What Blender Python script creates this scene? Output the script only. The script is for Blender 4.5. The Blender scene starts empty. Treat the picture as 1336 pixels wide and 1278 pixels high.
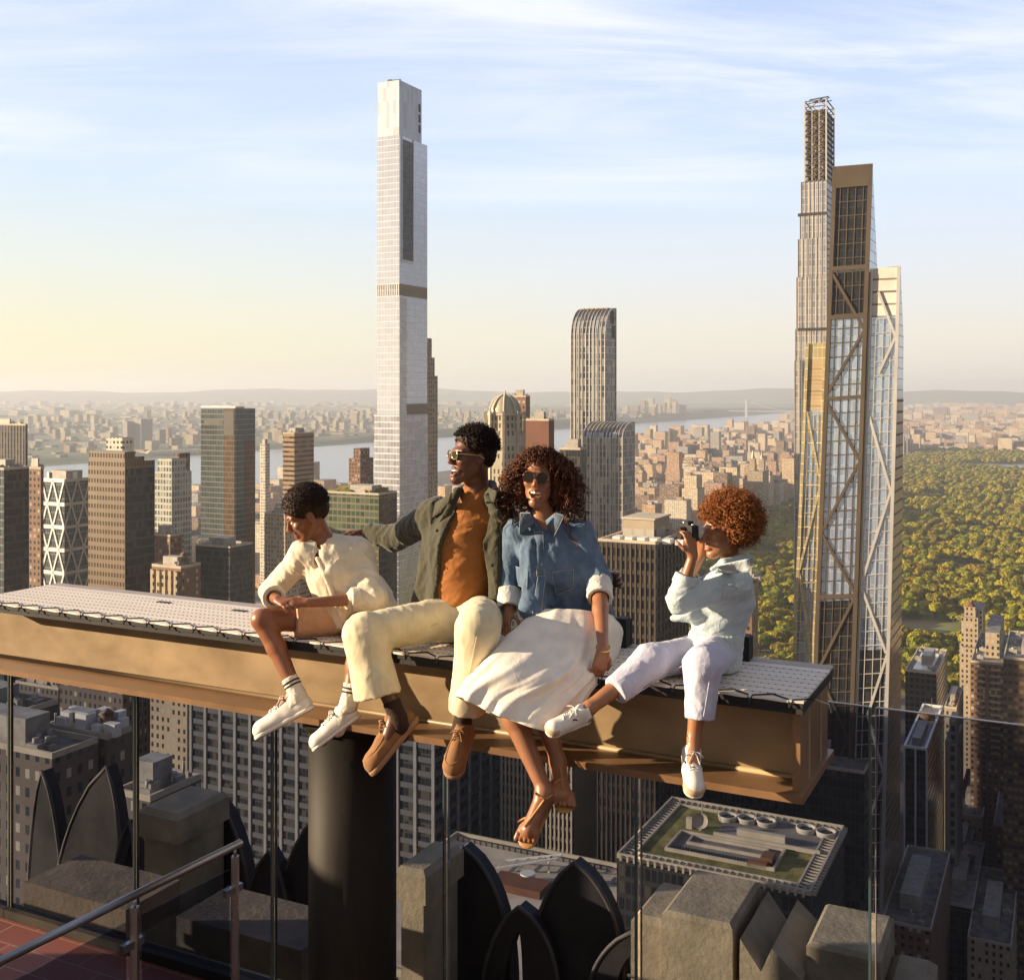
import bpy, math, random
import numpy as np
from mathutils import Vector, Matrix, Quaternion
R_ = math.radians
random.seed(7)
SC = bpy.context.scene
COL = SC.collection
GZ = -255.0                       # street level (the eye is at z = 0)
FP = 1450.0                       # focal length in photograph pixels (1336 wide)
# Manhattan grid, which the beam, the parapets and the streets all follow
EX, EY = 0.8955, -0.4450
NX, NY = 0.4450, 0.8955
GROT = math.atan2(EY, EX)
R0 = (1.131, 4.315)               # front right corner of the beam deck
R0N = R0[0]*NX + R0[1]*NY
R0E = R0[0]*EX + R0[1]*EY

def en(e, n, z=0.0):              # grid coordinates -> world
    return Vector((e*EX + n*NX, e*EY + n*NY, z))
def ray(px, py):
    return Vector(((px-668)/FP, 1.0, (512-py)/FP))
def PD(px, py, d):                # point seen at px,py at forward distance d
    return ray(px, py)*d
def PN(px, py, n):                # on the plane grid-north = n
    r = ray(px, py); return r*(n/(r.x*NX + r.y*NY))
def PV(px, py, v):                # same, v measured from the deck's front edge
    return PN(px, py, R0N + v)
def PZ(px, py, z):
    r = ray(px, py); return r*(z/r.z)
def toen(p):
    return (p.x*EX + p.y*EY, p.x*NX + p.y*NY, p.z)

# ------------------------------------------------------------------ objects
def tag(o, label=None, cat=None, group=None, kind=None):
    if label: o["label"] = label
    if cat: o["category"] = cat
    if group: o["group"] = group
    if kind: o["kind"] = kind
    return o
def empty(name, loc=(0, 0, 0), rz=0.0, label=None, cat=None, group=None, parent=None):
    o = bpy.data.objects.new(name, None); COL.objects.link(o)
    o.location = loc; o.rotation_euler = (0, 0, rz); o.empty_display_size = .2
    if parent: o.parent = parent
    return tag(o, label, cat, group)
def link(name, me, parent=None, loc=None, rz=0.0):
    o = bpy.data.objects.new(name, me); COL.objects.link(o)
    if parent is not None: o.parent = parent
    if loc is not None: o.location = loc
    if rz: o.rotation_euler = (0, 0, rz)
    return o
def copy_tree(o, parent=None):
    c = o.copy(); COL.objects.link(c)
    if parent is not None: c.parent = parent
    for ch in list(o.children): copy_tree(ch, c)
    return c

class MB:
    """collects faces of one mesh object, with metre UVs and an optional colour per face"""
    def __init__(s): s.v = []; s.f = []; s.m = []; s.c = []; s.sm = []; s.col = None
    def face(s, pts, mi=0, smooth=False):
        b = len(s.v); s.v += [tuple(p) for p in pts]; s.f.append(tuple(range(b, b+len(pts))))
        s.m.append(mi); s.c.append(s.col or (1, 1, 1)); s.sm.append(smooth)
    def hexa(s, p, mi=0, skip=()):      # p: 8 points, bottom 4 ccw then top 4
        q = ((0, 3, 2, 1), (4, 5, 6, 7), (0, 1, 5, 4), (1, 2, 6, 5), (2, 3, 7, 6), (3, 0, 4, 7))
        for i, a in enumerate(q):
            if i not in skip: s.face([p[k] for k in a], mi)
    def box(s, x0, x1, y0, y1, z0, z1, mi=0, skip=(), M=None):
        p = [(x0, y0, z0), (x1, y0, z0), (x1, y1, z0), (x0, y1, z0), (x0, y0, z1), (x1, y0, z1), (x1, y1, z1), (x0, y1, z1)]
        if M is not None: p = [M @ Vector(a) for a in p]
        s.hexa(p, mi, skip)
    def bar(s, a, b, w, h=None, up=(0, 0, 1), mi=0):    # square bar from a to b
        a = Vector(a); b = Vector(b); d = (b-a)
        if d.length < 1e-6: return
        d.normalize(); u = Vector(up)
        if abs(d.dot(u)) > .98: u = Vector((1, 0, 0))
        sd = d.cross(u).normalized(); u = sd.cross(d).normalized(); h = h or w
        sd *= w/2; u *= h/2
        s.hexa([a-sd-u, a+sd-u, b+sd-u, b-sd-u, a-sd+u, a+sd+u, b+sd+u, b-sd+u], mi)
    def prism(s, poly, z0, z1, mi=0, cap=True):
        n = len(poly)
        for i in range(n):
            a, b = poly[i], poly[(i+1) % n]
            s.face([(a[0], a[1], z0), (b[0], b[1], z0), (b[0], b[1], z1), (a[0], a[1], z1)], mi)
        if cap:
            s.face([(p[0], p[1], z1) for p in poly], mi); s.face([(p[0], p[1], z0) for p in reversed(poly)], mi)
    def cyl(s, c, r, h, n=20, mi=0, r2=None, cap=True, smooth=True):
        r2 = r if r2 is None else r2
        P = [(c[0]+r*math.cos(6.28318*i/n), c[1]+r*math.sin(6.28318*i/n), c[2]) for i in range(n)]
        Q = [(c[0]+r2*math.cos(6.28318*i/n), c[1]+r2*math.sin(6.28318*i/n), c[2]+h) for i in range(n)]
        for i in range(n):
            j = (i+1) % n; s.face([P[i], P[j], Q[j], Q[i]], mi, smooth)
        if cap: s.face(Q, mi); s.face(P[::-1], mi)
    def tube(s, pts, r, n=8, mi=0, cap=True):
        pts = [Vector(p) for p in pts]; rr = r if isinstance(r, (list, tuple)) else [r]*len(pts)
        rings = []; up = Vector((.13, .21, 1)).normalized()
        for i, p in enumerate(pts):
            d = (pts[min(i+1, len(pts)-1)] - pts[max(i-1, 0)]).normalized()
            a = d.cross(up)
            if a.length < .05: a = d.cross(Vector((1, 0, 0)))
            a.normalize(); b = d.cross(a)
            rings.append([p + (a*math.cos(6.28318*k/n) + b*math.sin(6.28318*k/n))*rr[i] for k in range(n)])
        for i in range(len(rings)-1):
            for k in range(n):
                j = (k+1) % n; s.face([rings[i][k], rings[i][j], rings[i+1][j], rings[i+1][k]], mi, True)
        if cap: s.face(rings[0], mi); s.face(rings[-1][::-1], mi)
    def lathe(s, prof, c, n=24, mi=0, M=None):
        rings = [[Vector((r*math.cos(6.28318*k/n), r*math.sin(6.28318*k/n), z)) for k in range(n)] for r, z in prof]
        for ring in rings:
            for k in range(n): ring[k] = (M @ ring[k] if M is not None else ring[k]) + Vector(c)
        for i in range(len(rings)-1):
            for k in range(n):
                j = (k+1) % n; s.face([rings[i][k], rings[i][j], rings[i+1][j], rings[i+1][k]], mi, True)
    def mesh(s, name, mats, weld=False):
        me = bpy.data.meshes.new(name); me.from_pydata(s.v, [], s.f)
        for m in (mats if isinstance(mats, (list, tuple)) else [mats]): me.materials.append(m)
        n = len(s.f)
        me.polygons.foreach_set('material_index', s.m); me.polygons.foreach_set('use_smooth', s.sm)
        uv = me.uv_layers.new(name='UVMap'); co = np.array(s.v, dtype=np.float32)
        U = np.zeros((len(me.loops), 2), np.float32); k = 0
        for f in s.f:
            p = co[list(f)]; nn = np.cross(p[1]-p[0], p[2]-p[0]); ln = np.linalg.norm(nn)+1e-9; nn /= ln
            if abs(nn[2]) < .75:
                t = np.array((-nn[1], nn[0], 0.0)); t /= np.linalg.norm(t)+1e-9
                U[k:k+len(f), 0] = p @ t; U[k:k+len(f), 1] = p[:, 2]
            else: U[k:k+len(f)] = p[:, :2]
            k += len(f)
        uv.data.foreach_set('uv', U.ravel())
        if any(c != (1, 1, 1) for c in s.c):
            ca = me.color_attributes.new('Col', 'FLOAT_COLOR', 'CORNER')
            cc = np.ones((len(me.loops), 4), np.float32); k = 0
            for f, c in zip(s.f, s.c): cc[k:k+len(f), :3] = c; k += len(f)
            ca.data.foreach_set('color', cc.ravel())
        if weld or any(s.sm):
            import bmesh
            bm = bmesh.new(); bm.from_mesh(me); bmesh.ops.remove_doubles(bm, verts=bm.verts, dist=1e-5); bm.to_mesh(me); bm.free()
        me.update(); return me
    def build(s, name, mats, parent=None, loc=None, rz=0.0, weld=False):
        return link(name, s.mesh(name, mats, weld), parent, loc, rz)

# ------------------------------------------------------------------ materials
class NT:
    def __init__(s, name, world=False):
        s.m = bpy.data.worlds.new(name) if world else bpy.data.materials.new(name)
        s.m.use_nodes = True; s.t = s.m.node_tree; s.t.nodes.clear()
    def n(s, typ, **kw):
        x = s.t.nodes.new(typ)
        for k, v in kw.items():
            if k.startswith('i_'):
                k = k[2:]; k = int(k) if k.isdigit() else k.replace('_', ' ')
                x.inputs[k].default_value = v
            else: setattr(x, k, v)
        return x
    def l(s, a, b): s.t.links.new(a, b)
    def math(s, op, a, b=None, c=None):
        x = s.t.nodes.new('ShaderNodeMath'); x.operation = op
        for i, q in enumerate((a, b, c)):
            if q is None: continue
            if isinstance(q, (int, float)): x.inputs[i].default_value = q
            else: s.l(q, x.inputs[i])
        return x.outputs[0]
    def mix(s, f, a, b, blend='MIX'):
        x = s.t.nodes.new('ShaderNodeMix'); x.data_type = 'RGBA'; x.blend_type = blend
        for q, i in ((f, 0), (a, 6), (b, 7)):
            if isinstance(q, (int, float)): x.inputs[i].default_value = q
            elif isinstance(q, (tuple, list)): x.inputs[i].default_value = (*q[:3], 1)
            else: s.l(q, x.inputs[i])
        return x.outputs[2]
    def lerp(s, f, a, b):
        x = s.t.nodes.new('ShaderNodeMix'); x.data_type = 'FLOAT'
        for q, i in ((f, 0), (a, 2), (b, 3)):
            if isinstance(q, (int, float)): x.inputs[i].default_value = q
            else: s.l(q, x.inputs[i])
        return x.outputs[0]
    def noise(s, scale, co=None, detail=4, rough=.55, stretch=None):
        x = s.n('ShaderNodeTexNoise', i_Scale=scale, i_Detail=detail, i_Roughness=rough)
        if co is not None:
            if stretch:
                m = s.n('ShaderNodeMapping'); m.inputs['Scale'].default_value = stretch
                s.l(co, m.inputs[0]); co = m.outputs[0]
            s.l(co, x.inputs['Vector'])
        return x.outputs[0]
    def rng(s, x, a, b, c=0., d=1.):
        m = s.n('ShaderNodeMapRange'); s.l(x, m.inputs[0])
        for i, q in enumerate((a, b, c, d)): m.inputs[i+1].default_value = q
        return m.outputs[0]
    def out(s, sh):
        o = s.n('ShaderNodeOutputMaterial'); s.l(sh, o.inputs[0])
    def bsdf(s, col, rough=.6, metal=0., spec=.5, bump=None, bstr=.3, bdist=.01, sss=0., ssr=(1, .3, .15), sheen=0., coat=0.):
        b = s.n('ShaderNodeBsdfPrincipled')
        for q, k in ((col, 'Base Color'), (rough, 'Roughness'), (metal, 'Metallic'), (spec, 'Specular IOR Level')):
            if isinstance(q, (int, float)): b.inputs[k].default_value = q
            elif isinstance(q, (tuple, list)): b.inputs[k].default_value = (*q[:3], 1)
            else: s.l(q, b.inputs[k])
        if bump is not None:
            u = s.n('ShaderNodeBump', i_Strength=bstr, i_Distance=bdist); s.l(bump, u.inputs['Height']); s.l(u.outputs[0], b.inputs['Normal'])
        if sss:
            b.inputs['Subsurface Weight'].default_value = sss; b.inputs['Subsurface Radius'].default_value = ssr; b.inputs['Subsurface Scale'].default_value = .008
        if sheen: b.inputs['Sheen Weight'].default_value = sheen; b.inputs['Sheen Roughness'].default_value = .5
        if coat: b.inputs['Coat Weight'].default_value = coat; b.inputs['Coat Roughness'].default_value = .1
        s.b = b; return b.outputs[0]

def mat(name, col, rough=.65, metal=0., var=.18, scale=6., bump=0., bscale=60., spec=.4, bdist=.01, stretch=None, sss=0., sheen=0., col2=None, coat=0.):
    s = NT(name); tc = s.n('ShaderNodeTexCoord').outputs['Object']
    nz = s.rng(s.noise(scale, tc, 6, .6, stretch), .3, .7)
    a = tuple(c*(1-var) for c in col); b = tuple(min(1, c*(1+var)) for c in (col2 or col))
    c = s.mix(nz, a, b)
    bm = s.noise(bscale, tc, 5, .6, stretch) if bump else None
    r = s.lerp(nz, max(.02, rough-.06), min(1, rough+.06))
    s.out(s.bsdf(c, r, metal, spec, bm, bump, bdist, sss, sheen=sheen, coat=coat)); return s.m

def facade(name, wall, glass=(.03, .04, .05), bay=3., floor=3.6, ww=.5, wh=.5, blind=.25, blindcol=(.45, .42, .36), wrough=.8, grough=.12,
           gmetal=0., wmetal=0., attr=False, pier=None, pierw=0., bump=.25, rand=.15, shear=0.):
    """walls with openings laid out on metre UVs; glass keeps its own gloss and each window its own tone"""
    s = NT(name); uv = s.n('ShaderNodeUVMap').outputs[0]
    sp = s.n('ShaderNodeSeparateXYZ'); s.l(uv, sp.inputs[0])
    u = s.math('DIVIDE', sp.outputs[0], bay); v = s.math('DIVIDE', sp.outputs[1], floor)
    fu = s.math('FRACT', u); fv = s.math('FRACT', v)
    mu = s.math('LESS_THAN', s.math('ABSOLUTE', s.math('SUBTRACT', fu, .5)), ww/2)
    mv = s.math('LESS_THAN', s.math('ABSOLUTE', s.math('SUBTRACT', fv, .5)), wh/2)
    geo = s.n('ShaderNodeNewGeometry'); sn = s.n('ShaderNodeSeparateXYZ'); s.l(geo.outputs['True Normal'], sn.inputs[0])
    side = s.math('LESS_THAN', s.math('ABSOLUTE', sn.outputs[2]), .6)
    m = s.math('MULTIPLY', s.math('MULTIPLY', mu, mv), side)
    cb = s.n('ShaderNodeCombineXYZ'); s.l(s.math('FLOOR', u), cb.inputs[0]); s.l(s.math('FLOOR', v), cb.inputs[1])
    wn = s.n('ShaderNodeTexWhiteNoise', noise_dimensions='2D'); s.l(cb.outputs[0], wn.inputs['Vector'])
    rv = wn.outputs['Value']
    g = s.mix(s.math('LESS_THAN', rv, blind), s.mix(rv, tuple(c*(1-rand*2) for c in glass), tuple(c*(1+rand*2) for c in glass)), blindcol)
    tc = s.n('ShaderNodeTexCoord').outputs['Object']
    nz = s.rng(s.noise(.06, tc, 8, .7), .3, .7)
    w = s.mix(nz, tuple(c*.8 for c in wall), tuple(min(1, c*1.15) for c in wall))
    if attr:
        at = s.n('ShaderNodeVertexColor', layer_name='Col'); w = s.mix(1., w, at.outputs[0], 'MULTIPLY')
    if pierw:
        mp = s.math('MULTIPLY', s.math('GREATER_THAN', s.math('ABSOLUTE', s.math('SUBTRACT', fu, .5)), .5-pierw/2), side)
        w = s.mix(mp, w, pier)
    roof = s.mix(s.rng(s.noise(.25, tc, 5), .35, .65), (.10, .09, .085), (.24, .22, .2))
    w = s.mix(side, roof, w)
    c = s.mix(m, w, g)
    s.out(s.bsdf(c, s.lerp(m, wrough, grough), s.lerp(m, wmetal, gmetal), .5, m if bump else None, -bump, .25)); return s.m
M = {}
# ================================================================== CAMERA, LIGHT, AIR
cam = bpy.data.cameras.new('camera'); co = bpy.data.objects.new('camera', cam); COL.objects.link(co); SC.camera = co
cam.sensor_width = 36; cam.lens = FP/1336*36; co.location = (0, 0, 0); co.rotation_euler = (R_(90), 0, 0)
cam.shift_y = -(639-512)/1336.
cam.clip_start = .05; cam.clip_end = 120000
SUN_EL, SUN_AZ = 13., math.atan2(-.9998, -.015)     # azimuth of the sun, clockwise from +Y
sd = Vector((math.sin(SUN_AZ)*math.cos(R_(SUN_EL)), math.cos(SUN_AZ)*math.cos(R_(SUN_EL)), math.sin(R_(SUN_EL))))
sl = bpy.data.lights.new('sun', 'SUN'); sl.energy = 5.0; sl.angle = R_(.5); sl.color = (1., .78, .52)
so = bpy.data.objects.new('sun', sl); COL.objects.link(so); so.rotation_euler = sd.to_track_quat('Z', 'Y').to_euler(); so.location = (-20, -10, 30)
W = NT('World', True); SC.world = W.m
sky = W.n('ShaderNodeTexSky'); sky.sky_type = 'NISHITA'; sky.sun_disc = False; sky.sun_elevation = R_(SUN_EL); sky.sun_rotation = SUN_AZ
sky.air_density = 1.0; sky.dust_density = 1.6; sky.ozone_density = 1.6; sky.altitude = 250
gen = W.n('ShaderNodeTexCoord').outputs['Generated']
sp = W.n('ShaderNodeSeparateXYZ'); W.l(gen, sp.inputs[0])
zz = W.math('ADD', W.math('MAXIMUM', sp.outputs[2], 0.0), .12)
cb = W.n('ShaderNodeCombineXYZ'); W.l(W.math('DIVIDE', sp.outputs[0], zz), cb.inputs[0]); W.l(W.math('DIVIDE', sp.outputs[1], zz), cb.inputs[1])
mp = W.n('ShaderNodeMapping'); mp.inputs['Rotation'].default_value = (0, 0, R_(24)); mp.inputs['Scale'].default_value = (.55, 1.9, 1); W.l(cb.outputs[0], mp.inputs[0])
n1 = W.n('ShaderNodeTexNoise', i_Scale=1.1, i_Detail=9, i_Roughness=.62, i_Distortion=.7); W.l(mp.outputs[0], n1.inputs['Vector'])
n2 = W.n('ShaderNodeTexNoise', i_Scale=.45, i_Detail=3); W.l(cb.outputs[0], n2.inputs['Vector'])
cl = W.math('MULTIPLY', W.rng(n1.outputs[0], .40, .78), W.rng(n2.outputs[0], .36, .58))
cl = W.math('MULTIPLY', cl, W.rng(sp.outputs[2], .12, .30))
cl = W.math('MINIMUM', W.math('MULTIPLY', cl, 1.7), .62)
SKYK = .15
bg = W.n('ShaderNodeBackground', i_Strength=SKYK); 
# evening gradient over the physical sky: warm and pale low down, deepening overhead and away from the glow
rmp = W.n('ShaderNodeValToRGB'); W.l(W.math('MAXIMUM', sp.outputs[2], 0.0), rmp.inputs[0]); cr_ = rmp.color_ramp
for i, (p_, c_) in enumerate(((0., (.92, .85, .71)), (.05, (.93, .885, .73)), (.11, (.84, .885, .90)), (.18, (.71, .84, 1.0)), (.34, (.56, .69, .97)), (.6, (.09, .15, .33)), (1., (.04, .07, .2)))):
    e_ = cr_.elements[i] if i < 2 else cr_.elements.new(p_); e_.position = p_; e_.color = (*c_, 1)
grad = W.mix(1., rmp.outputs[0], (2.95, 2.95, 3.0), 'MULTIPLY')
low = W.rng(sp.outputs[2], .0, .22, 1., 0.)
grad = W.mix(W.math('MULTIPLY', W.rng(sp.outputs[0], -.5, .05, 1., 0.), low), grad, W.mix(1., grad, (1.03, 1., .72), 'MULTIPLY'))
grad = W.mix(W.math('MULTIPLY', W.rng(sp.outputs[0], 0., .45), low), grad, W.mix(1., grad, (1., .975, 1.04), 'MULTIPLY'))
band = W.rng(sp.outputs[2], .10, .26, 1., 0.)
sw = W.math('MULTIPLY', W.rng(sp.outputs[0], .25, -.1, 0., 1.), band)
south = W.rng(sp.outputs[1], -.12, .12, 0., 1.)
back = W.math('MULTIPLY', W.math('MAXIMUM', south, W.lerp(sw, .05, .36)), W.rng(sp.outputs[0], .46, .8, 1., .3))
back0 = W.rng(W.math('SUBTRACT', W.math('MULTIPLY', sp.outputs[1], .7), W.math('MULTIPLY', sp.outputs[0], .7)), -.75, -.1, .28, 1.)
grad = W.mix(1., grad, W.n('ShaderNodeCombineColor').outputs[0], 'MIX') if 0 else grad
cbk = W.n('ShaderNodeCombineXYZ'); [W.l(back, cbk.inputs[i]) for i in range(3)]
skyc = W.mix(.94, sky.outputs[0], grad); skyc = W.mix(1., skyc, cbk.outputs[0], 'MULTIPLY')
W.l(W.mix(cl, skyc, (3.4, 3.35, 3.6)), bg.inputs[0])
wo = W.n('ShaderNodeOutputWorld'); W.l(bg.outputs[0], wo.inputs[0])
vs = SC.view_settings; vs.view_transform = 'Standard'; vs.look = 'None'; vs.exposure = 1.2; vs.gamma = 1.0; vs.use_curve_mapping = False
SC.render.engine = 'CYCLES'; SC.cycles.max_bounces = 6; SC.cycles.diffuse_bounces = 3; SC.cycles.glossy_bounces = 3; SC.cycles.transparent_max_bounces = 24
SC.cycles.volume_bounces = 0; SC.cycles.use_denoising = True; SC.cycles.caustics_reflective = False; SC.cycles.caustics_refractive = False
SC.cycles.sample_clamp_indirect = 4.0
# the air between here and the horizon
hz = NT('haze air'); pv = hz.n('ShaderNodeVolumePrincipled'); pv.inputs['Color'].default_value = (.84, .90, 1., 1); pv.inputs['Density'].default_value = 6.6e-5; pv.inputs['Anisotropy'].default_value = .2
o = hz.n('ShaderNodeOutputMaterial'); hz.l(pv.outputs[0], o.inputs['Volume'])
b = MB(); b.box(-24000, 24000, -3200, 24000, GZ-1.2, 222); tag(b.build('haze', hz.m), None, None, None, 'stuff')
# ================================================================== CITY
WHITE = (1, 1, 1)
M['stone_tan'] = facade('limestone facade', (.42, .33, .22), bay=2.6, floor=3.3, ww=.42, wh=.5)
M['brick_brown'] = facade('brown brick facade', (.22, .12, .07), bay=2.8, floor=3.1, ww=.45, wh=.48)
M['city_attr'] = facade('apartment facade', (.62, .58, .52), bay=3.2, floor=3.2, ww=.42, wh=.46, attr=True, blind=.3)
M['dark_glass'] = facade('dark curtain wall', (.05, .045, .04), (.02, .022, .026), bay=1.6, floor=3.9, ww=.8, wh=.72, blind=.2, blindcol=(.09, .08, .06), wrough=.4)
M['gold_brown'] = facade('bronze office facade', (.16, .108, .062), (.10, .07, .042), bay=1.7, floor=3.7, ww=.6, wh=.5, blind=.25, blindcol=(.11, .08, .05), wrough=.45, gmetal=.45, grough=.22)
M['grey_glass'] = facade('grey green curtain wall', (.16, .17, .165), (.10, .12, .12), bay=1.5, floor=3.8, ww=.86, wh=.8, blind=.2, blindcol=(.16, .17, .16), wrough=.3, gmetal=.55, grough=.16)
M['brown_glass'] = facade('bronze glass strip', (.16, .11, .07), (.13, .085, .05), bay=1.5, floor=3.8, ww=.86, wh=.8, blind=.2, blindcol=(.2, .13, .08), gmetal=.5, grough=.18)
M['shade_masonry'] = facade('brown masonry with painted shade', (.13, .10, .08), bay=2.6, floor=3.5, ww=.42, wh=.5)  # darkened base colour stands in for shade on the blocks under the beam
M['silver_glass'] = facade('silver curtain wall', (.72, .74, .82), (.80, .83, .92), bay=2.4, floor=4.2, ww=.95, wh=.93, blind=0, blindcol=(.54, .54, .57), wrough=.35, wmetal=.3, gmetal=.72, grough=.2, bump=0, rand=.03)
M['silver_dark'] = facade('silver curtain wall with bands', (.70, .71, .76), (.60, .60, .64), bay=2.4, floor=4.2, ww=.92, wh=.8, blind=.1, blindcol=(.55, .52, .48), wrough=.35, gmetal=.7, grough=.18, bump=0, rand=.12)
M['louvre'] = facade('brown louvre band', (.36, .28, .19), (.26, .2, .14), bay=60, floor=.7, ww=1, wh=.5, blind=0, grough=.5)
M['stripe_glass'] = facade('striped curtain wall', (.42, .42, .42), (.07, .075, .085), bay=1.9, floor=3.6, ww=.62, wh=.86, blind=.3, blindcol=(.36, .34, .3), gmetal=.4, grough=.14, wrough=.35, wmetal=.5, rand=.3)
M['green_glass'] = facade('green tinted curtain wall', (.16, .14, .09), (.055, .085, .05), bay=3., floor=3.6, ww=.84, wh=.7, blind=.35, blindcol=(.12, .15, .085), gmetal=.25, grough=.15)
M['white_grid'] = facade('cream grid facade', (.62, .56, .46), (.06, .055, .05), bay=3.2, floor=3.4, ww=.55, wh=.5)
M['pale_glass'] = facade('pale stepped glass facade', (.5, .49, .42), (.16, .18, .17), bay=2.2, floor=3.6, ww=.66, wh=.66, blind=.35, blindcol=(.42, .41, .34), gmetal=.4)
M['ribbon_brown'] = facade('ribbon window facade', (.32, .22, .13), (.05, .04, .035), bay=5., floor=3.7, ww=.97, wh=.42, blind=.15, blindcol=(.2, .14, .09))
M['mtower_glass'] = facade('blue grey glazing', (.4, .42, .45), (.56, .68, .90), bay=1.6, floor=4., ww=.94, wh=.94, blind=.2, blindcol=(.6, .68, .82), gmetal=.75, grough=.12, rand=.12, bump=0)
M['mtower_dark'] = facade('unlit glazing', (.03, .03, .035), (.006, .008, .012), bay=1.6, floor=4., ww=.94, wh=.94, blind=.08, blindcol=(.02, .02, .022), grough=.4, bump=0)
M['terra'] = facade('terracotta and glass facade', (.5, .44, .38), (.36, .36, .38), bay=2., floor=4., ww=.72, wh=.9, blind=.25, blindcol=(.5, .48, .46), gmetal=.55, grough=.2)
M['bronze_frame'] = mat('bronze frame', (.115, .085, .058), .45, .3, .12, .05)
M['pale_frame'] = mat('pale aluminium frame', (.66, .62, .58), .4, .5, .08, .05)
M['white_metal'] = mat('white painted metal', (.76, .74, .7), .45, .1, .08, .2)
M['gold_panel'] = facade('gold lit panel wall', (.62, .5, .26), (.55, .45, .25), bay=1.6, floor=4., ww=.9, wh=.9, blind=.2, blindcol=(.6, .5, .3), gmetal=.5, grough=.25, rand=.1, bump=0)
M['roof_tar'] = mat('roof membrane', (.2, .18, .16), .9, 0, .4, .12)
M['roof_pale'] = mat('pale roof membrane', (.52, .45, .36), .9, 0, .3, .1)
M['plant_metal'] = mat('roof plant metal', (.36, .33, .29), .6, .2, .3, .3)
M['dark_metal'] = mat('dark metal', (.06, .055, .05), .5, .3, .2, .2)
M['stone_pale'] = mat('pale stone', (.5, .43, .33), .85, 0, .2, .15)
M['grey_conc'] = mat('grey concrete', (.30, .29, .28), .85, 0, .2, .15)
M['wood_tank'] = mat('water tank wood', (.2, .12, .07), .8, 0, .3, .6)
M['verdigris'] = mat('weathered copper', (.36, .34, .25), .6, .2, .2, .2)
M['brick_red'] = mat('dark red brick', (.17, .075, .045), .85, 0, .2, .2)
M['fan_rim'] = mat('painted fan rim', (.50, .45, .37), .6, 0, .15, .5)
M['grass_roof'] = mat('roof sedum', (.14, .16, .035), .95, 0, .6, .12, bump=.8, bscale=.8, col2=(.24, .20, .07), bdist=.3)

def site(xl, xc, xr, d):
    X = (xc-668)/FP*d; rl = (xl-668)/FP; rr = (xr-668)/FP
    w = (X - rl*d)/(EX - rl*EY); p = (rr*d - X)/(NX - rr*NY)
    if NX-rr*NY < .02: p = 60.
    return Vector((X, d, GZ)), min(w, 140.), min(p, 75.)
def zof(py, d): return (512-py)/FP*d - GZ      # height above the street

def parapet(w, p, H, m, root, t=.5, h=1.1):
    b = MB()
    b.box(-w, 0, 0, t, H, H+h); b.box(-w, 0, p-t, p, H, H+h); b.box(-w, -w+t, t, p-t, H, H+h); b.box(-t, 0, t, p-t, H, H+h)
    b.build('parapet', m, root)
def roof_plant(w, p, H, root, seed, big=.35, mt=None):
    r = random.Random(seed)
    b = MB(); bw, bp = w*(big+r.random()*.2), p*(big+r.random()*.2); ox = -w*.5-bw/2+r.uniform(-.12, .12)*w; oy = p*.45-bp/2
    b.box(ox, ox+bw, oy, oy+bp, H, H+4+r.random()*2); b.build('bulkhead', mt or M['plant_metal'], root)
    for k in range(5+int(r.random()*4)):
        s = .8+r.random()*1.6; x = -w+1.5+r.random()*max(.1, w-5); y = 1.2+r.random()*max(.1, p-5)
        b = MB(); b.box(x, x+s*1.6, y, y+s, H, H+.8+r.random()*1.4); b.cyl((x+s*.8, y+s*.5, H+.8), s*.3, 1.6, 8); b.build('air_handler', M['plant_metal'], root)
    for k in range(3):
        x = -w+1+r.random()*(w-2); y = 1+r.random()*(p-2); b = MB(); b.cyl((x, y, H), .25, 1.5+r.random()*2, 8); b.build('vent_pipe', M['plant_metal'], root)
def tank(x, y, z, root, s=1.):
    b = MB()
    b.cyl((x, y, z+2*s), 1.6*s, 3*s, 14); b.cyl((x, y, z+5*s), 1.8*s, 1.2*s, 14, r2=.1)
    for a in (-1, 1):
        for c in (-1, 1): b.box(x+a*s-.15, x+a*s+.15, y+c*s-.15, y+c*s+.15, z, z+2*s)
    b.build('water_tank', M['wood_tank'], root)
def tower(name, label, cat, xl, xc, xr, ytop, d, m, plant=True, tanks=0, pm=None, group=None, steps=(), pmax=75.):
    loc, w, p = site(xl, xc, xr, d); H = zof(ytop, d); p = min(p, pmax)
    root = empty(name, loc, GROT, label, cat, group)
    b = MB(); b.box(-w, 0, 0, p, 0, H); b.build('wall', m, root)
    for k, (fx0, fx1, fy0, fy1, yt) in enumerate(steps):
        b = MB(); h2 = zof(yt, d); b.box(-w*fx1, -w*fx0, p*fy0, p*fy1, H, h2); b.build('upper_storey', m, root)
    if not steps:
        parapet(w, p, H, pm or M['stone_pale'], root)
        if plant: roof_plant(w, p, H, root, hash_(name+label))
    for k in range(tanks): tank(-w*(.3+.35*k), p*.6, H, root)
    return root, w, p, H
def hash_(s):
    h = 7
    for ch in s: h = (h*31+ord(ch)) % 1000003
    return h

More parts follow.
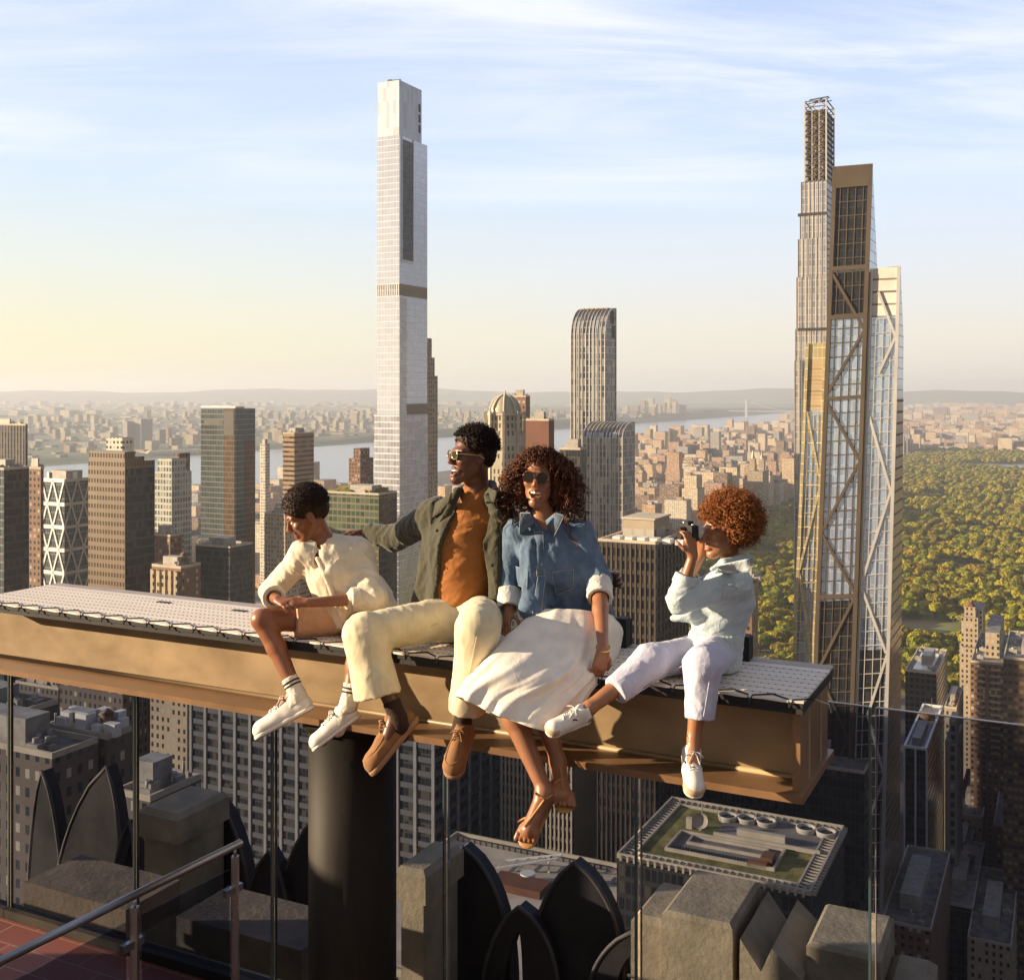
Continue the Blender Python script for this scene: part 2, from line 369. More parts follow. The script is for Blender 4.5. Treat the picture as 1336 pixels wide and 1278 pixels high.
# ---------- tall silver tower (left of centre)
D = 740.
loc, w, p = site(492, 521, 557.5, D)
cpt = empty('glass_skyscraper', loc, GROT, 'tallest tower, slender silver glass with a long dark recess on its side', 'skyscraper')
zt, z175, z370, z385, z520, z527, z541 = [zof(y, D) for y in (104, 176, 370, 385, 520, 527, 541)]
_, wc, pc = site(493, 521.5, 551, D)
b = MB(); b.box(-w-.2, 0, 0, p, z385, z370-z385+z385, skip=(0, 1)); b.build('mechanical_band', M['silver_dark'], cpt)
b = MB(); b.box(-w, 0, 0, p, z370, z175, skip=(0,)); b.build('upper_shaft', M['silver_glass'], cpt)
b = MB(); b.box(-w, 0, 0, p, z541, z385); b.build('middle_shaft', M['silver_glass'], cpt)
b = MB(); b.box(-w-2.4, 0.02, -.02, p+.6, 0, z541); b.build('lower_shaft', M['silver_dark'], cpt)
b = MB(); b.box(-wc, -.3, .3, pc, z175, zt); b.build('crown', facade('crown cladding', (.64, .67, .76), (.60, .64, .73), bay=2.6, floor=9, ww=.9, wh=.97, blind=.3, blindcol=(.52, .54, .6), gmetal=.3, grough=.3, bump=0, rand=.04), cpt)
b = MB()
for k in range(3): b.box(-.3, -.22, pc-4.2, pc-1.4, zof(124+14*k, D)-5.6, zof(124+14*k, D))
b.build('crown_vent', M['dark_metal'], cpt)
b = MB(); b.box(0, .12, 3.6, 17, zof(338, D), zof(180, D)); b.build('recess_glazing', facade('recess glazing', (.16, .17, .2), (.06, .075, .10), bay=3, floor=4.2, ww=.9, wh=.8, blind=.25, blindcol=(.10, .12, .15), bump=0), cpt)
b = MB()
for y0 in (2.6, 17.0): b.box(0, .5, y0, y0+.8, zof(338, D), z175)
b.box(0, .5, 2.6, 17.8, zof(341, D), zof(338, D)); b.build('recess_frame', M['white_metal'], cpt)
for a, c in ((385, 370), (541, 527)):
    b = MB(); b.box(-.1, .3, 0, p-.5, zof(a, D), zof(c, D)); b.build('louvre_band', M['louvre'], cpt)
b = MB(); b.box(.02, .35, .1, 8.6, 0, zof(388, D)); b.build('corner_bay', facade('bay glazing', (.78, .76, .73), (.6, .6, .62), bay=4.3, floor=4.2, ww=.94, wh=.8, blind=.2, blindcol=(.6, .6, .6), gmetal=.6, grough=.2, bump=0, rand=.08), cpt)
b = MB()
for k in range(13): b.box(-w-.12-(.0), -w+k*w/12.5, -.1, 0, z541, z541) if 0 else b.box(-w+k*w/12.5, -w+k*w/12.5+.35, -.25, 0, z385, z370)
b.build('louvre_fin', M['pale_frame'], cpt)
b = MB(); b.box(-wc*.75, -wc*.6, pc*.2, pc*.3, zt, zt+3); b.bar((-wc*.7, pc*.25, zt+2.5), (-wc*.3, pc*.35, zt+3.2), .6); b.box(-wc*.4, -wc*.3, pc*.3, pc*.4, zt, zt+2.6)
b.build('roof_crane', M['dark_metal'], cpt)
# stepped limestone tower tucked behind it
loc, w, p = site(535, 557, 571, 800)
r = empty('stepped_tower', loc, GROT, 'tan stepped limestone tower half hidden behind the tallest silver tower', 'tower')
for k, (f, yt) in enumerate(((1., 490), (.72, 466), (.45, 441))):
    b = MB(); b.box(-w, 0, 0, p*f, 0 if k == 0 else zof((490, 466, 441)[k-1], 800), zof(yt, 800)); b.build('stage', M['stone_tan'], r)
b = MB(); b.box(-w*.5, -w*.2, p*.1, p*.3, zof(441, 800), zof(436, 800)); b.build('bulkhead', M['stone_pale'], r)

# ---------- curved-top striped tower and its lower wing
def curved(name, label, xl, xc, xr, ytop, d, rad, m, face2, extra=None, crown=True):
    loc, w, p = site(xl, xc, xr, d); H = zof(ytop, d)
    root = empty(name, loc, GROT, label, 'skyscraper')
    prof = [(0, 0)] + [(p*.86*(1-math.cos(a)), H-rad*(1-math.sin(a))) for a in np.linspace(0, math.pi/2, 9)] + [(p, H), (p, 0)]
    b = MB(); n = len(prof)
    for i in range(n-1):
        (y0, z0), (y1, z1) = prof[i], prof[i+1]
        b.face([(-w, y0, z0), (0, y0, z0), (0, y1, z1), (-w, y1, z1)], 0, False)
    b.face([(0, y, z) for y, z in prof], 1); b.face([(-w, y, z) for y, z in reversed(prof)], 1)
    b.build('wall', [m, face2], root)
    b = MB(); k = int(w/2.2)
    for i in range(k+1):
        x = -w+i*w/k
        for j in range(1, 10):
            (y0, z0), (y1, z1) = prof[j], prof[j+1]
            b.bar((x, y0-.15, z0+.1), (x, y1-.15, z1+.1), .42, .3, up=(1, 0, 0))
        b.box(x-.22, x+.22, -.32, 0, 40, H-rad)
    b.build('mullion_rib', M['pale_frame'], root)
    if crown:
        b = MB()
        for y0, y1, z0, z1 in ((.5, .82, H-9, H-1.5), (.62, .9, H-17, H-10)): b.box(0, .1, p*y0, p*y1, z0, z1)
        b.build('crown_screen', M['dark_metal'], root)
        b = MB(); b.tube([(.12, y, z) for y, z in prof[1:11]], .35, 6); b.bar((.1, p, 60), (.1, p, H), .5); b.build('edge_trim', M['white_metal'], root)
        b = MB()
        for i in range(6): b.box(-w*.9+i*w*.14, -w*.9+i*w*.14+w*.1, p*.55, p*.92, H-.6, H+.12)
        b.build('roof_louvre', M['louvre'], root)
    return root
curved('curved_top_tower', 'striped glass tower whose top curves back like a wave', 745, 789, 803.5, 400, 620, 17, M['stripe_glass'], M['stripe_glass'])
curved('curved_wing_tower', 'shorter striped glass block with rounded shoulder below the wave topped tower', 761, 812, 828.5, 551, 600, 9, M['stripe_glass'], M['stripe_glass'], crown=False)

# ---------- the tapering braced tower on the right
def quad_pts(px4, d, n=None):
    n = n or toen(PD(px4[0][0], px4[0][1], d))[1]
    return [PN(x, y, n) for x, y in px4]              # TL TR BR BL in world, on one grid-north plane
NV = Vector((NX, NY, 0))
def wedge(q, tt, tb, mi=0, b=None):                  # front quad + thickness north at top and bottom
    b = b or MB(); TL, TR, BR, BL = q
    b.hexa([BL, BR, BR+NV*tb, BL+NV*tb, TL, TR, TR+NV*tt, TL+NV*tt], mi); return b
def lerpq(q, u, v):                                  # v = 0 at the top
    a = q[0].lerp(q[1], u); c = q[3].lerp(q[2], u); return a.lerp(c, v)
def qbar(b, q, u0, v0, u1, v1, wd, pr=.5, mi=0):
    o = -NV*(pr*.5); b.bar(lerpq(q, u0, v0)+o, lerpq(q, u1, v1)+o, wd, pr, up=NV, mi=mi)
mt = empty('braced_skyscraper', PD(1110, 512, 420)*1 + Vector((0, 0, GZ)), 0, 'tapering faceted tower with bronze braces across its glass front', 'skyscraper')
mt.location = Vector((PD(1110, 512, 420).x, 420, GZ))
mo = mt.location.copy()
def loc_q(q): return [a-mo for a in q]
def bot(x0, y0, x1, y1, y=1300): return x0+(x1-x0)*(y-y0)/(y1-y0)
nA = toen(PD(1100, 512, 415))[1]
A = loc_q(quad_pts([(1088, 218), (1138, 214), (bot(1138, 214, 1117, 830), 1300), (bot(1088, 218, 1064, 830), 1300)], 0, nA))
Bq = loc_q(quad_pts([(1136, 351), (1174.5, 347), (bot(1174, 347, 1160, 860), 1300), (bot(1138, 214, 1117, 830)+1, 1300)], 0, nA+.8))
Cq = loc_q(quad_pts([(1053, 448), (1078.5, 447), (bot(1078, 447, 1063, 830)+1, 1300), (bot(1053, 447, 1037, 830), 1300)], 0, nA+1.2))
vA = lambda y: (y-216)/(1300-216)
vB = lambda y: (y-349)/(1300-349)
vC = lambda y: (y-447)/(1300-447)
qs = lambda q, v0, v1: [lerpq(q, 0, v0), lerpq(q, 1, v0), lerpq(q, 1, v1), lerpq(q, 0, v1)]
bb = wedge(qs(A, 0, vA(352)), .6, 22); wedge(qs(A, vA(352), 1), 22, 48, b=bb).build('main_facet', [M['mtower_glass']], mt)
bb = wedge(qs(Bq, 0, vB(440)), .8, 15); wedge(qs(Bq, vB(440), 1), 15, 52, b=bb).build('right_facet', [M['mtower_glass']], mt)
wedge(Cq, .8, 40).build('left_facet', [M['mtower_glass']], mt)
sub = lambda q, v0, v1, u0=0, u1=1: [lerpq(q, u0, v0), lerpq(q, u1, v0), lerpq(q, u1, v1), lerpq(q, u0, v1)]
def panel(q, pr, m, name):
    b = MB(); o = -NV*pr; TL, TR, BR, BL = q; b.hexa([BL+o, BR+o, BR, BL, TL+o, TR+o, TR, TL]); return b.build(name, m, mt)
panel(sub(A, vA(244), vA(345), .1, .9), .12, M['mtower_dark'], 'unlit_glazing')
panel(sub(A, vA(352), vA(409), .1, .9), .12, M['mtower_dark'], 'unlit_glazing')
panel(sub(A, vA(780), vA(1290), .1, .9), .12, M['mtower_dark'], 'unlit_glazing')
panel(sub(Bq, vB(845), vB(1290), .1, .86), .12, M['mtower_dark'], 'unlit_glazing')
panel(sub(Bq, 0, vB(412), 0, 1), .14, facade('pale louvre wall', (.66, .6, .53), (.2, .17, .14), bay=100, floor=4.6, ww=1, wh=.16, blind=0, grough=.6), 'louvre_wall')
panel(sub(Cq, 0, vC(468), 0, 1), .2, M['gold_panel'], 'gold_panel')
panel(sub(Cq, vC(468), vC(534), .1, .9), .16, facade('ribbed panel', (.46, .34, .2), (.38, .28, .16), bay=50, floor=1.4, ww=1, wh=.5, blind=0, grough=.5), 'ribbed_panel')
for q, vv, m, u0, rows, cols, nm, wd in ((A, vA, M['bronze_frame'], 244, 58, 5, 'main', .32), (Bq, vB, M['pale_frame'], 415, 48, 4, 'right', .28), (Cq, vC, M['gold_panel'], 540, 42, 4, 'left', .36)):
    b = MB()
    for i in range(1, cols): qbar(b, q, i/cols, vv(u0), i/cols, 1, wd, .4)
    for j in range(rows+1):
        v = vv(u0)+(1-vv(u0))*j/rows; qbar(b, q, 0, v, 1, v, wd*.95, .38)
    b.build('mullion_grid', m, mt)
    b = MB()
    for e in (.035, .965): qbar(b, q, e, 0, e, 1, 1.5 if nm == 'main' else 1.2, .9)
    b.build('corner_frame', m, mt)
b = MB(); o = sub(A, 0, vA(244)); TL, TR, BR, BL = o; oo = -NV*.9; b.hexa([BL+oo, BR+oo, BR, BL, TL+oo, TR+oo, TR, TL])
b.build('crown_frame', M['bronze_frame'], mt)
for y, wd in ((348, 1.6), (411, 1.6), (774, 1.4), (516, 1.2)):
    b = MB(); qbar(b, A, 0, vA(y), 1, vA(y), wd, .95); b.build('cross_frame', M['bronze_frame'], mt)
def brace(q, vv, lst, m, wd=1.0):
    for x0, y0, x1, y1 in lst:
        b = MB(); qbar(b, q, x0, vv(y0), x1, vv(y1), wd, .8); b.build('diagonal_brace', m, mt)
brace(A, vA, ((.05, 352, .95, 430), (.95, 430, .08, 508), (.05, 520, .95, 600), (.95, 600, .05, 690), (.05, 690, .95, 772), (.9, 780, .1, 870), (.1, 870, .9, 960), (.9, 960, .1, 1060), (.1, 1060, .9, 1150)), M['bronze_frame'])
brace(Bq, vB, ((.3, 380, .92, 440), (.92, 440, .4, 485), (.05, 530, .9, 640), (.9, 640, .05, 760), (.05, 760, .9, 850), (.95, 850, .4, 930), (.4, 930, .95, 1010), (.95, 1010, .3, 1100)), M['pale_frame'], .9)
brace(Cq, vC, ((.15, 535, .9, 620), (.9, 640, .1, 740), (.1, 745, .9, 860)), M['gold_panel'], .8)
b = MB(); o = PN(1134, 345, nA)-mo; b.bar(lerpq(A, 1.02, vA(356))-NV*.3, lerpq(A, 1.02, .99)-NV*.3, 1.3, .8, up=NV); b.build('shadow_joint', M['dark_metal'], mt)
# side wall of the right facet, its golden reflection put into the colour
b = MB(); TL, TR, BR, BL = Bq; k = Vector((EX, EY, 0))*.12
a0 = lerpq(Bq, 1, vB(520)); a1 = lerpq(Bq, 1, 1.0); t0 = 15+37*(vB(520)-vB(440))/(1-vB(440))
b.hexa([a1, a1+k, a1+k+NV*52, a1+NV*52, a0, a0+k, a0+k+NV*t0, a0+NV*t0])
b.build('side_wall', facade('side glazing with painted golden reflection', (.26, .18, .1), (.3, .21, .11), bay=3, floor=4.2, ww=.85, wh=.8, blind=.3, blindcol=(.42, .3, .16), gmetal=.75, grough=.15, rand=.3, bump=0), mt)

# slender stepped tower behind it
D = 640.
loc, w, p = site(1048, 1078, 1088, D)
st = empty('slender_tower', loc, GROT, 'very slender terracotta tower with open lattice crown behind the braced tower', 'skyscraper')
secs = [(1300, 470, 1036.5), (470, 428, 1037.5), (428, 360, 1039), (360, 310, 1041), (310, 277, 1043.5), (277, 235, 1045)]
for k, (y0, y1, xl) in enumerate(secs):
    w2 = site(xl, 1078, 1088, D)[1]
    b = MB(); b.box(-w2, 0, 0, p, max(0, zof(y0, D)), zof(y1, D)); b.build('stage', M['terra'], st)
    b = MB(); n = 6
    for i in range(n+1):
        x = -w2+w2*i/n; b.box(x-.16, x+.16, -.3, 0, max(0, zof(y0, D)), zof(y1, D))
    b.build('terracotta_pilaster', M['pale_frame'], st)
for y in (429, 278):
    b = MB(); b.box(-site(1041, 1078, 1088, D)[1], .05, -.36, p, zof(y+1.8, D), zof(y-1.8, D)); b.build('dark_band', M['dark_metal'], st)
w2 = site(1050, 1078, 1088, D)[1]
wt = w2
b = MB(); z0, z1 = zof(235, D), zof(130, D)
for x in (-w2, -w2*.66, -w2*.33, -.01):
    for y in (0, p): b.bar((x, y, z0), (x, y, z1), .8 if x in (-w2, -.01) else .45)
b.build('crown_post', M['pale_frame'], st)
b = MB()
for j in range(15):
    z = z0+(z1-z0)*j/14
    for y in (0, p): b.bar((-w2, y, z), (0, y, z), .5)
    for x in (-w2, 0): b.bar((x, 0, z), (x, p, z), .5)
    if j < 14:
        zz = z+(z1-z0)/14
        for i in range(3):
            xa, xb = -w2+i*w2/3, -w2+(i+1)*w2/3
            if (i+j) % 2: xa, xb = xb, xa
            b.bar((xa, 0, z), (xb, 0, zz), .34); b.bar((xb, p, z), (xa, p, zz), .34)
b.build('crown_lattice', M['bronze_frame'], st)
b = MB(); b.box(-w2*.96, -w2*.04, p*.06, p*.94, z0, z1-5); b.build('crown_core', facade('crown infill', (.24, .20, .165), (.07, .065, .06), bay=1.7, floor=3.2, ww=.62, wh=.6, blind=.2, blindcol=(.3, .3, .32), rand=.3), st)
b = MB()
for k in range(7): b.bar((-w2*.9+k*w2*.12, p*.2, z1), (-w2*.5+k*w2*.1, p*.4, z1+1.5+(k % 3)), .5)
b.bar((-w2*.9, p*.3, z1+2.6), (0, p*.3, z1+3.4), .6); b.build('roof_crane', M['dark_metal'], st)
b = MB(); b.box(-.01, .12, p*.1, p*.9, 0, zof(245, D)); b.build('side_glazing', M['brown_glass'], st)

# ---------- towers on the left
tower('dark_ribbed_tower', 'dark ribbed office tower at the left edge behind the reflective block', 'office tower', -20, 33, 36, 555, 760, facade('dark ribbed facade', (.15, .13, .115), (.03, .03, .03), bay=3, floor=4, ww=.6, wh=.96, blind=.15, blindcol=(.08, .07, .06)))
t, w, p, H = tower('reflective_block', 'dark reflective glass block with a bright west edge at the left border', 'office block', -16, 5, 38, 613, 500, M['grey_glass'])
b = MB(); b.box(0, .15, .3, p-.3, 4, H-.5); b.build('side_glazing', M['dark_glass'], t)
tower('brown_brick_tower', 'narrow brown brick tower between the reflective block and the diagrid tower', 'tower', 36, 53, 57, 612, 545, M['brick_brown'])
# diagrid tower
D = 600.
loc, w, p = site(55, 84, 117, D); H = zof(627, D)
hr = empty('diagrid_tower', loc, GROT, 'glass tower wrapped in white triangular diagrid framing', 'office tower')
b = MB(); b.box(-w, 0, 0, p, 0, H); b.build('wall', M['grey_glass'], hr)
lev = [627, 658, 688, 718, 748, 778]; zs = [zof(y, D) for y in lev]
for z in zs:
    b = MB(); b.box(-w-.3, .3, -.3, 0, z-1., z+1.); b.build('horizontal_band', M['white_metal'], hr)
    b = MB(); b.box(.02, .35, 0, p, z-.8, z+.8); b.build('side_band', M['stone_pale'], hr)
for fi in range(2):
    b = MB()
    for j in range(len(zs)-1):
        for i in range(3):
            hw = (w if fi == 0 else p)/2.0
            t0 = hw*(i-.5 if j % 2 else i); t1 = t0
            for sg in (-.5, .5):
                ta, tb = t0, t0+sg*hw
                L = w if fi == 0 else p
                za, zb = zs[j], zs[j+1]
                if ta < 0 or ta > L or tb < 0 or tb > L: continue
                P = (lambda t, z: (-w+t, -.22, z)) if fi == 0 else (lambda t, z: (.22, t, z))
                b.bar(P(ta, za), P(tb, zb), .95, .4, up=(0, 1, 0) if fi == 0 else (1, 0, 0))
    b.build('diagrid_frame', M['white_metal'] if fi == 0 else M['stone_pale'], hr)
b = MB(); b.box(-w*.8, -w*.1, p*.15, p*.8, H, H+5); b.build('bulkhead', M['plant_metal'], hr)
b = MB()
for k in range(6): b.box(-w*.9+k*w*.15, -w*.9+k*w*.15+1.5, p*.1+k, p*.1+k+3, H+.02, H+4.2)
b.build('cooling_unit', M['white_metal'], hr)
t, w, p, H = tower('bronze_office_tower', 'bronze office tower with golden front and dark side left of the boy', 'office tower', 115, 163, 202, 606, 480, M['gold_brown'], plant=False, pm=M['gold_brown'])
b = MB(); b.box(-w*.99, -.5, p*.02, p*.35, H, H+5.5); b.box(-w*.7, -1, p*.35, p*.7, H, H+3); b.build('bulkhead', M['gold_brown'], t)
b = MB(); b.box(0, .1, .4, p-.4, 4, H-2); b.build('side_glazing', M['dark_glass'], t)  # shade of the east side put into a dark sheet
t, w, p, H = tower('cream_stepped_tower', 'cream grid tower with stepped top rising behind the bronze tower', 'apartment tower', 134, 160, 177, 590, 720, M['white_grid'], steps=((.05, .85, .05, .9, 571),))
t, w, p, H = tower('pale_stepped_tower', 'pale glass tower stepping down in bays right of the bronze tower', 'apartment tower', 200, 224, 250, 616, 640, M['pale_glass'], steps=((.0, .75, 0, .7, 598),))
b = MB(); b.box(-w*.3, -.5, p*.4, p*.95, H, zof(592, 640)); b.build('bulkhead', M['brick_brown'], t)
t, w, p, H = tower('pier_block', 'brown apartment block with rows of projecting piers above the beam', 'apartment block', 198, 236, 262, 742, 470, M['brick_brown'], tanks=1)
for k in range(5):
    b = MB(); x = -w+w*(k+.1)/5; b.box(x, x+w/9, -1.2, 0, 0, H-1); b.build('pier', M['stone_tan'], t)
tower('flat_brown_block', 'small brown block with flat roof just behind the pier fronted block', 'office block', 196, 222, 240, 700, 600, M['brick_brown'])
# tall glass slab
D = 800.
loc, w, p = site(262, 307, 333, D); H = zof(532, D)
r = empty('glass_slab_tower', loc, GROT, 'tall grey glass slab tower with a brown stripe, above the boy', 'skyscraper')
b = MB(); b.box(-w, 0, 0, p*.45, 0, H); b.build('wall', M['grey_glass'], r)
b = MB(); b.box(-w*.2, 0.01, p*.45, p*1.0, 0, zof(533, D)); b.build('rear_wall', M['grey_glass'], r)
b = MB(); b.box(-w*.33, -w*.02, -.25, 0, 0, H-.5); b.build('stripe_wall', M['brown_glass'], r)
b = MB(); b.box(0, .25, p*.47, p*.98, 0, zof(575, D)); b.build('side_wall', M['brown_glass'], r)
b = MB(); b.box(-w*.32, -w*.04, -.35, -.25, H-20, H-2); b.box(-w*.9, -w*.35, -.12, 0, H-13, H-9); b.build('plant_louvre', M['dark_metal'], r)
parapet(w, p*.45, H, M['pale_frame'], r)
tower('podium_block', 'dark low block at the foot of the grey glass slab', 'office block', 255, 300, 330, 715, 640, M['dark_glass'])
tower('ribbon_tower', 'brown office tower with ribbon windows in front of the river', 'office tower', 369, 384, 409.5, 566, 860, M['ribbon_brown'])
tower('twin_top_block', 'brown apartment block with raised roof box before the river', 'apartment block', 455, 470, 487, 598, 900, M['brick_brown'], plant=False, steps=((.1, .7, .1, .8, 585),))
tower('slim_pale_tower', 'slim pale tower between the glass slab and ribbon tower', 'apartment tower', 339, 346, 352, 580, 1250, M['white_grid'])
t, w, p, H = tower('green_glass_block', 'low green glass office block with roof garden behind the man', 'office block', 425, 494, 518, 646, 600, M['green_glass'])
b = MB(); b.box(0, .2, .3, p-.3, 4, H-3); b.build('side_glazing', M['dark_glass'], t)  # dark sheet carries this side's shade in its colour
b = MB()
for k in range(30): b.box(-w+random.random()*w*.9, -w+random.random()*w*.9+3, random.random()*p*.7+1, random.random()*p*.7+4, H+.02*k+.05, H+1.5+random.random()*2.)
b.build('roof_garden', M['grass_roof'], t)
tower('grey_midrise', 'grey block under the cream apartments behind the boy', 'apartment block', 345, 372, 392, 672, 800, M['stone_tan'])
# domed tower
D = 520.
r = empty('domed_tower', Vector((PD(659, 512, D).x, D, GZ)), GROT, 'pale stone tower crowned by a ribbed dome between the man and curved tower', 'tower')
def octa(rad): return [(rad*math.cos(R_(22.5+45*i)), rad*math.sin(R_(22.5+45*i))) for i in range(8)]
px = D/FP
for nm, rad, y0, y1 in (('shaft', 26.5*px, 900, 590), ('upper_stage', 24.5*px, 590, 562), ('drum', 22.5*px, 562, 540)):
    b = MB(); b.prism(octa(rad), max(0, zof(y0, D)), zof(y1, D)); b.build(nm, facade('pale stone tower '+nm, (.5, .43, .31), (.09, .085, .075), bay=2.1, floor=3.5, ww=.45, wh=.62, blind=.2), r)
b = MB(); z0 = zof(540, D); hd = 25*px; b.lathe([(19.5*px*math.cos(a), z0+hd*math.sin(a)) for a in np.linspace(0, 1.5, 9)], (0, 0, 0), 16); b.build('dome', M['verdigris'], r)
for k in range(8):
    a = R_(22.5+45*k); b = MB(); b.tube([((20.1*px*math.cos(t)+.1)*math.cos(a), (20.1*px*math.cos(t)+.1)*math.sin(a), z0+hd*math.sin(t)) for t in np.linspace(0, 1.55, 9)], .55, 6); b.build('dome_rib', M['stone_pale'], r)
b = MB(); b.cyl((0, 0, z0+hd-.2), .8, 2.4, 8, r2=.1); b.build('finial', M['stone_pale'], r)
b = MB(); b.prism(octa(23.6*px), zof(541.5, D), zof(538.5, D)); b.build('cornice', M['stone_pale'], r)
for k in range(8):
    a = R_(22.5+45*k); b = MB(); b.box(-.55, .55, -.55, .55, zof(900, D) if 0 else 120, zof(536, D), M=Matrix.Translation((25.4*px*math.cos(a), 25.4*px*math.sin(a), 0)) @ Matrix.Rotation(a, 4, 'Z')); b.build('buttress', M['stone_pale'], r)
tower('brown_slab_tower', 'brown slab tower peeking out right of the dome', 'office tower', 664, 686, 691.5, 518, 640, M['brick_brown'])
tower('red_flat_tower', 'dark red brick tower with blank top right of the dome', 'office tower', 682, 716, 723, 549, 600, facade('blank red brick', (.17, .07, .04), bay=3, floor=3.4, ww=.0, wh=.0))
tower('black_slab', 'black slab between the curly hair and curved striped wing', 'office tower', 730, 757, 765.5, 587, 560, M['dark_glass'])
# black curtain wall block behind the woman and girl
def lattice_block(name, label, xl, xc, xr, ytop, d, core, pm, sm, nx, ny, floor, nfl, pw=.5, pd=.45, sh=.9, cat='office building', core2=None):
    loc, w, p = site(xl, xc, xr, d); H = zof(ytop, d)
    root = empty(name, loc, GROT, label, cat)
    b = MB(); b.box(-w, 0, 0, p, 0, H); b.build('curtain_wall', core, root)
    for i in range(nx+1):
        b = MB(); x = -w+w*i/nx; b.box(x-pw/2, x+pw/2, -pd, 0, 0, H+.4); b.build('pier', pm, root)
    for i in range(1, ny+1):
        b = MB(); y = p*i/ny; b.box(0, pd, y-pw/2, y+pw/2, 0, H+.4); b.build('pier', pm, root)
    for k in range(nfl):
        b = MB(); z = H-k*floor; t = pd*.55
        b.box(-w, t, -t, 0, z-sh, z); b.box(0, t, 0, p, z-sh, z); b.build('spandrel', sm, root)
    return root, w, p, H
M['win_day'] = facade('office windows', (.05, .05, .05), (.025, .028, .035), bay=1.6, floor=3.8, ww=.9, wh=.85, blind=.35, blindcol=(.10, .09, .07), grough=.15)
r, w, p, H = lattice_block('black_curtain_block', 'black office block with thin bronze fins behind the woman and girl', 780, 855, 897, 712, 330, M['win_day'], mat('dark bronze fin', (.11, .08, .055), .5, .2), mat('dark bronze spandrel', (.05, .04, .03), .5, .2), 12, 9, 3.8, 22, .3, .4, 1.3)
parapet(w, p, H+.4, M['stone_pale'], r, .8, .8)
b = MB(); b.box(-w*1.05+4, -5, p*.42, p*.9, H, H+6); b.build('penthouse', facade('penthouse cladding', (.40, .33, .24), (.16, .12, .09), bay=4, floor=6.5, ww=.8, wh=.4, blind=.2), r)
b = MB(); b.box(-w*1.05+3.6, -4.6, p*.42-.4, p*.9+.4, H+6, H+6.5); b.build('penthouse_roof', M['stone_pale'], r)
b = MB()
for k in range(8): b.box(-w+3+k*4, -w+5.4+k*4, p*.14, p*.27, H, H+1.5)
b.build('cooling_unit', M['white_metal'], r)
tower('dark_slim_tower', 'dark slim tower just right of the girl above the beam', 'office tower', 972, 981, 989, 758, 420, M['brick_brown'])

# ---------- right side
t, w, p, H = tower('dark_flat_block', 'dark block with white roof beside the braced tower at the park edge', 'office block', 1181, 1222, 1236, 880, 640, facade('dark office facade', (.07, .06, .055), (.02, .02, .025), bay=3, floor=3.6, ww=.7, wh=.6, blind=.1, blindcol=(.12, .1, .07)), plant=False)
b = MB(); b.box(-w*.8, -w*.2, p*.1, p*.8, H, H+.6); b.build('roof_slab', M['white_metal'], t)
roof_plant(w, p, H+.62, t, 5, .2)
D = 705.
t, w, p, H = tower('tan_apartment_tower', 'tan brick apartment tower with two turrets before the park at right', 'apartment tower', 1252, 1276, 1318, 846, D, M['stone_tan'], plant=False)
for x0, x1, y0, y1, yt, nm in ((-w*.9, -w*.0, 0, p*.14, 806, 'turret'), (-w*.75, -w*.15, p*.02, p*.12, 793, 'turret_cap'), (-w, 0, p*.62, p*.98, 812, 'turret')):
    b = MB(); b.box(x0, x1, y0, y1, H, zof(yt, D)); b.build(nm, M['stone_tan'], t)
b = MB(); b.cyl((-w*.45, p*.07, zof(793, D)), 3.4, 3, 6, r2=.6, smooth=False); b.build('turret_roof', M['brick_red'], t)
t, w, p, H = tower('brown_balcony_tower', 'brown tower with stacked balconies in front of the turreted tan tower', 'apartment tower', 1266, 1311, 1322, 868, 570, M['brick_brown'])
for k in range(14):
    for u in (.12, .58):
        b = MB(); z = H-3-k*3.3; b.box(-w*(1-u), -w*(1-u)+w*.3, -1.2, 0, z-.15, z+.9); b.build('balcony', M['stone_tan'], t)
b = MB(); b.box(-w*.62, -w*.2, p*.2, p*.9, H, zof(834, 570)); b.build('bulkhead', M['stone_tan'], t)
t, w, p, H = tower('striped_brown_tower', 'dark brown slab with lit horizontal window rows at the right border', 'office tower', 1309, 1380, 1400, 866, 480, facade('dark brown slab', (.13, .08, .055), (.03, .025, .02), bay=2.2, floor=3.6, ww=.8, wh=.45, blind=.45, blindcol=(.32, .22, .1)))
# slim dark glass tower with white edges
D = 492.
loc, w, p = site(1180, 1209, 1232, D); H = zof(979, D)
r = empty('white_edged_tower', loc, GROT, 'slim dark glass tower with white edges and a round roof tank', 'office tower')
b = MB(); b.box(-w, 0, 0, p, 0, H); b.build('curtain_wall', M['dark_glass'], r)
for x in (-w, -w*.5, 0):
    b = MB(); b.box(x-.35, x+.35, -.5, 0, 0, H); b.build('edge_fin', M['white_metal'], r)
parapet(w+.4, p, H, M['white_metal'], r, 1., 1.1)
b = MB(); b.box(-w*.75, -w*.35, p*.1, p*.5, H, H+3); b.build('bulkhead', M['plant_metal'], r)
b = MB(); b.cyl((-w*.55, p*.68, H), 3.6, 3.4, 20); b.build('roof_tank', M['wood_tank'], r)
b = MB(); b.bar((-w*.5, p*.9, H), (-w*.5, p*.9, H+6), .3); b.build('flag_pole', M['white_metal'], r)
tower('grey_gothic_tower', 'grey masonry tower with arched top right of the white edged tower', 'tower', 1233, 1249, 1256, 968, 500, facade('grey masonry', (.26, .23, .19), bay=4, floor=4.2, ww=.4, wh=.6), steps=((.1, .7, .1, .6, 942),))
tower('verdigris_roof_house', 'narrow masonry building with green copper roof behind the white edged tower', 'building', 1232, 1248, 1257, 925, 590, facade('pale masonry', (.36, .3, .22), bay=3, floor=3.6, ww=.4, wh=.5))
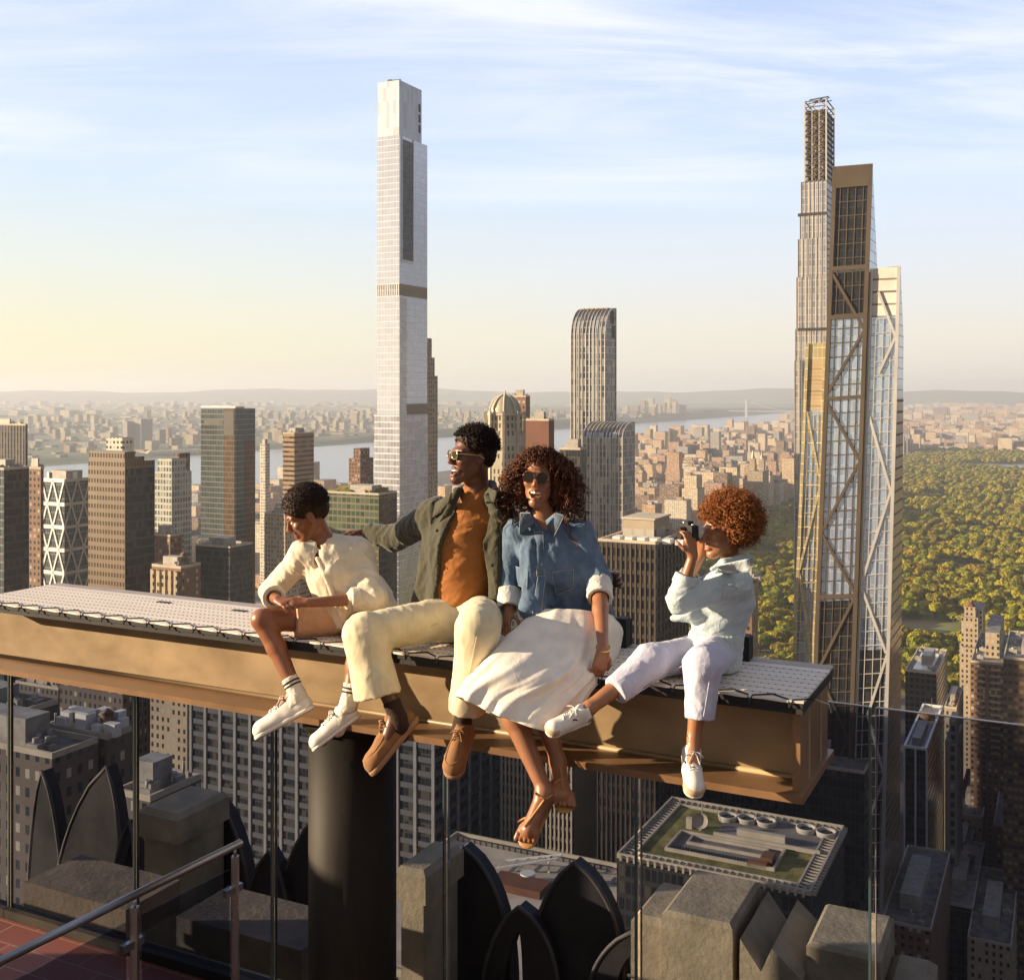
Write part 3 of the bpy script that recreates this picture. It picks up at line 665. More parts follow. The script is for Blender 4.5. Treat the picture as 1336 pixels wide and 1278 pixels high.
for k, (xl, xc, xr, yt, d, m, lb) in enumerate((
    (1150, 1215, 1240, 1215, 400, 'brick_brown', 'low brown block with roof machinery at the foot of the white edged tower'),
    (1226, 1270, 1300, 1186, 470, 'dark_glass', 'dark low block with cooling tower in the shaded street canyon'),
    (1262, 1320, 1350, 1236, 440, 'stone_tan', 'pale low block nearest the bottom right corner'),
    (1246, 1282, 1310, 1068, 560, 'stone_tan', 'pale masonry block halfway down the shaded canyon at right'),
    (1240, 1262, 1290, 1130, 520, 'brick_brown', 'brown setback block below the canyon masonry block'),
    (1296, 1350, 1372, 1085, 520, 'brick_brown', 'brown block against the right border below the window rows'))):
    tower('canyon_block', lb, 'building', xl, xc, xr, yt, d, M[m], tanks=(k % 2), group='low blocks in the shaded canyon')
tower('dark_backdrop_tower', 'dark glass tower filling the gap under the beam end', 'office tower', 880, 1128, 1176, 1010, 395, M['dark_glass'])
# ---------- roofs seen through the glass
r, w, p, H = lattice_block('grey_pier_building', 'grey office building with pale vertical piers seen below the beam', 250, 566, 652, 860, 362, M['win_day'], M['grey_conc'], mat('grey spandrel', (.12, .12, .125), .7), 15, 6, 4.6, 22, 1.1, .7, 1.8)
parapet(w, p, H+.4, M['grey_conc'], r); roof_plant(w, p, H, r, 3)
r, w, p, H = lattice_block('stripe_window_building', 'office building with close white window stripes under the woman', 655, 746, 778, 945, 358, M['win_day'], M['stone_pale'], mat('brown spandrel', (.2, .16, .12), .7), 17, 2, 3.7, 16, .55, .5, 1.2)
b = MB(); b.box(.5, .62, .3, p, 0, H+.3); b.build('blank_wall', mat('plain tan wall', (.34, .27, .19), .85, 0, .12, .05), r)
tower('dark_gap_tower', 'dark office wall between the striped building and planted roof', 'office tower', 770, 850, 872, 985, 372, M['dark_glass'])
tower('lit_masonry_tower', 'cream masonry tower catching sun below the beam behind the boy shoes', 'apartment tower', 196, 244, 262, 890, 408, M['stone_tan'])
# terrace roof in the sun
ZT = -140.
q = [PZ(x, y, ZT) for x, y in ((596, 1092), (1010, 1160))]
e0, n0, _ = toen(PZ(596, 1090, ZT)); e1 = toen(PZ(905, 1120, ZT))[0]+25
wt = e1-e0; pt = 80.
r = empty('terrace_roof_building', en(e1, n0-pt, GZ), GROT, 'low building with bright flat terrace roof and window rig below the woman', 'building')
H = ZT-GZ
b = MB(); b.box(-wt, 0, 0, pt, 0, H); b.build('wall', M['stone_tan'], r)
b = MB(); b.box(-wt+.6, -.6, .6, pt-.6, H, H+.25); b.build('roof_deck', M['roof_pale'], r)
parapet(wt, pt, H, M['stone_pale'], r, .6, 1.6)
b = MB()
for k in range(26): b.box(-wt+2+k*2., -wt+2.5+k*2., pt-3.5, pt-3.2, H+.25, H+1.5)
b.box(-wt+2, -wt+54, pt-3.6, pt-3.1, H+1.5, H+1.7); b.build('roof_railing', M['dark_metal'], r)
def at_roof(px, py): 
    e, n, z = toen(PZ(px, py, ZT)); return e-e1, n-(n0-pt)
x, y = at_roof(690, 1140)
b = MB(); b.bar((x-9, y-3, H+1.2), (x+8, y+3, H+5), .5); b.bar((x-9, y+3, H+1.2), (x+8, y+6, H+5), .5)
for k in range(6): b.bar((x-9+k*3.4, y-3+k*1.2, H+1.2+k*.76), (x-9+k*3.4, y+3+k*.6, H+1.2+k*.76), .3)
b.bar((x-4, y, H+.3), (x-1, y, H+3), .5); b.bar((x+5, y+3, H+.3), (x+5, y+3, H+4.5), .5); b.build('window_rig', M['white_metal'], r)
b = MB(); b.cyl((x+2, y-5, H+.2), 2.2, 2.6, 16); b.build('rig_drum', M['white_metal'], r)
b = MB(); b.box(x-6, x+10, y-14, y-6, H+.2, H+2.4); b.build('roof_hut', M['brick_red'], r)
for k in range(7):
    b = MB(); b.box(x+14+k*5, x+16.5+k*5, y-2+k % 3*3, y+1+k % 3*3, H+.25, H+1.5+k % 2); b.build('air_handler', M['plant_metal'], r)
x2, y2 = at_roof(820, 1215)
b = MB()
for k in range(14): b.box(x2+random.uniform(-9, 9), x2+random.uniform(-9, 9)+1.6, y2+random.uniform(-8, 8), y2+random.uniform(-8, 8)+1.6, H+.25+.01*k, H+1.2+random.random()*2)
b.build('vent_box', M['plant_metal'], r)
# planted roof with five fans
ZP = -110.
c = [toen(PZ(x, y, ZP)) for x, y in ((793, 1118), (1050, 1165), (1110, 1083), (885, 1046))]
e0, e1 = (c[0][0]+c[3][0])/2, (c[1][0]+c[2][0])/2; n0, n1 = (c[0][1]+c[1][1])/2, (c[2][1]+c[3][1])/2
r = empty('green_roof_building', en(e1, n0, GZ), GROT, 'office tower with planted roof, round fans and a toothed white rim', 'office tower')
w, p, H = e1-e0, n1-n0, ZP-GZ
b = MB(); b.box(-w, 0, 0, p, 0, H); b.build('curtain_wall', M['dark_glass'], r)
b = MB(); b.box(-w+4, -4, 4, p-4, H, H+.3); b.build('roof_planting', M['grass_roof'], r)
b = MB()
for t, hh in ((0, 1.2), (3.2, .9)):
    b.box(-w+t, -t, t, t+.45, H, H+hh); b.box(-w+t, -t, p-t-.45, p-t, H, H+hh); b.box(-w+t, -w+t+.45, t+.45, p-t-.45, H, H+hh); b.box(-t-.45, -t, t+.45, p-t-.45, H, H+hh)
k = 0
while k*1.7 < w-2:
    x = -w+1+k*1.7; b.box(x, x+.35, .45, 3.2, H+.5, H+.8); b.box(x, x+.35, p-3.2, p-.45, H+.5, H+.8); b.box(x, x+.5, -.9, 0, H-.2, H+.9); k += 1
k = 0
while k*1.7 < p-2:
    y = 1+k*1.7; b.box(-3.2, -.45, y, y+.35, H+.5, H+.8); b.box(-w+.45, -w+3.2, y, y+.35, H+.5, H+.8); b.box(0, .9, y, y+.5, H-.2, H+.9); k += 1
b.build('toothed_rim', M['stone_pale'], r)
def at_plant(px, py):
    e, n, z = toen(PZ(px, py, ZP)); return e-e1, n-n0
for fx, fy in ((950, 1071), (975, 1074), (1000, 1078), (1052, 1087), (1078, 1092)):
    x, y = at_plant(fx, fy)
    b = MB(); b.lathe([(2.3, H+.3), (2.6, H+1.5), (2.5, H+1.75), (2.1, H+1.7), (1.9, H+1.0)], (x, y, 0), 24)
    f = b.build('roof_fan', M['fan_rim'], r)
    b = MB(); b.cyl((x, y, H+.6), 1.95, .3, 20); b.cyl((x, y, H+.9), .4, .5, 10)
    for a in range(6): b.bar((x, y, H+1.2), (x+1.8*math.cos(a*1.047), y+1.8*math.sin(a*1.047), H+1.15), .5, .08)
    b.build('fan_blade', M['dark_metal'], f)
x, y = at_plant(907, 1084)
b = MB(); b.lathe([(.1, 0), (1.2, .25), (2.0, .8)], (x+1.2, y, H+3), 20, M=Matrix.Rotation(R_(80), 4, 'X')@Matrix.Rotation(0.3, 4, 'Y')); b.bar((x+1.2, y+.3, H), (x+1.2, y+.3, H+3), .4); b.box(x-2.4, x-.9, y, y+1.2, H+.3, H+3); b.cyl((x, y+6, H), .15, 5, 6)
b.build('satellite_dish', M['stone_pale'], r)
def frame_rect(x0, x1, y0, y1, z, t=.5, h=.8):
    bb = MB(); bb.box(x0, x1, y0, y0+t, z, z+h); bb.box(x0, x1, y1-t, y1, z, z+h); bb.box(x0, x0+t, y0+t, y1-t, z, z+h); bb.box(x1-t, x1, y0+t, y1-t, z, z+h); return bb
frame_rect(-w*.8, -w*.22, p*.2, p*.5, H+.3).build('pit_curb', M['stone_pale'], r)
frame_rect(-w*.72, -w*.3, p*.34, p*.46, H+.32).build('pit_curb', M['stone_pale'], r)
b = MB(); b.box(-w*.8+.5, -w*.22-.5, p*.2+.5, p*.5-.5, H+.3, H+.42); b.build('pit_floor', M['roof_tar'], r)
b = MB(); b.box(-w*.62, -w*.06, p*.58, p*.93, H+.3, H+.5); b.build('fan_deck', M['roof_tar'], r)
b = MB(); b.box(-w*.5, -w*.24, p*.56, p*.6, H+.5, H+2.6); b.build('duct', M['stone_pale'], r)
b = MB(); b.box(-w*.62, -w*.05, p*.52, p*.535, H+.5, H+1.5); b.build('catwalk', M['stone_pale'], r)
b = MB()
for k in range(34): b.box(-w*.78+k*w*.0155, -w*.78+k*w*.0155+.35, p*.225, p*.26, H+.45, H+1.1)
b.build('roof_grating', M['dark_metal'], r)
b = MB(); b.box(-w*.3, -w*.24, p*.24, p*.34, H+.4, H+2.4); b.box(-w*.36, -w*.26, p*.2, p*.24, H+.4, H+1.6); b.build('roof_hut', M['brick_red'], r)
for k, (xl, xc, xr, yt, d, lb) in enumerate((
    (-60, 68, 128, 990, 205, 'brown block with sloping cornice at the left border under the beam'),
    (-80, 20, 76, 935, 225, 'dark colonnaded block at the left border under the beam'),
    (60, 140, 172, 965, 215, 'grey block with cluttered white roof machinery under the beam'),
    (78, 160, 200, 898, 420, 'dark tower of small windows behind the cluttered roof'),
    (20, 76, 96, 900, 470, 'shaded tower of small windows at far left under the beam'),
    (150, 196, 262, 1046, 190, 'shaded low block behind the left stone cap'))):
    t, w, p, H = tower('shaded_block', lb, 'building', xl, xc, xr, yt, d, M['shade_masonry'], group='shaded blocks under the beam', pmax=75. if k in (3, 4) else 24.)
    if k == 2:
        b = MB()
        for j in range(22): 
            x = -w+random.random()*w*.9; y = random.random()*p*.8; b.box(x, x+1+random.random()*2, y, y+1+random.random()*2, H+.01*j, H+1.5+random.random()*2.5)
        b.build('cooling_unit', M['white_metal'], t)
        tank(-w*.2, p*.5, H, t, .8)

# ---------- generic apartment blocks (each a thing) and the far city (stuff)
PAL = [(.9, .72, .5), (.8, .6, .42), (.72, .5, .36), (1., .86, .66), (.66, .45, .33), (.9, .8, .68), (.56, .57, .6), (.36, .26, .2), (1., .92, .8)]
CN = ['tan', 'ochre', 'reddish', 'cream', 'russet', 'pale', 'grey', 'brown', 'whitish']
def block_mesh(rng, w, p, H, k):
    b = MB(); b.col = PAL[k]
    if rng.random() < .3 and H > 45:
        h1 = H*(.6+.25*rng.random()); f = .12+.1*rng.random()
        b.box(-w/2, w/2, -p/2, p/2, 0, h1); b.box(-w/2*(1-f), w/2*(1-f), -p/2*(1-f), p/2*(1-f), h1, H); typ = 'stepped top'
    elif rng.random() < .25:
        b.box(-w/2, w/2, -p/2, p*.1, 0, H); b.box(-w/2, w/2*.3, p*.1, p/2, 0, H*.9); typ = 'lower rear wing'
    else:
        b.box(-w/2, w/2, -p/2, p/2, 0, H); typ = 'flat roof'
    b.col = tuple(c*.8 for c in PAL[(k+2) % 9])
    x = rng.uniform(-.2, .2)*w; y = rng.uniform(-.2, .2)*p; hh = 3+rng.random()*5
    b.box(x-w*.15, x+w*.15, y-p*.15, y+p*.15, H, H+hh)
    if rng.random() < .5:
        b.cyl((x+w*.27, y, H+2), 2., 3.5, 8, smooth=False); b.cyl((x+w*.27, y, H+5.5), 2.1, 1.4, 8, r2=.1, smooth=False); b.box(x+w*.27-.8, x+w*.27+.8, y-.8, y+.8, H, H+2); typ += ' and water tank'
    return b, typ
def clear_water(e, n): return e > -1960
def place_blocks(cands, nmax, group, where):
    cands.sort(key=lambda c: c[0]); far = []
    for i, (dist, e, n, w, p, H, k, seed) in enumerate(cands):
        rng = random.Random(seed)
        if i < nmax:
            b, typ = block_mesh(rng, w, p, H, k)
            o = b.build('apartment_block', M['city_attr'], None, en(e, n, GZ), GROT)
            X = e*EX+n*NX; Y = e*EY+n*NY; px = 668+FP*X/Y
            tall = 'tall' if H > 75 else ('mid-height' if H > 45 else 'low')
            tag(o, f"{tall} {CN[k]} block, {typ}, {where(px, Y)}", 'building', group)
        else: far.append((e, n, w, p, H, k))
    return far
def ws(px, Y):
    if px > 1180: return 'beyond the park trees' if Y > 4500 else 'along the far park edge'
    if px > 1000: return 'between the girl and the braced tower'
    if px > 900: return 'above the girl, near the river' if Y > 4200 else 'just above the girl'
    return 'right of the striped wing, near the river' if Y > 4200 else 'right of the striped wing'
def stuff_blocks(name, items, zf=None, dim=1.):
    V = []; F = []; C = []; n0 = 0
    arr = np.array([(e, n, w, p, H, PAL[k][0], PAL[k][1], PAL[k][2], (zf(e, n) if zf else GZ)) for e, n, w, p, H, k in items])
    N = len(arr); sx = np.array([-1, 1, 1, -1, -1, 1, 1, -1])*.5; sy = np.array([-1, -1, 1, 1, -1, -1, 1, 1])*.5; sz = np.array([0]*4+[1]*4)
    le = arr[:, 0:1]+sx*arr[:, 2:3]; ln = arr[:, 1:2]+sy*arr[:, 3:4]; z = arr[:, 8:9]+sz*arr[:, 4:5]-5*(1-sz)
    P = np.stack([le*EX+ln*NX, le*EY+ln*NY, z], 2).reshape(-1, 3)
    q = np.array([(4, 5, 6, 7), (0, 1, 5, 4), (1, 2, 6, 5), (2, 3, 7, 6), (3, 0, 4, 7)])
    Fa = (np.arange(N)[:, None, None]*8+q[None]).reshape(-1, 4)
    me = np_mesh(name, P, Fa)
    uv = me.uv_layers.new(name='UVMap'); U = np.zeros((N, 5, 4, 2), np.float32)
    for fi in range(5):
        for ci in range(4):
            vi = q[fi][ci]
            if fi == 0: U[:, fi, ci, 0] = le[:, vi]; U[:, fi, ci, 1] = ln[:, vi]
            else: U[:, fi, ci, 0] = le[:, vi]+ln[:, vi]; U[:, fi, ci, 1] = z[:, vi]
    uv.data.foreach_set('uv', U.ravel())
    ca = me.color_attributes.new('Col', 'FLOAT_COLOR', 'CORNER'); cc = np.ones((N, 20, 4), np.float32)
    cc[:, :, :3] = arr[:, None, 5:8]*np.array(dim); ca.data.foreach_set('color', cc.ravel())
    me.materials.append(M['city_attr']); o = link(name, me); return tag(o, None, None, None, 'stuff')
def np_mesh(name, V, F, smooth=False):
    me = bpy.data.meshes.new(name); V = np.ascontiguousarray(V, np.float32); F = np.ascontiguousarray(F, np.int32); k = F.shape[1]
    me.vertices.add(len(V)); me.vertices.foreach_set('co', V.ravel())
    me.loops.add(F.size); me.loops.foreach_set('vertex_index', F.ravel())
    me.polygons.add(len(F)); me.polygons.foreach_set('loop_start', np.arange(0, F.size, k, dtype=np.int32))
    me.polygons.foreach_set('use_smooth', np.full(len(F), smooth)); me.update(calc_edges=True); me.validate(); return me
rng = random.Random(11)
def blocks_in(e0, e1, n0, n1, be, bn, hf, pr, pxr, jit=.15, ok=None):
    out = []; n = n0
    while n < n1:
        e = e0
        while e < e1:
            ee = e+rng.uniform(-jit, jit)*be; nn = n+rng.uniform(-jit, jit)*bn
            X = ee*EX+nn*NX; Y = ee*EY+nn*NY
            if Y > 300 and rng.random() < pr:
                px = 668+FP*X/Y
                if pxr[0] < px < pxr[1] and (ok is None or ok(ee, nn, px, Y)):
                    out.append((Y, ee, nn, be*rng.uniform(.45, .95), bn*rng.uniform(.5, .9), hf(ee, nn), int(rng.random()**1.1*9), rng.randrange(10**6)))
            e += be
        n += bn
    return out
hU = lambda e, n: (18+rng.random()**2*60)+(45 if rng.random() < .12 else 0)+(28 if -620 < e < -560 else 0)
# upper west side, between the river and the park
c1 = blocks_in(-1760, -545, 1250, 4800, 44, 46, hU, .8, (815, 1045))
far = place_blocks(c1, 165, 'apartment blocks beyond the park', ws)
hC = lambda e, n: 15+rng.random()**2*38+(35 if rng.random() < .08 else 0)
# west midtown, low blocks under the left towers
c2 = blocks_in(-1760, -420, 560, 2400, 42, 46, hC, .7, (-10, 760), ok=lambda e, n, px, Y: 820 < Y)
wl = lambda px, Y: ('at the foot of the left towers' if px < 260 else 'behind the boy' if px < 430 else 'behind the man') + (' near the river' if Y > 1900 else '')
far += place_blocks(c2, 115, 'low blocks toward the river', wl)
far += [c[1:7] for c in blocks_in(-1750, -545, 4800, 11500, 60, 60, hU, .75, (815, 1045))]
# harlem and the bronx beyond the park
hH = lambda e, n: 14+rng.random()**3*60
far += [c[1:7] for c in blocks_in(-1900, 4200, 5150, 9000, 62, 64, hH, .7, (1170, 1350))]
far += [c[1:7] for c in blocks_in(-1900, 9000, 9000, 21000, 150, 150, lambda e, n: 12+rng.random()**3*90, .6, (1000, 1350))]
far += [c[1:7] for c in blocks_in(-640, -560, 3000, 5100, 40, 40, lambda e, n: 45+rng.random()*35, .95, (1170, 1300))]
stuff_blocks('far_city', far)
far_left = [c[1:7] for c in blocks_in(-1760, -420, 300, 2400, 44, 46, hC, .7, (-420, -12))]+[c[1:7] for c in blocks_in(-1760, -545, 1250, 4800, 46, 46, hU, .7, (770, 814))]
stuff_blocks('midtown_blocks', far_left)
# two-towered apartment house by the park
D = 2150.
for k, (px0, yb, nm, lb) in enumerate(((990, 625, 'twin_spire_house', 'tan apartment house with twin spires above the girl and beside the park'),)):
    loc, w, p = site(975, 995, 1003, D); H = zof(615, D)
    r = empty(nm, loc, GROT, lb, 'apartment house')
    b = MB(); b.box(-w, 0, 0, p, 0, H); b.build('wall', M['stone_tan'], r)
    for x in (-w*.8, -w*.2):
        b = MB(); b.box(x-5, x+5, p*.3, p*.3+10, H, H+24); b.cyl((x, p*.3+5, H+24), 4, 16, 8, r2=.3, smooth=False); b.build('spire', M['stone_tan'], r)

# ---------- ground, park, water, far shore
def sheet(name, pts, z, m, kind='structure'):
    b = MB(); b.face([(*en(e, n)[:2], z) for e, n in pts]); return tag(b.build(name, m), None, None, None, kind)
g = NT('street ground'); tc = g.n('ShaderNodeTexCoord').outputs['Object']
c = g.mix(g.rng(g.noise(.004, tc, 8, .7), .3, .7), (.055, .052, .05), (.16, .14, .115)); g.out(g.bsdf(c, .9)); M['ground'] = g.m
b = MB(); b.face([(-23500, -3000, GZ), (23500, -3000, GZ), (23500, 23500, GZ), (-23500, 23500, GZ)]); tag(b.build('ground', M['ground']), None, None, None, 'structure')
g = NT('park lawn'); tc = g.n('ShaderNodeTexCoord').outputs['Object']
c = g.mix(g.rng(g.noise(.012, tc, 6, .6), .42, .6), (.14, .17, .04), (.26, .20, .11)); g.out(g.bsdf(c, .95)); M['lawn'] = g.m
PE0, PE1, PN0, PN1 = -540, 330, 985, 5100
sheet('park_ground', [(PE0, PN0), (PE1, PN0), (PE1, PN1), (PE0, PN1)], GZ+.3, M['lawn'])
g = NT('river water'); tc = g.n('ShaderNodeTexCoord').outputs['Object']
g.out(g.bsdf((.20, .23, .27), .22, 0, .6, g.noise(.05, tc, 6, .7), .25, 1.)); M['water'] = g.m
sheet('river', [(-3150, -2500), (-1800, -2500), (-1800, 20000), (-3150, 20000)], GZ+.5, M['water'])
b = MB(); b.face([(*en(-40+270*math.cos(a), 4150+210*math.sin(a))[:2], GZ+.9) for a in np.linspace(0, 6.2, 40)]); tag(b.build('reservoir', M['water']), None, None, None, 'structure')
g = NT('far shore ground'); tc = g.n('ShaderNodeTexCoord').outputs['Object']
c = g.mix(g.rng(g.noise(.0022, tc, 10, .8), .38, .66), (.055, .085, .03), (.15, .15, .08)); g.out(g.bsdf(c, .95)); M['shore'] = g.m
def shore_h(e, n):
    t = min(1, max(0, (-3185-e)/90.)); pal = 22+55*min(1, max(0, (n-3500)/5000.))
    return t*(pal*(.8+.2*math.sin(n*.0011+1)+.12*math.sin(n*.004)))+(8*math.sin(e*.0011)*math.sin(n*.0009) if t >= 1 else 0) + .8
es = [-3150, -3185, -3215, -3245, -3275]+[-3275-200*k for k in range(1, 12)]+[-5700-600*k for k in range(1, 30)]
ns = [-2500+250*k for k in range(92)]
b = MB(); VV = [en(e, n, GZ+shore_h(e, n)) for n in ns for e in es]; k = len(es)
FF = [(j*k+i, (j+1)*k+i, (j+1)*k+i+1, j*k+i+1) for j in range(len(ns)-1) for i in range(k-1)]
me = bpy.data.meshes.new('far_shore'); me.from_pydata(VV, [], [f[::-1] for f in FF]); me.materials.append(M['shore'])
for pl in me.polygons: pl.use_smooth = True
tag(link('far_shore', me), None, None, None, 'structure')
# distant ridge round the horizon
VV = []; FF = []
for i in range(161):
    a = R_(-60+120*i/160); r0 = 22000
    h = 255+42+30*math.sin(i*.19+1)+22*math.sin(i*.53)+9*math.sin(i*1.7)
    if i > 100: h -= 28
    for rr, hh in ((r0*.93, 0), (r0*.97, h*.7), (r0, h), (r0*1.04, 0)): VV.append((rr*math.sin(a), rr*math.cos(a), GZ+hh))
for i in range(160):
    for j in range(3): FF.append((i*4+j, (i+1)*4+j, (i+1)*4+j+1, i*4+j+1))
me = bpy.data.meshes.new('hills'); me.from_pydata(VV, [], FF); me.materials.append(M['shore'])
for pl in me.polygons: pl.use_smooth = True
tag(link('hills', me), None, None, None, 'structure')
nj = [c[1:7] for c in blocks_in(-6500, -3290, 600, 9500, 48, 50, lambda e, n: 7+rng.random()**5*60, .16, (-10, 1045))]
nj += [c[1:7] for c in blocks_in(-16000, -6500, -1000, 16000, 130, 140, lambda e, n: 7+rng.random()**5*60, .10, (-10, 1045))]
nj += [c[1:7] for c in blocks_in(-4000, -3290, 6500, 10500, 70, 80, lambda e, n: 15+rng.random()**3*130, .35, (815, 1000))]
stuff_blocks('far_shore_town', nj, lambda e, n: GZ+shore_h(e, n), (.62, .66, .62))
# twin grey tower blocks across the water, upper left
for x0, x1, x2, yt, lb in ((160, 166, 176, 550, 'grey slab tower across the river, left of the pair'), (175, 184, 199, 547, 'paler rounded slab tower across the river, right of the pair')):
    tower('shore_tower', lb, 'apartment tower', x0, x1, x2, yt, 4700, M['grey_conc'], plant=False, group='tower pair across the river')
# suspension bridge far upriver
br = empty('suspension_bridge', en(-2900, 11200, GZ), GROT, 'faint steel suspension bridge crossing the river far upriver', 'bridge')
for x in (0, 950):
    b = MB()
    for s in (-14, 14): b.box(x-9, x+9, s-5, s+5, 0, 184)
    for z in (60, 110, 150, 176): b.box(x-7, x+7, -9, 9, z, z+8)
    b.build('bridge_tower', M['pale_frame'], br)
b = MB(); b.box(-180, 1130, -14, 14, 62, 68); b.build('bridge_deck', M['pale_frame'], br)
for s in (-14, 14):
    b = MB(); b.tube([(x, s, 72+108*((x-475)/475.)**2) for x in np.linspace(0, 950, 17)], 1.6, 5); b.build('main_cable', M['pale_frame'], br)
# river pier shed
b = MB(); b.box(0, 420, 0, 60, 0, 14); b.box(20, 400, 20, 40, 14, 18); tag(b.build('pier_shed', M['roof_pale'], None, en(-3250, 3300, GZ+4), GROT+1.35), 'long pale waterfront shed on the far river bank left of the silver tower', 'shed')

# ---------- park trees
def leaf_cloud(seed, n, Rw, H0, H1, quad=1.3, lobes=7):
    r = np.random.default_rng(seed); L = []
    for k in range(lobes):
        a = r.uniform(0, 6.28); q = r.uniform(.1, .62)*Rw
        L.append((q*math.cos(a), q*math.sin(a), r.uniform(H0+.35*(H1-H0), H1-.28*(H1-H0)), r.uniform(.38, .58)*Rw))
    L.append((0, 0, H1-.38*(H1-H0), .6*Rw)); L = np.array(L)
    li = r.choice(len(L), n, p=L[:, 3]**2/np.sum(L[:, 3]**2)); d = r.normal(size=(n, 3)); d /= np.linalg.norm(d, axis=1)[:, None]; d[:, 2] = np.abs(d[:, 2])*.9-.25*r.random(n)
    c = L[li, :3]+d*L[li, 3:4]*(r.uniform(.84, 1.05, n)[:, None])*np.array([1, 1, .85])
    nn = d+r.normal(size=(n, 3))*.24; nn /= np.linalg.norm(nn, axis=1)[:, None]
    t = np.cross(nn, r.normal(size=(n, 3))); t /= np.linalg.norm(t, axis=1)[:, None]; bt = np.cross(nn, t); s = quad*r.uniform(.6, 1.3, n)[:, None]
    V = np.stack([c-t*s-bt*s*.7, c+t*s-bt*s*.5, c+t*s*.8+bt*s*.8, c-t*s*.7+bt*s], 1).reshape(-1, 3)
    return V
def leafmat(name, c1, c2):
    s = NT(name); geo = s.n('ShaderNodeNewGeometry').outputs['Random Per Island']
    at = s.n('ShaderNodeVertexColor', layer_name='Col') if name == 'mixed foliage' else None
    c = s.mix(geo, c1, c2)
    if at: c = s.mix(1., c, at.outputs[0], 'MULTIPLY')
    d = s.n('ShaderNodeBsdfDiffuse'); s.l(c, d.inputs[0]); t = s.n('ShaderNodeBsdfTranslucent'); s.l(c, t.inputs[0])
    m = s.n('ShaderNodeMixShader', i_Fac=.3); s.l(d.outputs[0], m.inputs[1]); s.l(t.outputs[0], m.inputs[2]); s.out(m.outputs[0]); return s.m
LEAF = [leafmat('yellow green leaves', (.32, .29, .03), (.42, .37, .055)), leafmat('olive leaves', (.22, .19, .035), (.31, .26, .055)), leafmat('fresh green leaves', (.19, .21, .03), (.27, .28, .045)), leafmat('russet budding leaves', (.16, .10, .045), (.26, .17, .07))]
LN = ['bright yellow green', 'olive', 'fresh green', 'russet budding']
M['bark'] = mat('bark', (.10, .075, .055), .9, 0, .3, 2)
TREE = []
for k in range(8):
    V = leaf_cloud(100+k, 820, 8.5+k % 3, 3, 15+k % 4, .95)
    me = np_mesh('crown', V, np.arange(len(V)).reshape(-1, 4)); me.materials.append(LEAF[(0, 1, 0, 2, 1, 2, 0, 1)[k]])
    b = MB(); b.tube([(0, 0, 0), (.1, 0, 4), (.3, .1, 8)], [.45, .35, .2], 6)
    for a in range(4): b.tube([(.1, 0, 3.5+a*.6), (2.6*math.cos(a*1.6), 2.6*math.sin(a*1.6), 7.5+a*.5)], [.2, .08], 5)
    tm = b.mesh('trunk', M['bark'])
    r = empty('park_tree', (0, 0, GZ-900)); link('crown', me, r); link('trunk', tm, r); TREE.append(r)
tr = random.Random(5); spots = []
n = PN0+8
while n < PN1:
    sp = 15 if n < 2400 else 18
    e = PE0+6
    while e < PE1-4:
        ee = e+tr.uniform(-4, 4); nn = n+tr.uniform(-4, 4); X = ee*EX+nn*NX; Y = ee*EY+nn*NY; px = 668+FP*X/Y
        pond = ((ee+40)/285)**2+((nn-4130)/250)**2 < 1
        glade = math.sin(ee*.021+1.2)*math.sin(nn*.0135+.4) > .64
        if 840 < px < 1350 and not pond and not glade: spots.append((Y, ee, nn, px))
        e += sp
    n += sp
spots.sort()
vis = [s for s in spots if (s[3] > 1186 or 955 < s[3] < 1036) and not (s[0] < 1050 and s[3] > 1186)]
near = vis[:230]; nset = set(near); used = [False]*8
zone = lambda px: 'left of the braced tower' if px < 1100 else ('by the white roofed block' if px < 1245 else 'behind the turreted tan tower')
for i, s in enumerate(near):
    k = tr.randrange(8); r = TREE[k]
    if used[k]: r = copy_tree(TREE[k])
    used[k] = True
    sc = tr.uniform(.65, 1.4); r.location = en(s[1], s[2], GZ+.3); r.rotation_euler = (0, 0, tr.uniform(0, 6.28)); r.scale = (sc, sc, sc*tr.uniform(.85, 1.1))
    tag(r, f"{LN[(0,1,0,2,1,2,0,1)[k]]} spring tree in the park {zone(s[3])}", 'tree', 'spring trees in the park')
rest = [s for s in spots if s not in nset]
VS = []; CS = []; r = np.random.default_rng(3)
prot = [[leaf_cloud(200+j, nq, 9.6, 3, 16, qs, 6) for j in range(5)] for nq, qs in ((260, 1.7), (110, 2.6))]
tint = np.array([(1, 1, 1), (.74, .76, .9), (1.15, 1.08, .9), (.62, .78, .8), (.92, .76, 1.0), (.85, .95, .8)])
for s in rest:
    V = prot[0 if s[0] < 2300 else 1][r.integers(5)]; a = r.uniform(0, 6.28); ca, sa = math.cos(a), math.sin(a); k = r.uniform(.62, 1.4)
    p = en(s[1], s[2], GZ+.3); VS.append(np.stack([(V[:, 0]*ca-V[:, 1]*sa)*k+p.x, (V[:, 0]*sa+V[:, 1]*ca)*k+p.y, V[:, 2]*k+p.z], 1).astype(np.float32))
    CS.append(np.repeat(tint[[r.integers(6)]], len(V), 0).astype(np.float32))
V = np.concatenate(VS); C4 = np.ones((len(V), 4), np.float32); C4[:, :3] = np.concatenate(CS)
me = np_mesh('far_woodland', V, np.arange(len(V)).reshape(-1, 4)); me.materials.append(leafmat('mixed foliage', (.27, .245, .032), (.36, .315, .05)))
ca = me.color_attributes.new('Col', 'FLOAT_COLOR', 'POINT'); ca.data.foreach_set('color', C4.ravel())
tag(link('far_woodland', me), None, None, None, 'stuff')
# ================================================================== THE TERRACE: beam, glass, rail, stones
DZ = -1.2
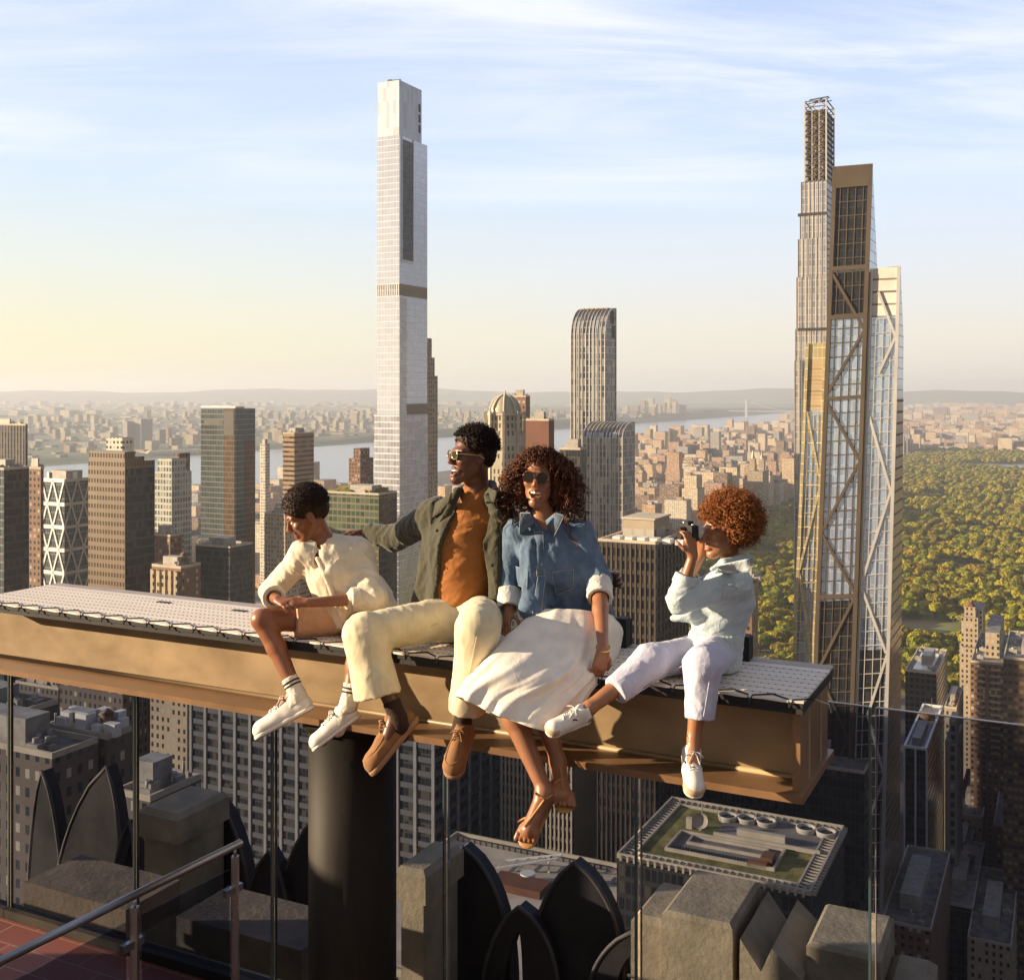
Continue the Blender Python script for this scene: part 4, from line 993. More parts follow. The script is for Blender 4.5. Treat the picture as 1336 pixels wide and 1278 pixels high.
# local beam frame: origin at the deck's front right corner, x = along the beam to the right, y = away from us
B0 = Vector((R0[0], R0[1], DZ)); BL = 4.78
M['beam'] = mat('ochre painted steel', (.30, .21, .115), .45, .08, .3, 2.2, bump=.15, bscale=9, stretch=(1, 1, 1.6), bdist=.004)
M['beam_rust'] = mat('rust brown steel', (.21, .115, .055), .45, .1, .25, 3, bump=.12, bscale=30, bdist=.003)
M['deck_wood'] = mat('pale weathered deck board', (.74, .66, .57), .7, 0, .14, 3, bump=.3, bscale=24, bdist=.003, stretch=(.25, 6, 6))
M['deck_dark'] = mat('dark rubber edging', (.02, .019, .02), .7, 0, .2, 20)
M['black_steel'] = mat('dark painted column', (.014, .012, .011), .62, .0, .4, 2.5, bump=.1, bscale=14, col2=(.032, .024, .017), stretch=(1, 1, .25), spec=.2)
M['steel'] = mat('brushed stainless steel', (.50, .47, .44), .3, .95, .02, 2)
M['cap_stone'] = mat('weathered limestone', (.40, .325, .21), .9, 0, .3, 2.4, bump=.6, bscale=16, bdist=.02)
M['shade_metal'] = mat('cast aluminium with painted shade', (.040, .035, .033), .55, .15, .35, 2., bump=.3, bscale=18, bdist=.01)  # shade on the finials is put into this near-black base colour
M['edge_light_metal'] = mat('grey metal edge with painted light', (.13, .115, .10), .6, .2, .3, 3)  # lighter grey paints the light caught along the finial rims
bm_root = empty('steel_beam', B0, GROT, 'ochre steel beam seat jutting over the terrace', 'beam')
ZB = -.37                                         # underside of web, top of lower flange (local)
b = MB(); b.box(-BL, -.02, .2, .235, ZB, -.055); b.build('web', M['beam'], bm_root)
b = MB(); b.box(-BL, -.02, .44, .475, ZB, -.055); b.build('rear_web', M['beam'], bm_root)
b = MB(); b.box(-BL, 0, .0, .645, ZB-.03, ZB); b.build('lower_flange', M['beam_rust'], bm_root)
b = MB(); b.box(-BL, -.005, .012, .63, -.055, -.032); b.build('upper_flange', M['deck_dark'], bm_root)
b = MB(); b.box(-.05, -.02, .04, .2, ZB, -.055); b.box(-.05, -.02, .475, .6, ZB, -.055); b.box(-.045, -.022, .235, .44, ZB, -.055); b.build('end_stiffener', M['beam_rust'], bm_root)
b = MB(); b.tube([(-BL, .195, ZB+.006), (-.05, .195, ZB+.006)], .012, 8); b.build('weld_bead', M['beam'], bm_root)
nb = 8; bw = .56/nb
for k in range(nb):
    b = MB(); y0 = k*bw+.003; y1 = (k+1)*bw-.003
    # each plank is laid in lengths, with a hair of unevenness
    if k == 0:
        n = 30
        for i in range(n):
            xa = -BL+BL*i/n; xb = -BL+BL*(i+1)/n; xm = (xa+xb)/2
            P = [(xa, y0+.001, 0), (xm, y0-.010, 0), (xb, y0+.001, 0), (xb, y1, 0), (xa, y1, 0)]
            b.face(P); Q = [(p[0], p[1], -.009) for p in P]
            b.face([Q[0], Q[1], P[1], P[0]]); b.face([Q[1], Q[2], P[2], P[1]]); b.face(Q[::-1])
        b.face([(0, y0, -.009), (0, y1, -.009), (0, y1, 0), (0, y0, 0)])
    else: b.box(-BL, 0, y0, y1, -.009, 0)
    b.build('deck_board', M['deck_wood'], bm_root)
b = MB(); b.box(-BL, -.003, .006, .64, -.031, -.010); b.build('deck_underlay', M['deck_dark'], bm_root)
b = MB(); b.box(-BL, -.001, .565, .645, -.0095, -.001); b.build('back_strip', mat('grey beige back strip', (.36, .31, .27), .6), bm_root)
b = MB(); n = 30
for i in range(n+1):
    x = -BL+BL*i/n+.03; pts = [(x-.08, -.014, -.026), (x-.07, .002, .003), (x, .05, .0035), (x+.07, .002, .003), (x+.08, -.014, -.026)]
    b.tube(pts, .0036, 5)
b.build('edge_lacing', M['deck_dark'], bm_root)
b = MB()
for j in range(1, nb):
    for i in range(160):
        x = -BL+.02+i*BL/160; b.box(x, x+.007, j*bw-.0032, j*bw+.0032, -.01, .0012)
o = b.build('deck_stitching', M['deck_dark'], bm_root); o['kind'] = 'stuff'
for xx in (-3.75, -3.2):
    b = MB(); b.box(xx, xx+.09, .425, .455, .0005, .004); b.build('deck_slot', M['deck_dark'], bm_root)
b = MB(); b.box(-.95, -.86, .55, .64, 0.002, .002) if 0 else None
# seat backs bolted behind the riders
def back_prop(px0, px1, pyt, pyb, v, lb, nm='seat_back'):
    a = PV(px0, pyb, v); c = PV(px1, pyb, v); w = (c-a).length; h = (pyb-pyt)/FP*((a.y+c.y)/2)
    r = empty(nm, (a+c)/2, GROT, lb, 'seat back'); r.location.z = DZ
    b = MB(); b.prism([(-w/2, -.02), (w/2, -.02), (w/2*.8, .05), (-w/2*.8, .05)], 0, h); b.build('pad', M['deck_dark'], r)
    b = MB(); b.box(-w*.4, w*.4, .052, .075, 0, h*.9); b.build('bracket', M['black_steel'], r)
back_prop(958, 979, 824, 856, .56, 'small black seat back on the beam behind the girl')
back_prop(803, 819, 794, 832, .56, 'small black seat back on the beam behind the woman')
b = MB(); p = PV(460, 900, .33)
col = empty('support_column', Vector((p.x, p.y, DZ+ZB-.03-2.1)), GROT, 'thick black round column carrying the beam', 'column')
b = MB(); b.cyl((0, 0, 0), .222, 2.1, 48); b.build('shaft', M['black_steel'], col)
b = MB(); b.cyl((0, 0, 2.02), .25, .078, 48); b.build('cap_plate', M['black_steel'], col)
# terrace floor of red tiles
g = NT('red terrace tile'); tc = g.n('ShaderNodeTexCoord').outputs['Object']
br_ = g.n('ShaderNodeTexBrick', i_Scale=1.0); g.l(tc, br_.inputs['Vector'])
br_.inputs['Color1'].default_value = (.17, .05, .04, 1); br_.inputs['Color2'].default_value = (.22, .07, .052, 1); br_.inputs['Mortar'].default_value = (.30, .17, .13, 1)
br_.inputs['Mortar Size'].default_value = .006; br_.inputs['Brick Width'].default_value = .42; br_.inputs['Row Height'].default_value = .21
g.out(g.bsdf(br_.outputs[0], .5, 0, .4, br_.outputs[1], -.3, .01)); M['tile'] = g.m
FZ = -3.72
def gpoly(name, pts, z, m, kind=None, th=0):
    b = MB(); b.prism([(x, y) for x, y in pts], -th, 0) if th else b.face([(x, y, 0) for x, y in pts])
    return tag(b.build(name, m, None, (B0.x, B0.y, z), GROT), None, None, None, kind)
GV = 1.13                                          # glass line behind the deck's front edge
gpoly('terrace_floor', [(-9, -7), (4, -7), (4, GV-.05), (-9, GV-.05)], FZ, M['tile'], 'structure', .3)
gpoly('outer_ledge', [(-9, GV+.06), (4.5, GV+.06), (4.5, 4.25), (-9, 4.25)], FZ-1.7, M['cap_stone'], 'structure', .4)
# tinted glass screen
g = NT('smoked safety glass'); tr_ = g.n('ShaderNodeBsdfTransparent'); tr_.inputs[0].default_value = (.60, .63, .70, 1)
gl = g.n('ShaderNodeBsdfGlossy', i_Roughness=.02); gl.inputs[0].default_value = (.9, .92, 1, 1); fr = g.n('ShaderNodeFresnel', i_IOR=1.13); ms = g.n('ShaderNodeMixShader')
g.l(fr.outputs[0], ms.inputs[0]); g.l(tr_.outputs[0], ms.inputs[1]); g.l(gl.outputs[0], ms.inputs[2]); g.out(ms.outputs[0]); M['glass'] = g.m
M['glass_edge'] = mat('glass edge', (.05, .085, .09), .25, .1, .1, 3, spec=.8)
M['glass_edge_lit'] = mat('glass edge with painted sunlight', (.30, .25, .19), .3, .2, .1, 3, spec=.8)  # lit copy of the glass edge, sunlight put into its colour
def glass_x(px):                                   # local x on the glass line seen at px
    p = PV(px, 900, GV); return toen(p)[0]-R0E
joints = [-140, 12, 176, 356, 581, 832, 1138, 1560]
heads = [-1.5]*7
words_ = ['leftmost, reaching the left border', 'by the left handrail', 'left of the black column', 'behind the black column', 'under the woman', 'under the beam end', 'reaching the right border']
for k in range(7):
    x0, x1 = glass_x(joints[k])+.018, glass_x(joints[k+1])-.018
    if k == 6: x1 = x0+1.45
    r = empty('glass_railing', (B0.x, B0.y, FZ), GROT, f"smoked glass safety railing {words_[k]}", 'glass railing', 'glass safety panels')
    h = -1.5-FZ
    b = MB(); b.box(x0, x1, GV, GV+.021, .02, h); b.build('pane', M['glass'], r)
    b = MB(); b.box(x0-.004, x0-.0005, GV-.001, GV+.022, .02, h); b.build('edge', M['glass_edge_lit'], r)
    b = MB(); b.box(x1+.0005, x1+.011, GV-.001, GV+.022, .02, h); b.build('edge', M['glass_edge'], r)
    b = MB(); b.box(x0, x1, GV+.002, GV+.019, h+.0005, h+.005); b.build('top_edge', M['glass_edge_lit'], r)
    b = MB(); b.box(x0-.015, x1+.015, GV-.045, GV+.055, -.02, .06); b.build('base_channel', M['black_steel'], r)
# stainless handrail, lower left
def hp(px, py, d): return PD(px, py, d)
zr = -2.62
Rr = [PZ(-60, 1283, zr), PZ(314, 1099, zr)]
hr_ = empty('handrail', Vector((Rr[1].x, Rr[1].y, FZ)), 0, 'stainless steel handrail with clamped glass infill at lower left', 'handrail')
ho = hr_.location.copy()
b = MB(); b.tube([Rr[0]-ho, Rr[1]-ho], .022, 16); b.build('top_rail', M['steel'], hr_)
dr = (Rr[1]-Rr[0]).normalized(); posts = []
for px in (307, 176):
    t = .0
    best = min((Rr[0].lerp(Rr[1], k/200.) for k in range(201)), key=lambda q: abs(668+q.x/q.y*FP-px)); posts.append(best)
    b = MB(); a = best-ho
    b.box(a.x-.019, a.x+.019, a.y-.019, a.y+.019, 0, a.z-.06); b.cyl((a.x, a.y, a.z-.065), .009, .05, 8); pp = b.build('post', M['steel'], hr_)
    for zz in (.25, .85):
        b = MB(); q = Vector((a.x, a.y, zz))+dr*(-.05); b.bar(q-dr*.035, q+dr*.1, .03, .04); b.build('clamp', M['steel'], pp)
b = MB(); s0 = posts[0]-ho-dr*.05; s1 = posts[1]-ho+dr*.05
for a, c in ((s0, s1), (posts[1]-ho-dr*.06, Rr[0]-ho)):
    b.bar(Vector((a.x, a.y, .55)), Vector((c.x, c.y, .55)), .01, .86)
b.build('infill_glass', M['glass'], hr_)
# carved stones beyond the glass; local frame of the beam, z measured from ZS
ZS = -4.2
def lp(px, py, z):                                 # local (x, y) seen at a height
    p = PZ(px, py, z); e, n, _ = toen(p); return e-R0E, n-R0N
def stone_root(nm, lb, cat, grp=None): return empty(nm, (B0.x, B0.y, ZS-3), GROT, lb, cat, grp)
def bevel_box(b, x0, x1, y0, y1, z0, z1, c=.03):
    b.hexa([(x0, y0, z0), (x1, y0, z0), (x1, y1, z0), (x0, y1, z0), (x0, y0, z1-c), (x1, y0, z1-c), (x1, y1, z1-c), (x0, y1, z1-c)], 0, (1,))
    b.hexa([(x0, y0, z1-c), (x1, y0, z1-c), (x1, y1, z1-c), (x0, y1, z1-c), (x0+c, y0+c, z1), (x1-c, y0+c, z1), (x1-c, y1-c, z1), (x0+c, y1-c, z1)], 0, (0,))
xA0, yA = lp(863, 1187, ZS); xA1, _ = lp(957, 1205, ZS); _, yA1 = lp(1003, 1150, ZS)
s = stone_root('stone_merlon', 'big sunlit limestone block under the girl with a stepped left shoulder', 'stone block', 'parapet stones')
b = MB(); bevel_box(b, xA0, xA1, yA, yA1, 0, 3, .035); b.build('block', M['cap_stone'], s)
b = MB(); bevel_box(b, xA0-.3, xA0-.004, yA+.1, yA1-.05, 0, 2.86, .05); b.build('shoulder', M['cap_stone'], s)
b = MB()
for k, zz in enumerate((1.9, 2.42)): b.box(xA0+.002, xA1-.002, yA-.012, yA-.0005, zz, zz+.42) if k == 5 else b.box(xA0-.29, xA1-.002, yA-.018, yA+.002, zz-.02, zz)
b.build('course_ledge', M['cap_stone'], s)
xB0, yB = lp(1052, 1228, ZS-.06); xB1, _ = lp(1150, 1246, ZS-.06)
s = stone_root('stone_merlon', 'big sunlit limestone block below the beam end with stepped right shoulder', 'stone block', 'parapet stones')
b = MB(); bevel_box(b, xB0, xB1, yB, yA1-.02, 0, 2.94, .035); b.build('block', M['cap_stone'], s)
b = MB(); bevel_box(b, xB1+.004, xB1+.34, yB+.06, yA1-.1, 0, 2.7, .06); b.build('shoulder', M['cap_stone'], s)
s = stone_root('stone_ridge', 'gabled stone ridge wedged between the two sunlit blocks', 'stone ridge', 'parapet stones')
xm = (xA1+xB0)/2; xr = xB0-.11
b = MB(); x0, x1 = xA1+.06, xB0-.004
prof = [(x0, 0), (x1, 0), (x1, 2.93), (xr, 2.66), (xm, 2.98), (x0+.06, 2.66), (x0, 2.7)]
prof = [(x0, 0), (x1, 0), (x1, 2.74), (xm+.02, 2.98), (xm-.1, 2.62), (x0, 2.9)]
b.hexa([(x0, yA-.02, 0), (x1, yA-.02, 0), (x1, yA1, 0), (x0, yA1, 0), (x0, yA-.02, 2.70), (x1, yA-.02, 2.70), (x1, yA1, 2.70), (x0, yA1, 2.70)], 0, (1,))
for a, t, c in ((x0, x0+.005, x0+.17), (x0+.17, xm+.04, x1)):
    y0, y1 = yA-.02, yA1
    za, zt, zc = 2.70, (2.92 if a == x0 else 2.90), 2.70
    b.face([(a, y0, za), (c, y0, zc), (t, y0, zt)]); b.face([(c, y1, zc), (a, y1, za), (t, y1, zt)])
    b.face([(a, y0, za), (t, y0, zt), (t, y1, zt), (a, y1, za)]); b.face([(t, y0, zt), (c, y0, zc), (c, y1, zc), (t, y1, zt)])
b.build('ridge', M['cap_stone'], s)
# stones in shade
def shade_cap(pf, nm, lb, z=ZS, hi=0.):
    (xa, ya), (xb, yb), (xc, yc) = [lp(px, py, z) for px, py in pf]
    s = empty(nm, (B0.x, B0.y, z-3), GROT, lb, 'stone pier', 'shaded stone piers')
    x0, x1 = min(xa, xb), max(xa, xb); y0 = (ya+yb)/2; y1 = max(yc, y0+.4)
    b = MB(); b.box(x0+.05, x1-.05, y0+.05, y1-.03, 0, 2.72); b.build('pier', M['cap_stone'], s)
    b = MB(); bevel_box(b, x0, x1, y0, y1, 2.72, 3., .05); b.build('cap', M['cap_stone'], s)
shade_cap(((178, 1053), (232, 1064), (290, 1030)), 'stone_pier', 'shaded stone pier with flat cap left of the black column', ZS+.1)
shade_cap(((512, 1130), (556, 1138), (600, 1100)), 'stone_pier', 'shaded stone pier with flat cap right of the black column', ZS+.1)
# pointed cast finials, drawn on the plane 4.2 m behind the beam
M['ledge_stone'] = mat('limestone ledge with painted shade', (.17, .13, .09), .9, 0, .35, 3, bump=.6, bscale=16, bdist=.02)  # stone darkened so the ledges look shaded
def finial(lb, outline, hole=None, v=4.6, th=.16, ribs=()):
    P = [PV(x, y, v) for x, y in outline]; base = PV(outline[0][0], 1330, v); e, n, _ = toen(base)
    r = empty('pointed_finial', Vector((base.x, base.y, base.z)), GROT, lb, 'finial', 'pointed cast finials')
    L = [(toen(q)[0]-e, q.z-base.z) for q in P]
    import bmesh
    bm = bmesh.new(); vs_ = [bm.verts.new((x, 0, z)) for x, z in L]
    edges = [bm.edges.new((vs_[i], vs_[(i+1) % len(vs_)])) for i in range(len(vs_))]
    if hole:
        hL = [(toen(PV(x, y, v))[0]-e, PV(x, y, v).z-base.z) for x, y in hole]; hv = [bm.verts.new((x, 0, z)) for x, z in hL]
        edges += [bm.edges.new((hv[i], hv[(i+1) % len(hv)])) for i in range(len(hv))]
    bmesh.ops.triangle_fill(bm, edges=edges, use_beauty=True)
    ex = bmesh.ops.extrude_face_region(bm, geom=bm.faces[:]); bmesh.ops.translate(bm, vec=(0, th, 0), verts=[x for x in ex['geom'] if isinstance(x, bmesh.types.BMVert)])
    bmesh.ops.recalc_face_normals(bm, faces=bm.faces[:])
    me = bpy.data.meshes.new('slab'); bm.to_mesh(me); bm.free(); me.materials.append(M['shade_metal']); link('slab', me, r)
    for (x0, z0), in ():
        pass
    b = MB(); k = len(L)//2
    top = max(range(len(L)), key=lambda i: L[i][1])
    b.tube([(x, .006, z) for x, z in L if z > .02], .02, 6); b.build('edge_roll', M['edge_light_metal'], r)
def arch(xl, xr, yt, yb, xp=None, n=14):           # pointed outline, left foot up over the tip and down
    xp = xp or (xl+xr)/2; o = []
    for i in range(n): t = i/(n-1); o.append((xp-(xp-xl)*max(0, 1-t**3.0)**.8, yb-(yb-yt)*t))
    for i in range(n-2, -1, -1): t = i/(n-1); o.append((xp+(xr-xp)*max(0, 1-t**3.0)**.8, yb-(yb-yt)*t))
    return o
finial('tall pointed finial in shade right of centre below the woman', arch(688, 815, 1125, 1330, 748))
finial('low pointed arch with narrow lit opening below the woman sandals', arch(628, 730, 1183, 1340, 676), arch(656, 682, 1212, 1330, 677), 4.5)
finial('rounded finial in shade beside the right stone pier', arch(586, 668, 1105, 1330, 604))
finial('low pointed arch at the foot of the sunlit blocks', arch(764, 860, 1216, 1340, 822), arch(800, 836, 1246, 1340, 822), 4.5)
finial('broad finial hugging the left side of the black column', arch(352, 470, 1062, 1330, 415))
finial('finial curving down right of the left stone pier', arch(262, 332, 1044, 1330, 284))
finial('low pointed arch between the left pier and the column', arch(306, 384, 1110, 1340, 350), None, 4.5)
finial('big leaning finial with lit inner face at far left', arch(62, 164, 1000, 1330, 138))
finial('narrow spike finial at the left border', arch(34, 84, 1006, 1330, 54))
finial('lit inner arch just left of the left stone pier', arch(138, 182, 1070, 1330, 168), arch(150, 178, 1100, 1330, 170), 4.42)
b = MB(); 
for x0, y0, x1, y1, hh in ((20, 1150, 160, 1175, .25), (235, 1190, 400, 1235, .3)):
    pass
for pa, pb_, nm, lb in (((30, 1150), (165, 1186), 'stone_ledge', 'sunlit low stone ledge behind the left glass panel'), ((228, 1196), (395, 1238), 'stone_ledge', 'low pale stone ledge left of the black column')):
    xa, ya = lp(*pa, -4.05); xb, yb = lp(*pb_, -4.05)
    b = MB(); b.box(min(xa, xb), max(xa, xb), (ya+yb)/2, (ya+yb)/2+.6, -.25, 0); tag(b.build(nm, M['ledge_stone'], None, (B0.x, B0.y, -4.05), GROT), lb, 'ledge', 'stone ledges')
# unseen walls added to the west, their gap shaping where the low sun falls
for k, (y0, y1, zt) in enumerate(((.85, 3.5, -.5), (-9., -1.9, -.5))):
    b = MB(); b.box(-.4, 0, y0, y1, FZ-6, zt); b.box(-.5, .1, y0-.05, y1+.05, zt, zt+.12)
    tag(b.build('sun_block_wall', M['cap_stone'], None, (B0.x-10.1*EX, B0.y-10.1*EY, 0), GROT), ('unseen limestone wall added to block the sun beside the glass', 'unseen limestone wall added to block the sun behind the viewer')[k], 'wall', 'added sun blocking walls')
# ================================================================== PEOPLE
def V3(*a): return np.array(a, dtype=np.float64)
def J(px, py, v): return np.array(PV(px, py, v))
def unit(a): a = np.asarray(a, float); return a/(np.linalg.norm(a)+1e-12)
def frame(F, U=(0, 0, 1)):                         # columns: forward, left, up
    F = unit(F); L = unit(np.cross(U, F)); U = np.cross(F, L); return np.stack([F, L, U], 1)
class Sdf:
    """signed distance field on a grid, meshed with surface nets into one continuous skin"""
    def __init__(s, lo, hi, h):
        s.lo = np.array(lo, float)-3*h; s.h = h; s.n = np.ceil((np.array(hi)-s.lo)/h).astype(int)+4
        s.f = np.full(s.n, .5, np.float32); s.ax = [(s.lo[i]+h*np.arange(s.n[i])).astype(np.float32) for i in range(3)]
    def sub(s, lo, hi):
        i0 = np.clip(np.floor((np.array(lo)-s.lo)/s.h).astype(int), 0, s.n); i1 = np.clip(np.ceil((np.array(hi)-s.lo)/s.h).astype(int)+1, 0, s.n)
        if np.any(i1 <= i0): return None, None
        sl = tuple(slice(a, b) for a, b in zip(i0, i1))
        return sl, (s.ax[0][sl[0]][:, None, None], s.ax[1][sl[1]][None, :, None], s.ax[2][sl[2]][None, None, :])
    def put(s, sl, d, k, cut=False):
        f = s.f[sl]
        if cut:
            d = -d
            if k > 0: hh = np.maximum(k-np.abs(f-d), 0)/k; s.f[sl] = np.maximum(f, d)+hh*hh*k*.25
            else: s.f[sl] = np.maximum(f, d)
        else:
            if k > 0: hh = np.maximum(k-np.abs(f-d), 0)/k; s.f[sl] = np.minimum(f, d)-hh*hh*k*.25
            else: s.f[sl] = np.minimum(f, d)
    def cone(s, a, b, ra, rb=None, k=.02, cut=False, cap=False, sq=None):
        a = np.asarray(a, float); b = np.asarray(b, float); rb = ra if rb is None else rb; m = max(ra, rb)*(1.8 if sq is not None else 1)+k+.03
        sl, P = s.sub(np.minimum(a, b)-m, np.maximum(a, b)+m)
        if sl is None: return s
        ba = b-a; L2 = ba.dot(ba)+1e-9; L = math.sqrt(L2)
        x, y, z = P[0]-a[0], P[1]-a[1], P[2]-a[2]
        t = (x*ba[0]+y*ba[1]+z*ba[2])/L2; h = np.clip(t, 0, 1)
        qx, qy, qz = x-ba[0]*h, y-ba[1]*h, z-ba[2]*h
        if sq is not None:                         # flatten across axis sq[0] by sq[1]
            e = unit(sq[0]); w = (qx*e[0]+qy*e[1]+qz*e[2]); g = sq[1]-1
            qx, qy, qz = qx+e[0]*w*g, qy+e[1]*w*g, qz+e[2]*w*g
        d = np.sqrt(qx*qx+qy*qy+qz*qz)-(ra+(rb-ra)*h)
        if cap: d = np.maximum(d, np.maximum(-t*L, (t-1)*L))
        s.put(sl, d, k, cut); return s
    def chain(s, pts, rs, k=.02, **kw):
        for i in range(len(pts)-1): s.cone(pts[i], pts[i+1], rs[i], rs[i+1], k, **kw)
        return s
    def ell(s, c, r, R=None, k=.02, cut=False):
        c = np.asarray(c, float); r = np.asarray(r, float); m = r.max()+k+.03; sl, P = s.sub(c-m, c+m)
        if sl is None: return s
        R = np.eye(3) if R is None else R
        x, y, z = P[0]-c[0], P[1]-c[1], P[2]-c[2]
        q = [(x*R[0, i]+y*R[1, i]+z*R[2, i])/r[i] for i in range(3)]
        k0 = np.sqrt(q[0]**2+q[1]**2+q[2]**2)+1e-6; k1 = np.sqrt((q[0]/r[0])**2+(q[1]/r[1])**2+(q[2]/r[2])**2)+1e-6
        s.put(sl, k0*(k0-1)/k1, k, cut); return s
    def box(s, c, half, R=None, rd=.005, k=0., cut=False):
        c = np.asarray(c, float); hf = np.asarray(half, float)-rd; m = np.linalg.norm(half)+k+.02; sl, P = s.sub(c-m, c+m)
        if sl is None: return s
        R = np.eye(3) if R is None else R
        x, y, z = P[0]-c[0], P[1]-c[1], P[2]-c[2]
        q = [np.abs(x*R[0, i]+y*R[1, i]+z*R[2, i])-hf[i] for i in range(3)]
        d = np.sqrt(sum(np.maximum(a, 0)**2 for a in q))+np.minimum(np.maximum(q[0], np.maximum(q[1], q[2])), 0)-rd
        s.put(sl, d, k, cut); return s
    def fold(s, amp, freq, seed, dirn=None, band=.06, ridge=True):
        """cloth folds: displaced level set, finer across dirn"""
        r = np.random.default_rng(seed); msk = np.abs(s.f) < band; idx = np.nonzero(msk)
        p = np.stack([s.ax[i][idx[i]] for i in range(3)], 1); w = np.zeros(len(p), np.float32)
        for o in range(5):
            d = unit(r.normal(size=3))
            if dirn is not None: d = unit(d-.9*np.dot(d, unit(dirn))*unit(dirn))
            d2 = unit(r.normal(size=3)); fr = freq*(1.0+.55*o)
            ph = p@(d*fr)+1.7*np.sin(p@(d2*fr*.45)+r.uniform(0, 6))+r.uniform(0, 6)
            q = np.sin(ph)
            if ridge: q = 1-2*np.abs(q)**.8
            w += q/(1+.55*o)
        s.f[idx] -= (amp*w/2.2).astype(np.float32); return s
    def bumps(s, amp, freq, seed, band=.05):
        r = np.random.default_rng(seed); msk = np.abs(s.f) < band; idx = np.nonzero(msk)
        p = np.stack([s.ax[i][idx[i]] for i in range(3)], 1); w = np.zeros(len(p), np.float32)
        for o in range(3):
            Q = np.linalg.qr(r.normal(size=(3, 3)))[0]; q = p@Q*(freq*(1+.7*o))
            w += np.sin(q[:, 0]+1.3*np.sin(q[:, 1]*.6))*np.sin(q[:, 1]+o)*np.sin(q[:, 2]+1.1*np.sin(q[:, 0]*.5))
        s.f[idx] -= (amp*w).astype(np.float32); return s
    def hit(s, px, py, v0=-.7, v1=.7):
        n = 500; P = np.array([J(px, py, v0+(v1-v0)*i/n) for i in range(n)]); I = np.round((P-s.lo)/s.h).astype(int)
        ok = ((I >= 0) & (I < s.n)).all(1); f = np.where(ok, s.f[tuple(np.clip(I, 0, s.n-1).T)], 1.); k = np.argmax(f < 0)
        return P[k] if f[k] < 0 else J(px, py, .1)
    def mesh(s, name, m, root, paint=(), smooth=1):
        f = s.f; sg = f < 0
        any_ = np.zeros(np.array(f.shape)-1, bool); all_ = np.ones_like(any_)
        for dx in (0, 1):
            for dy in (0, 1):
                for dz in (0, 1):
                    c = sg[dx:dx+any_.shape[0], dy:dy+any_.shape[1], dz:dz+any_.shape[2]]; any_ |= c; all_ &= c
        I = np.stack(np.nonzero(any_ & ~all_), 1); N = len(I)
        cor = [(a, b, c) for a in (0, 1) for b in (0, 1) for c in (0, 1)]
        val = np.stack([f[I[:, 0]+a, I[:, 1]+b, I[:, 2]+c] for a, b, c in cor], 1)
        acc = np.zeros((N, 3)); cnt = np.zeros(N)
        for i in range(8):
            for j in range(i+1, 8):
                df = np.abs(np.array(cor[i])-np.array(cor[j]))
                if df.sum() != 1: continue
                a, b = val[:, i], val[:, j]; x = (a < 0) != (b < 0); t = np.where(x, a/(a-b+1e-12), 0)
                acc += np.where(x[:, None], np.array(cor[i])+t[:, None]*(np.array(cor[j])-np.array(cor[i])), 0); cnt += x
        P = (I+acc/np.maximum(cnt, 1)[:, None])*s.h+s.lo
        idm = np.full(any_.shape, -1, np.int32); idm[I[:, 0], I[:, 1], I[:, 2]] = np.arange(N)
        F = []
        for a in range(3):
            b, c = (a+1) % 3, (a+2) % 3
            s0 = [slice(None)]*3; s1 = [slice(None)]*3; s0[a] = slice(0, -1); s1[a] = slice(1, None)
            x = sg[tuple(s0)] != sg[tuple(s1)]; E = np.stack(np.nonzero(x), 1)
            E = E[(E[:, b] > 0) & (E[:, c] > 0) & (E[:, b] < any_.shape[b]) & (E[:, c] < any_.shape[c])]
            ins = sg[E[:, 0], E[:, 1], E[:, 2]]; q = []
            for ob, oc in ((0, 0), (-1, 0), (-1, -1), (0, -1)):
                e = E.copy(); e[:, b] += ob; e[:, c] += oc; q.append(idm[e[:, 0], e[:, 1], e[:, 2]])
            q = np.stack(q, 1); q[~ins] = q[~ins][:, ::-1]; F.append(q)
        F = np.concatenate(F); F = F[(F >= 0).all(1)]
        for _ in range(smooth):
            ac = np.zeros_like(P); ct = np.zeros(N)
            for i in range(4):
                np.add.at(ac, F[:, i], P[F[:, (i+1) % 4]]); np.add.at(ct, F[:, i], 1)
            P = P*.5+.5*ac/np.maximum(ct, 1)[:, None]
        o = Vector(root.location) if root is not None else Vector((0, 0, 0))
        me = np_mesh(name, P-np.array(o), F, True); me.materials.append(m)
        if paint:
            C = np.ones((N, 4), np.float32)
            for c, r, colr in paint:
                w = np.clip(1.6-np.linalg.norm(P-c, axis=1)/r*1.6, 0, 1)[:, None]; C[:, :3] = C[:, :3]*(1-w)+np.array(colr)*w
            ca = me.color_attributes.new('Col', 'FLOAT_COLOR', 'POINT'); ca.data.foreach_set('color', C.ravel())
        return link(name, me, root if isinstance(root, bpy.types.Object) else None)

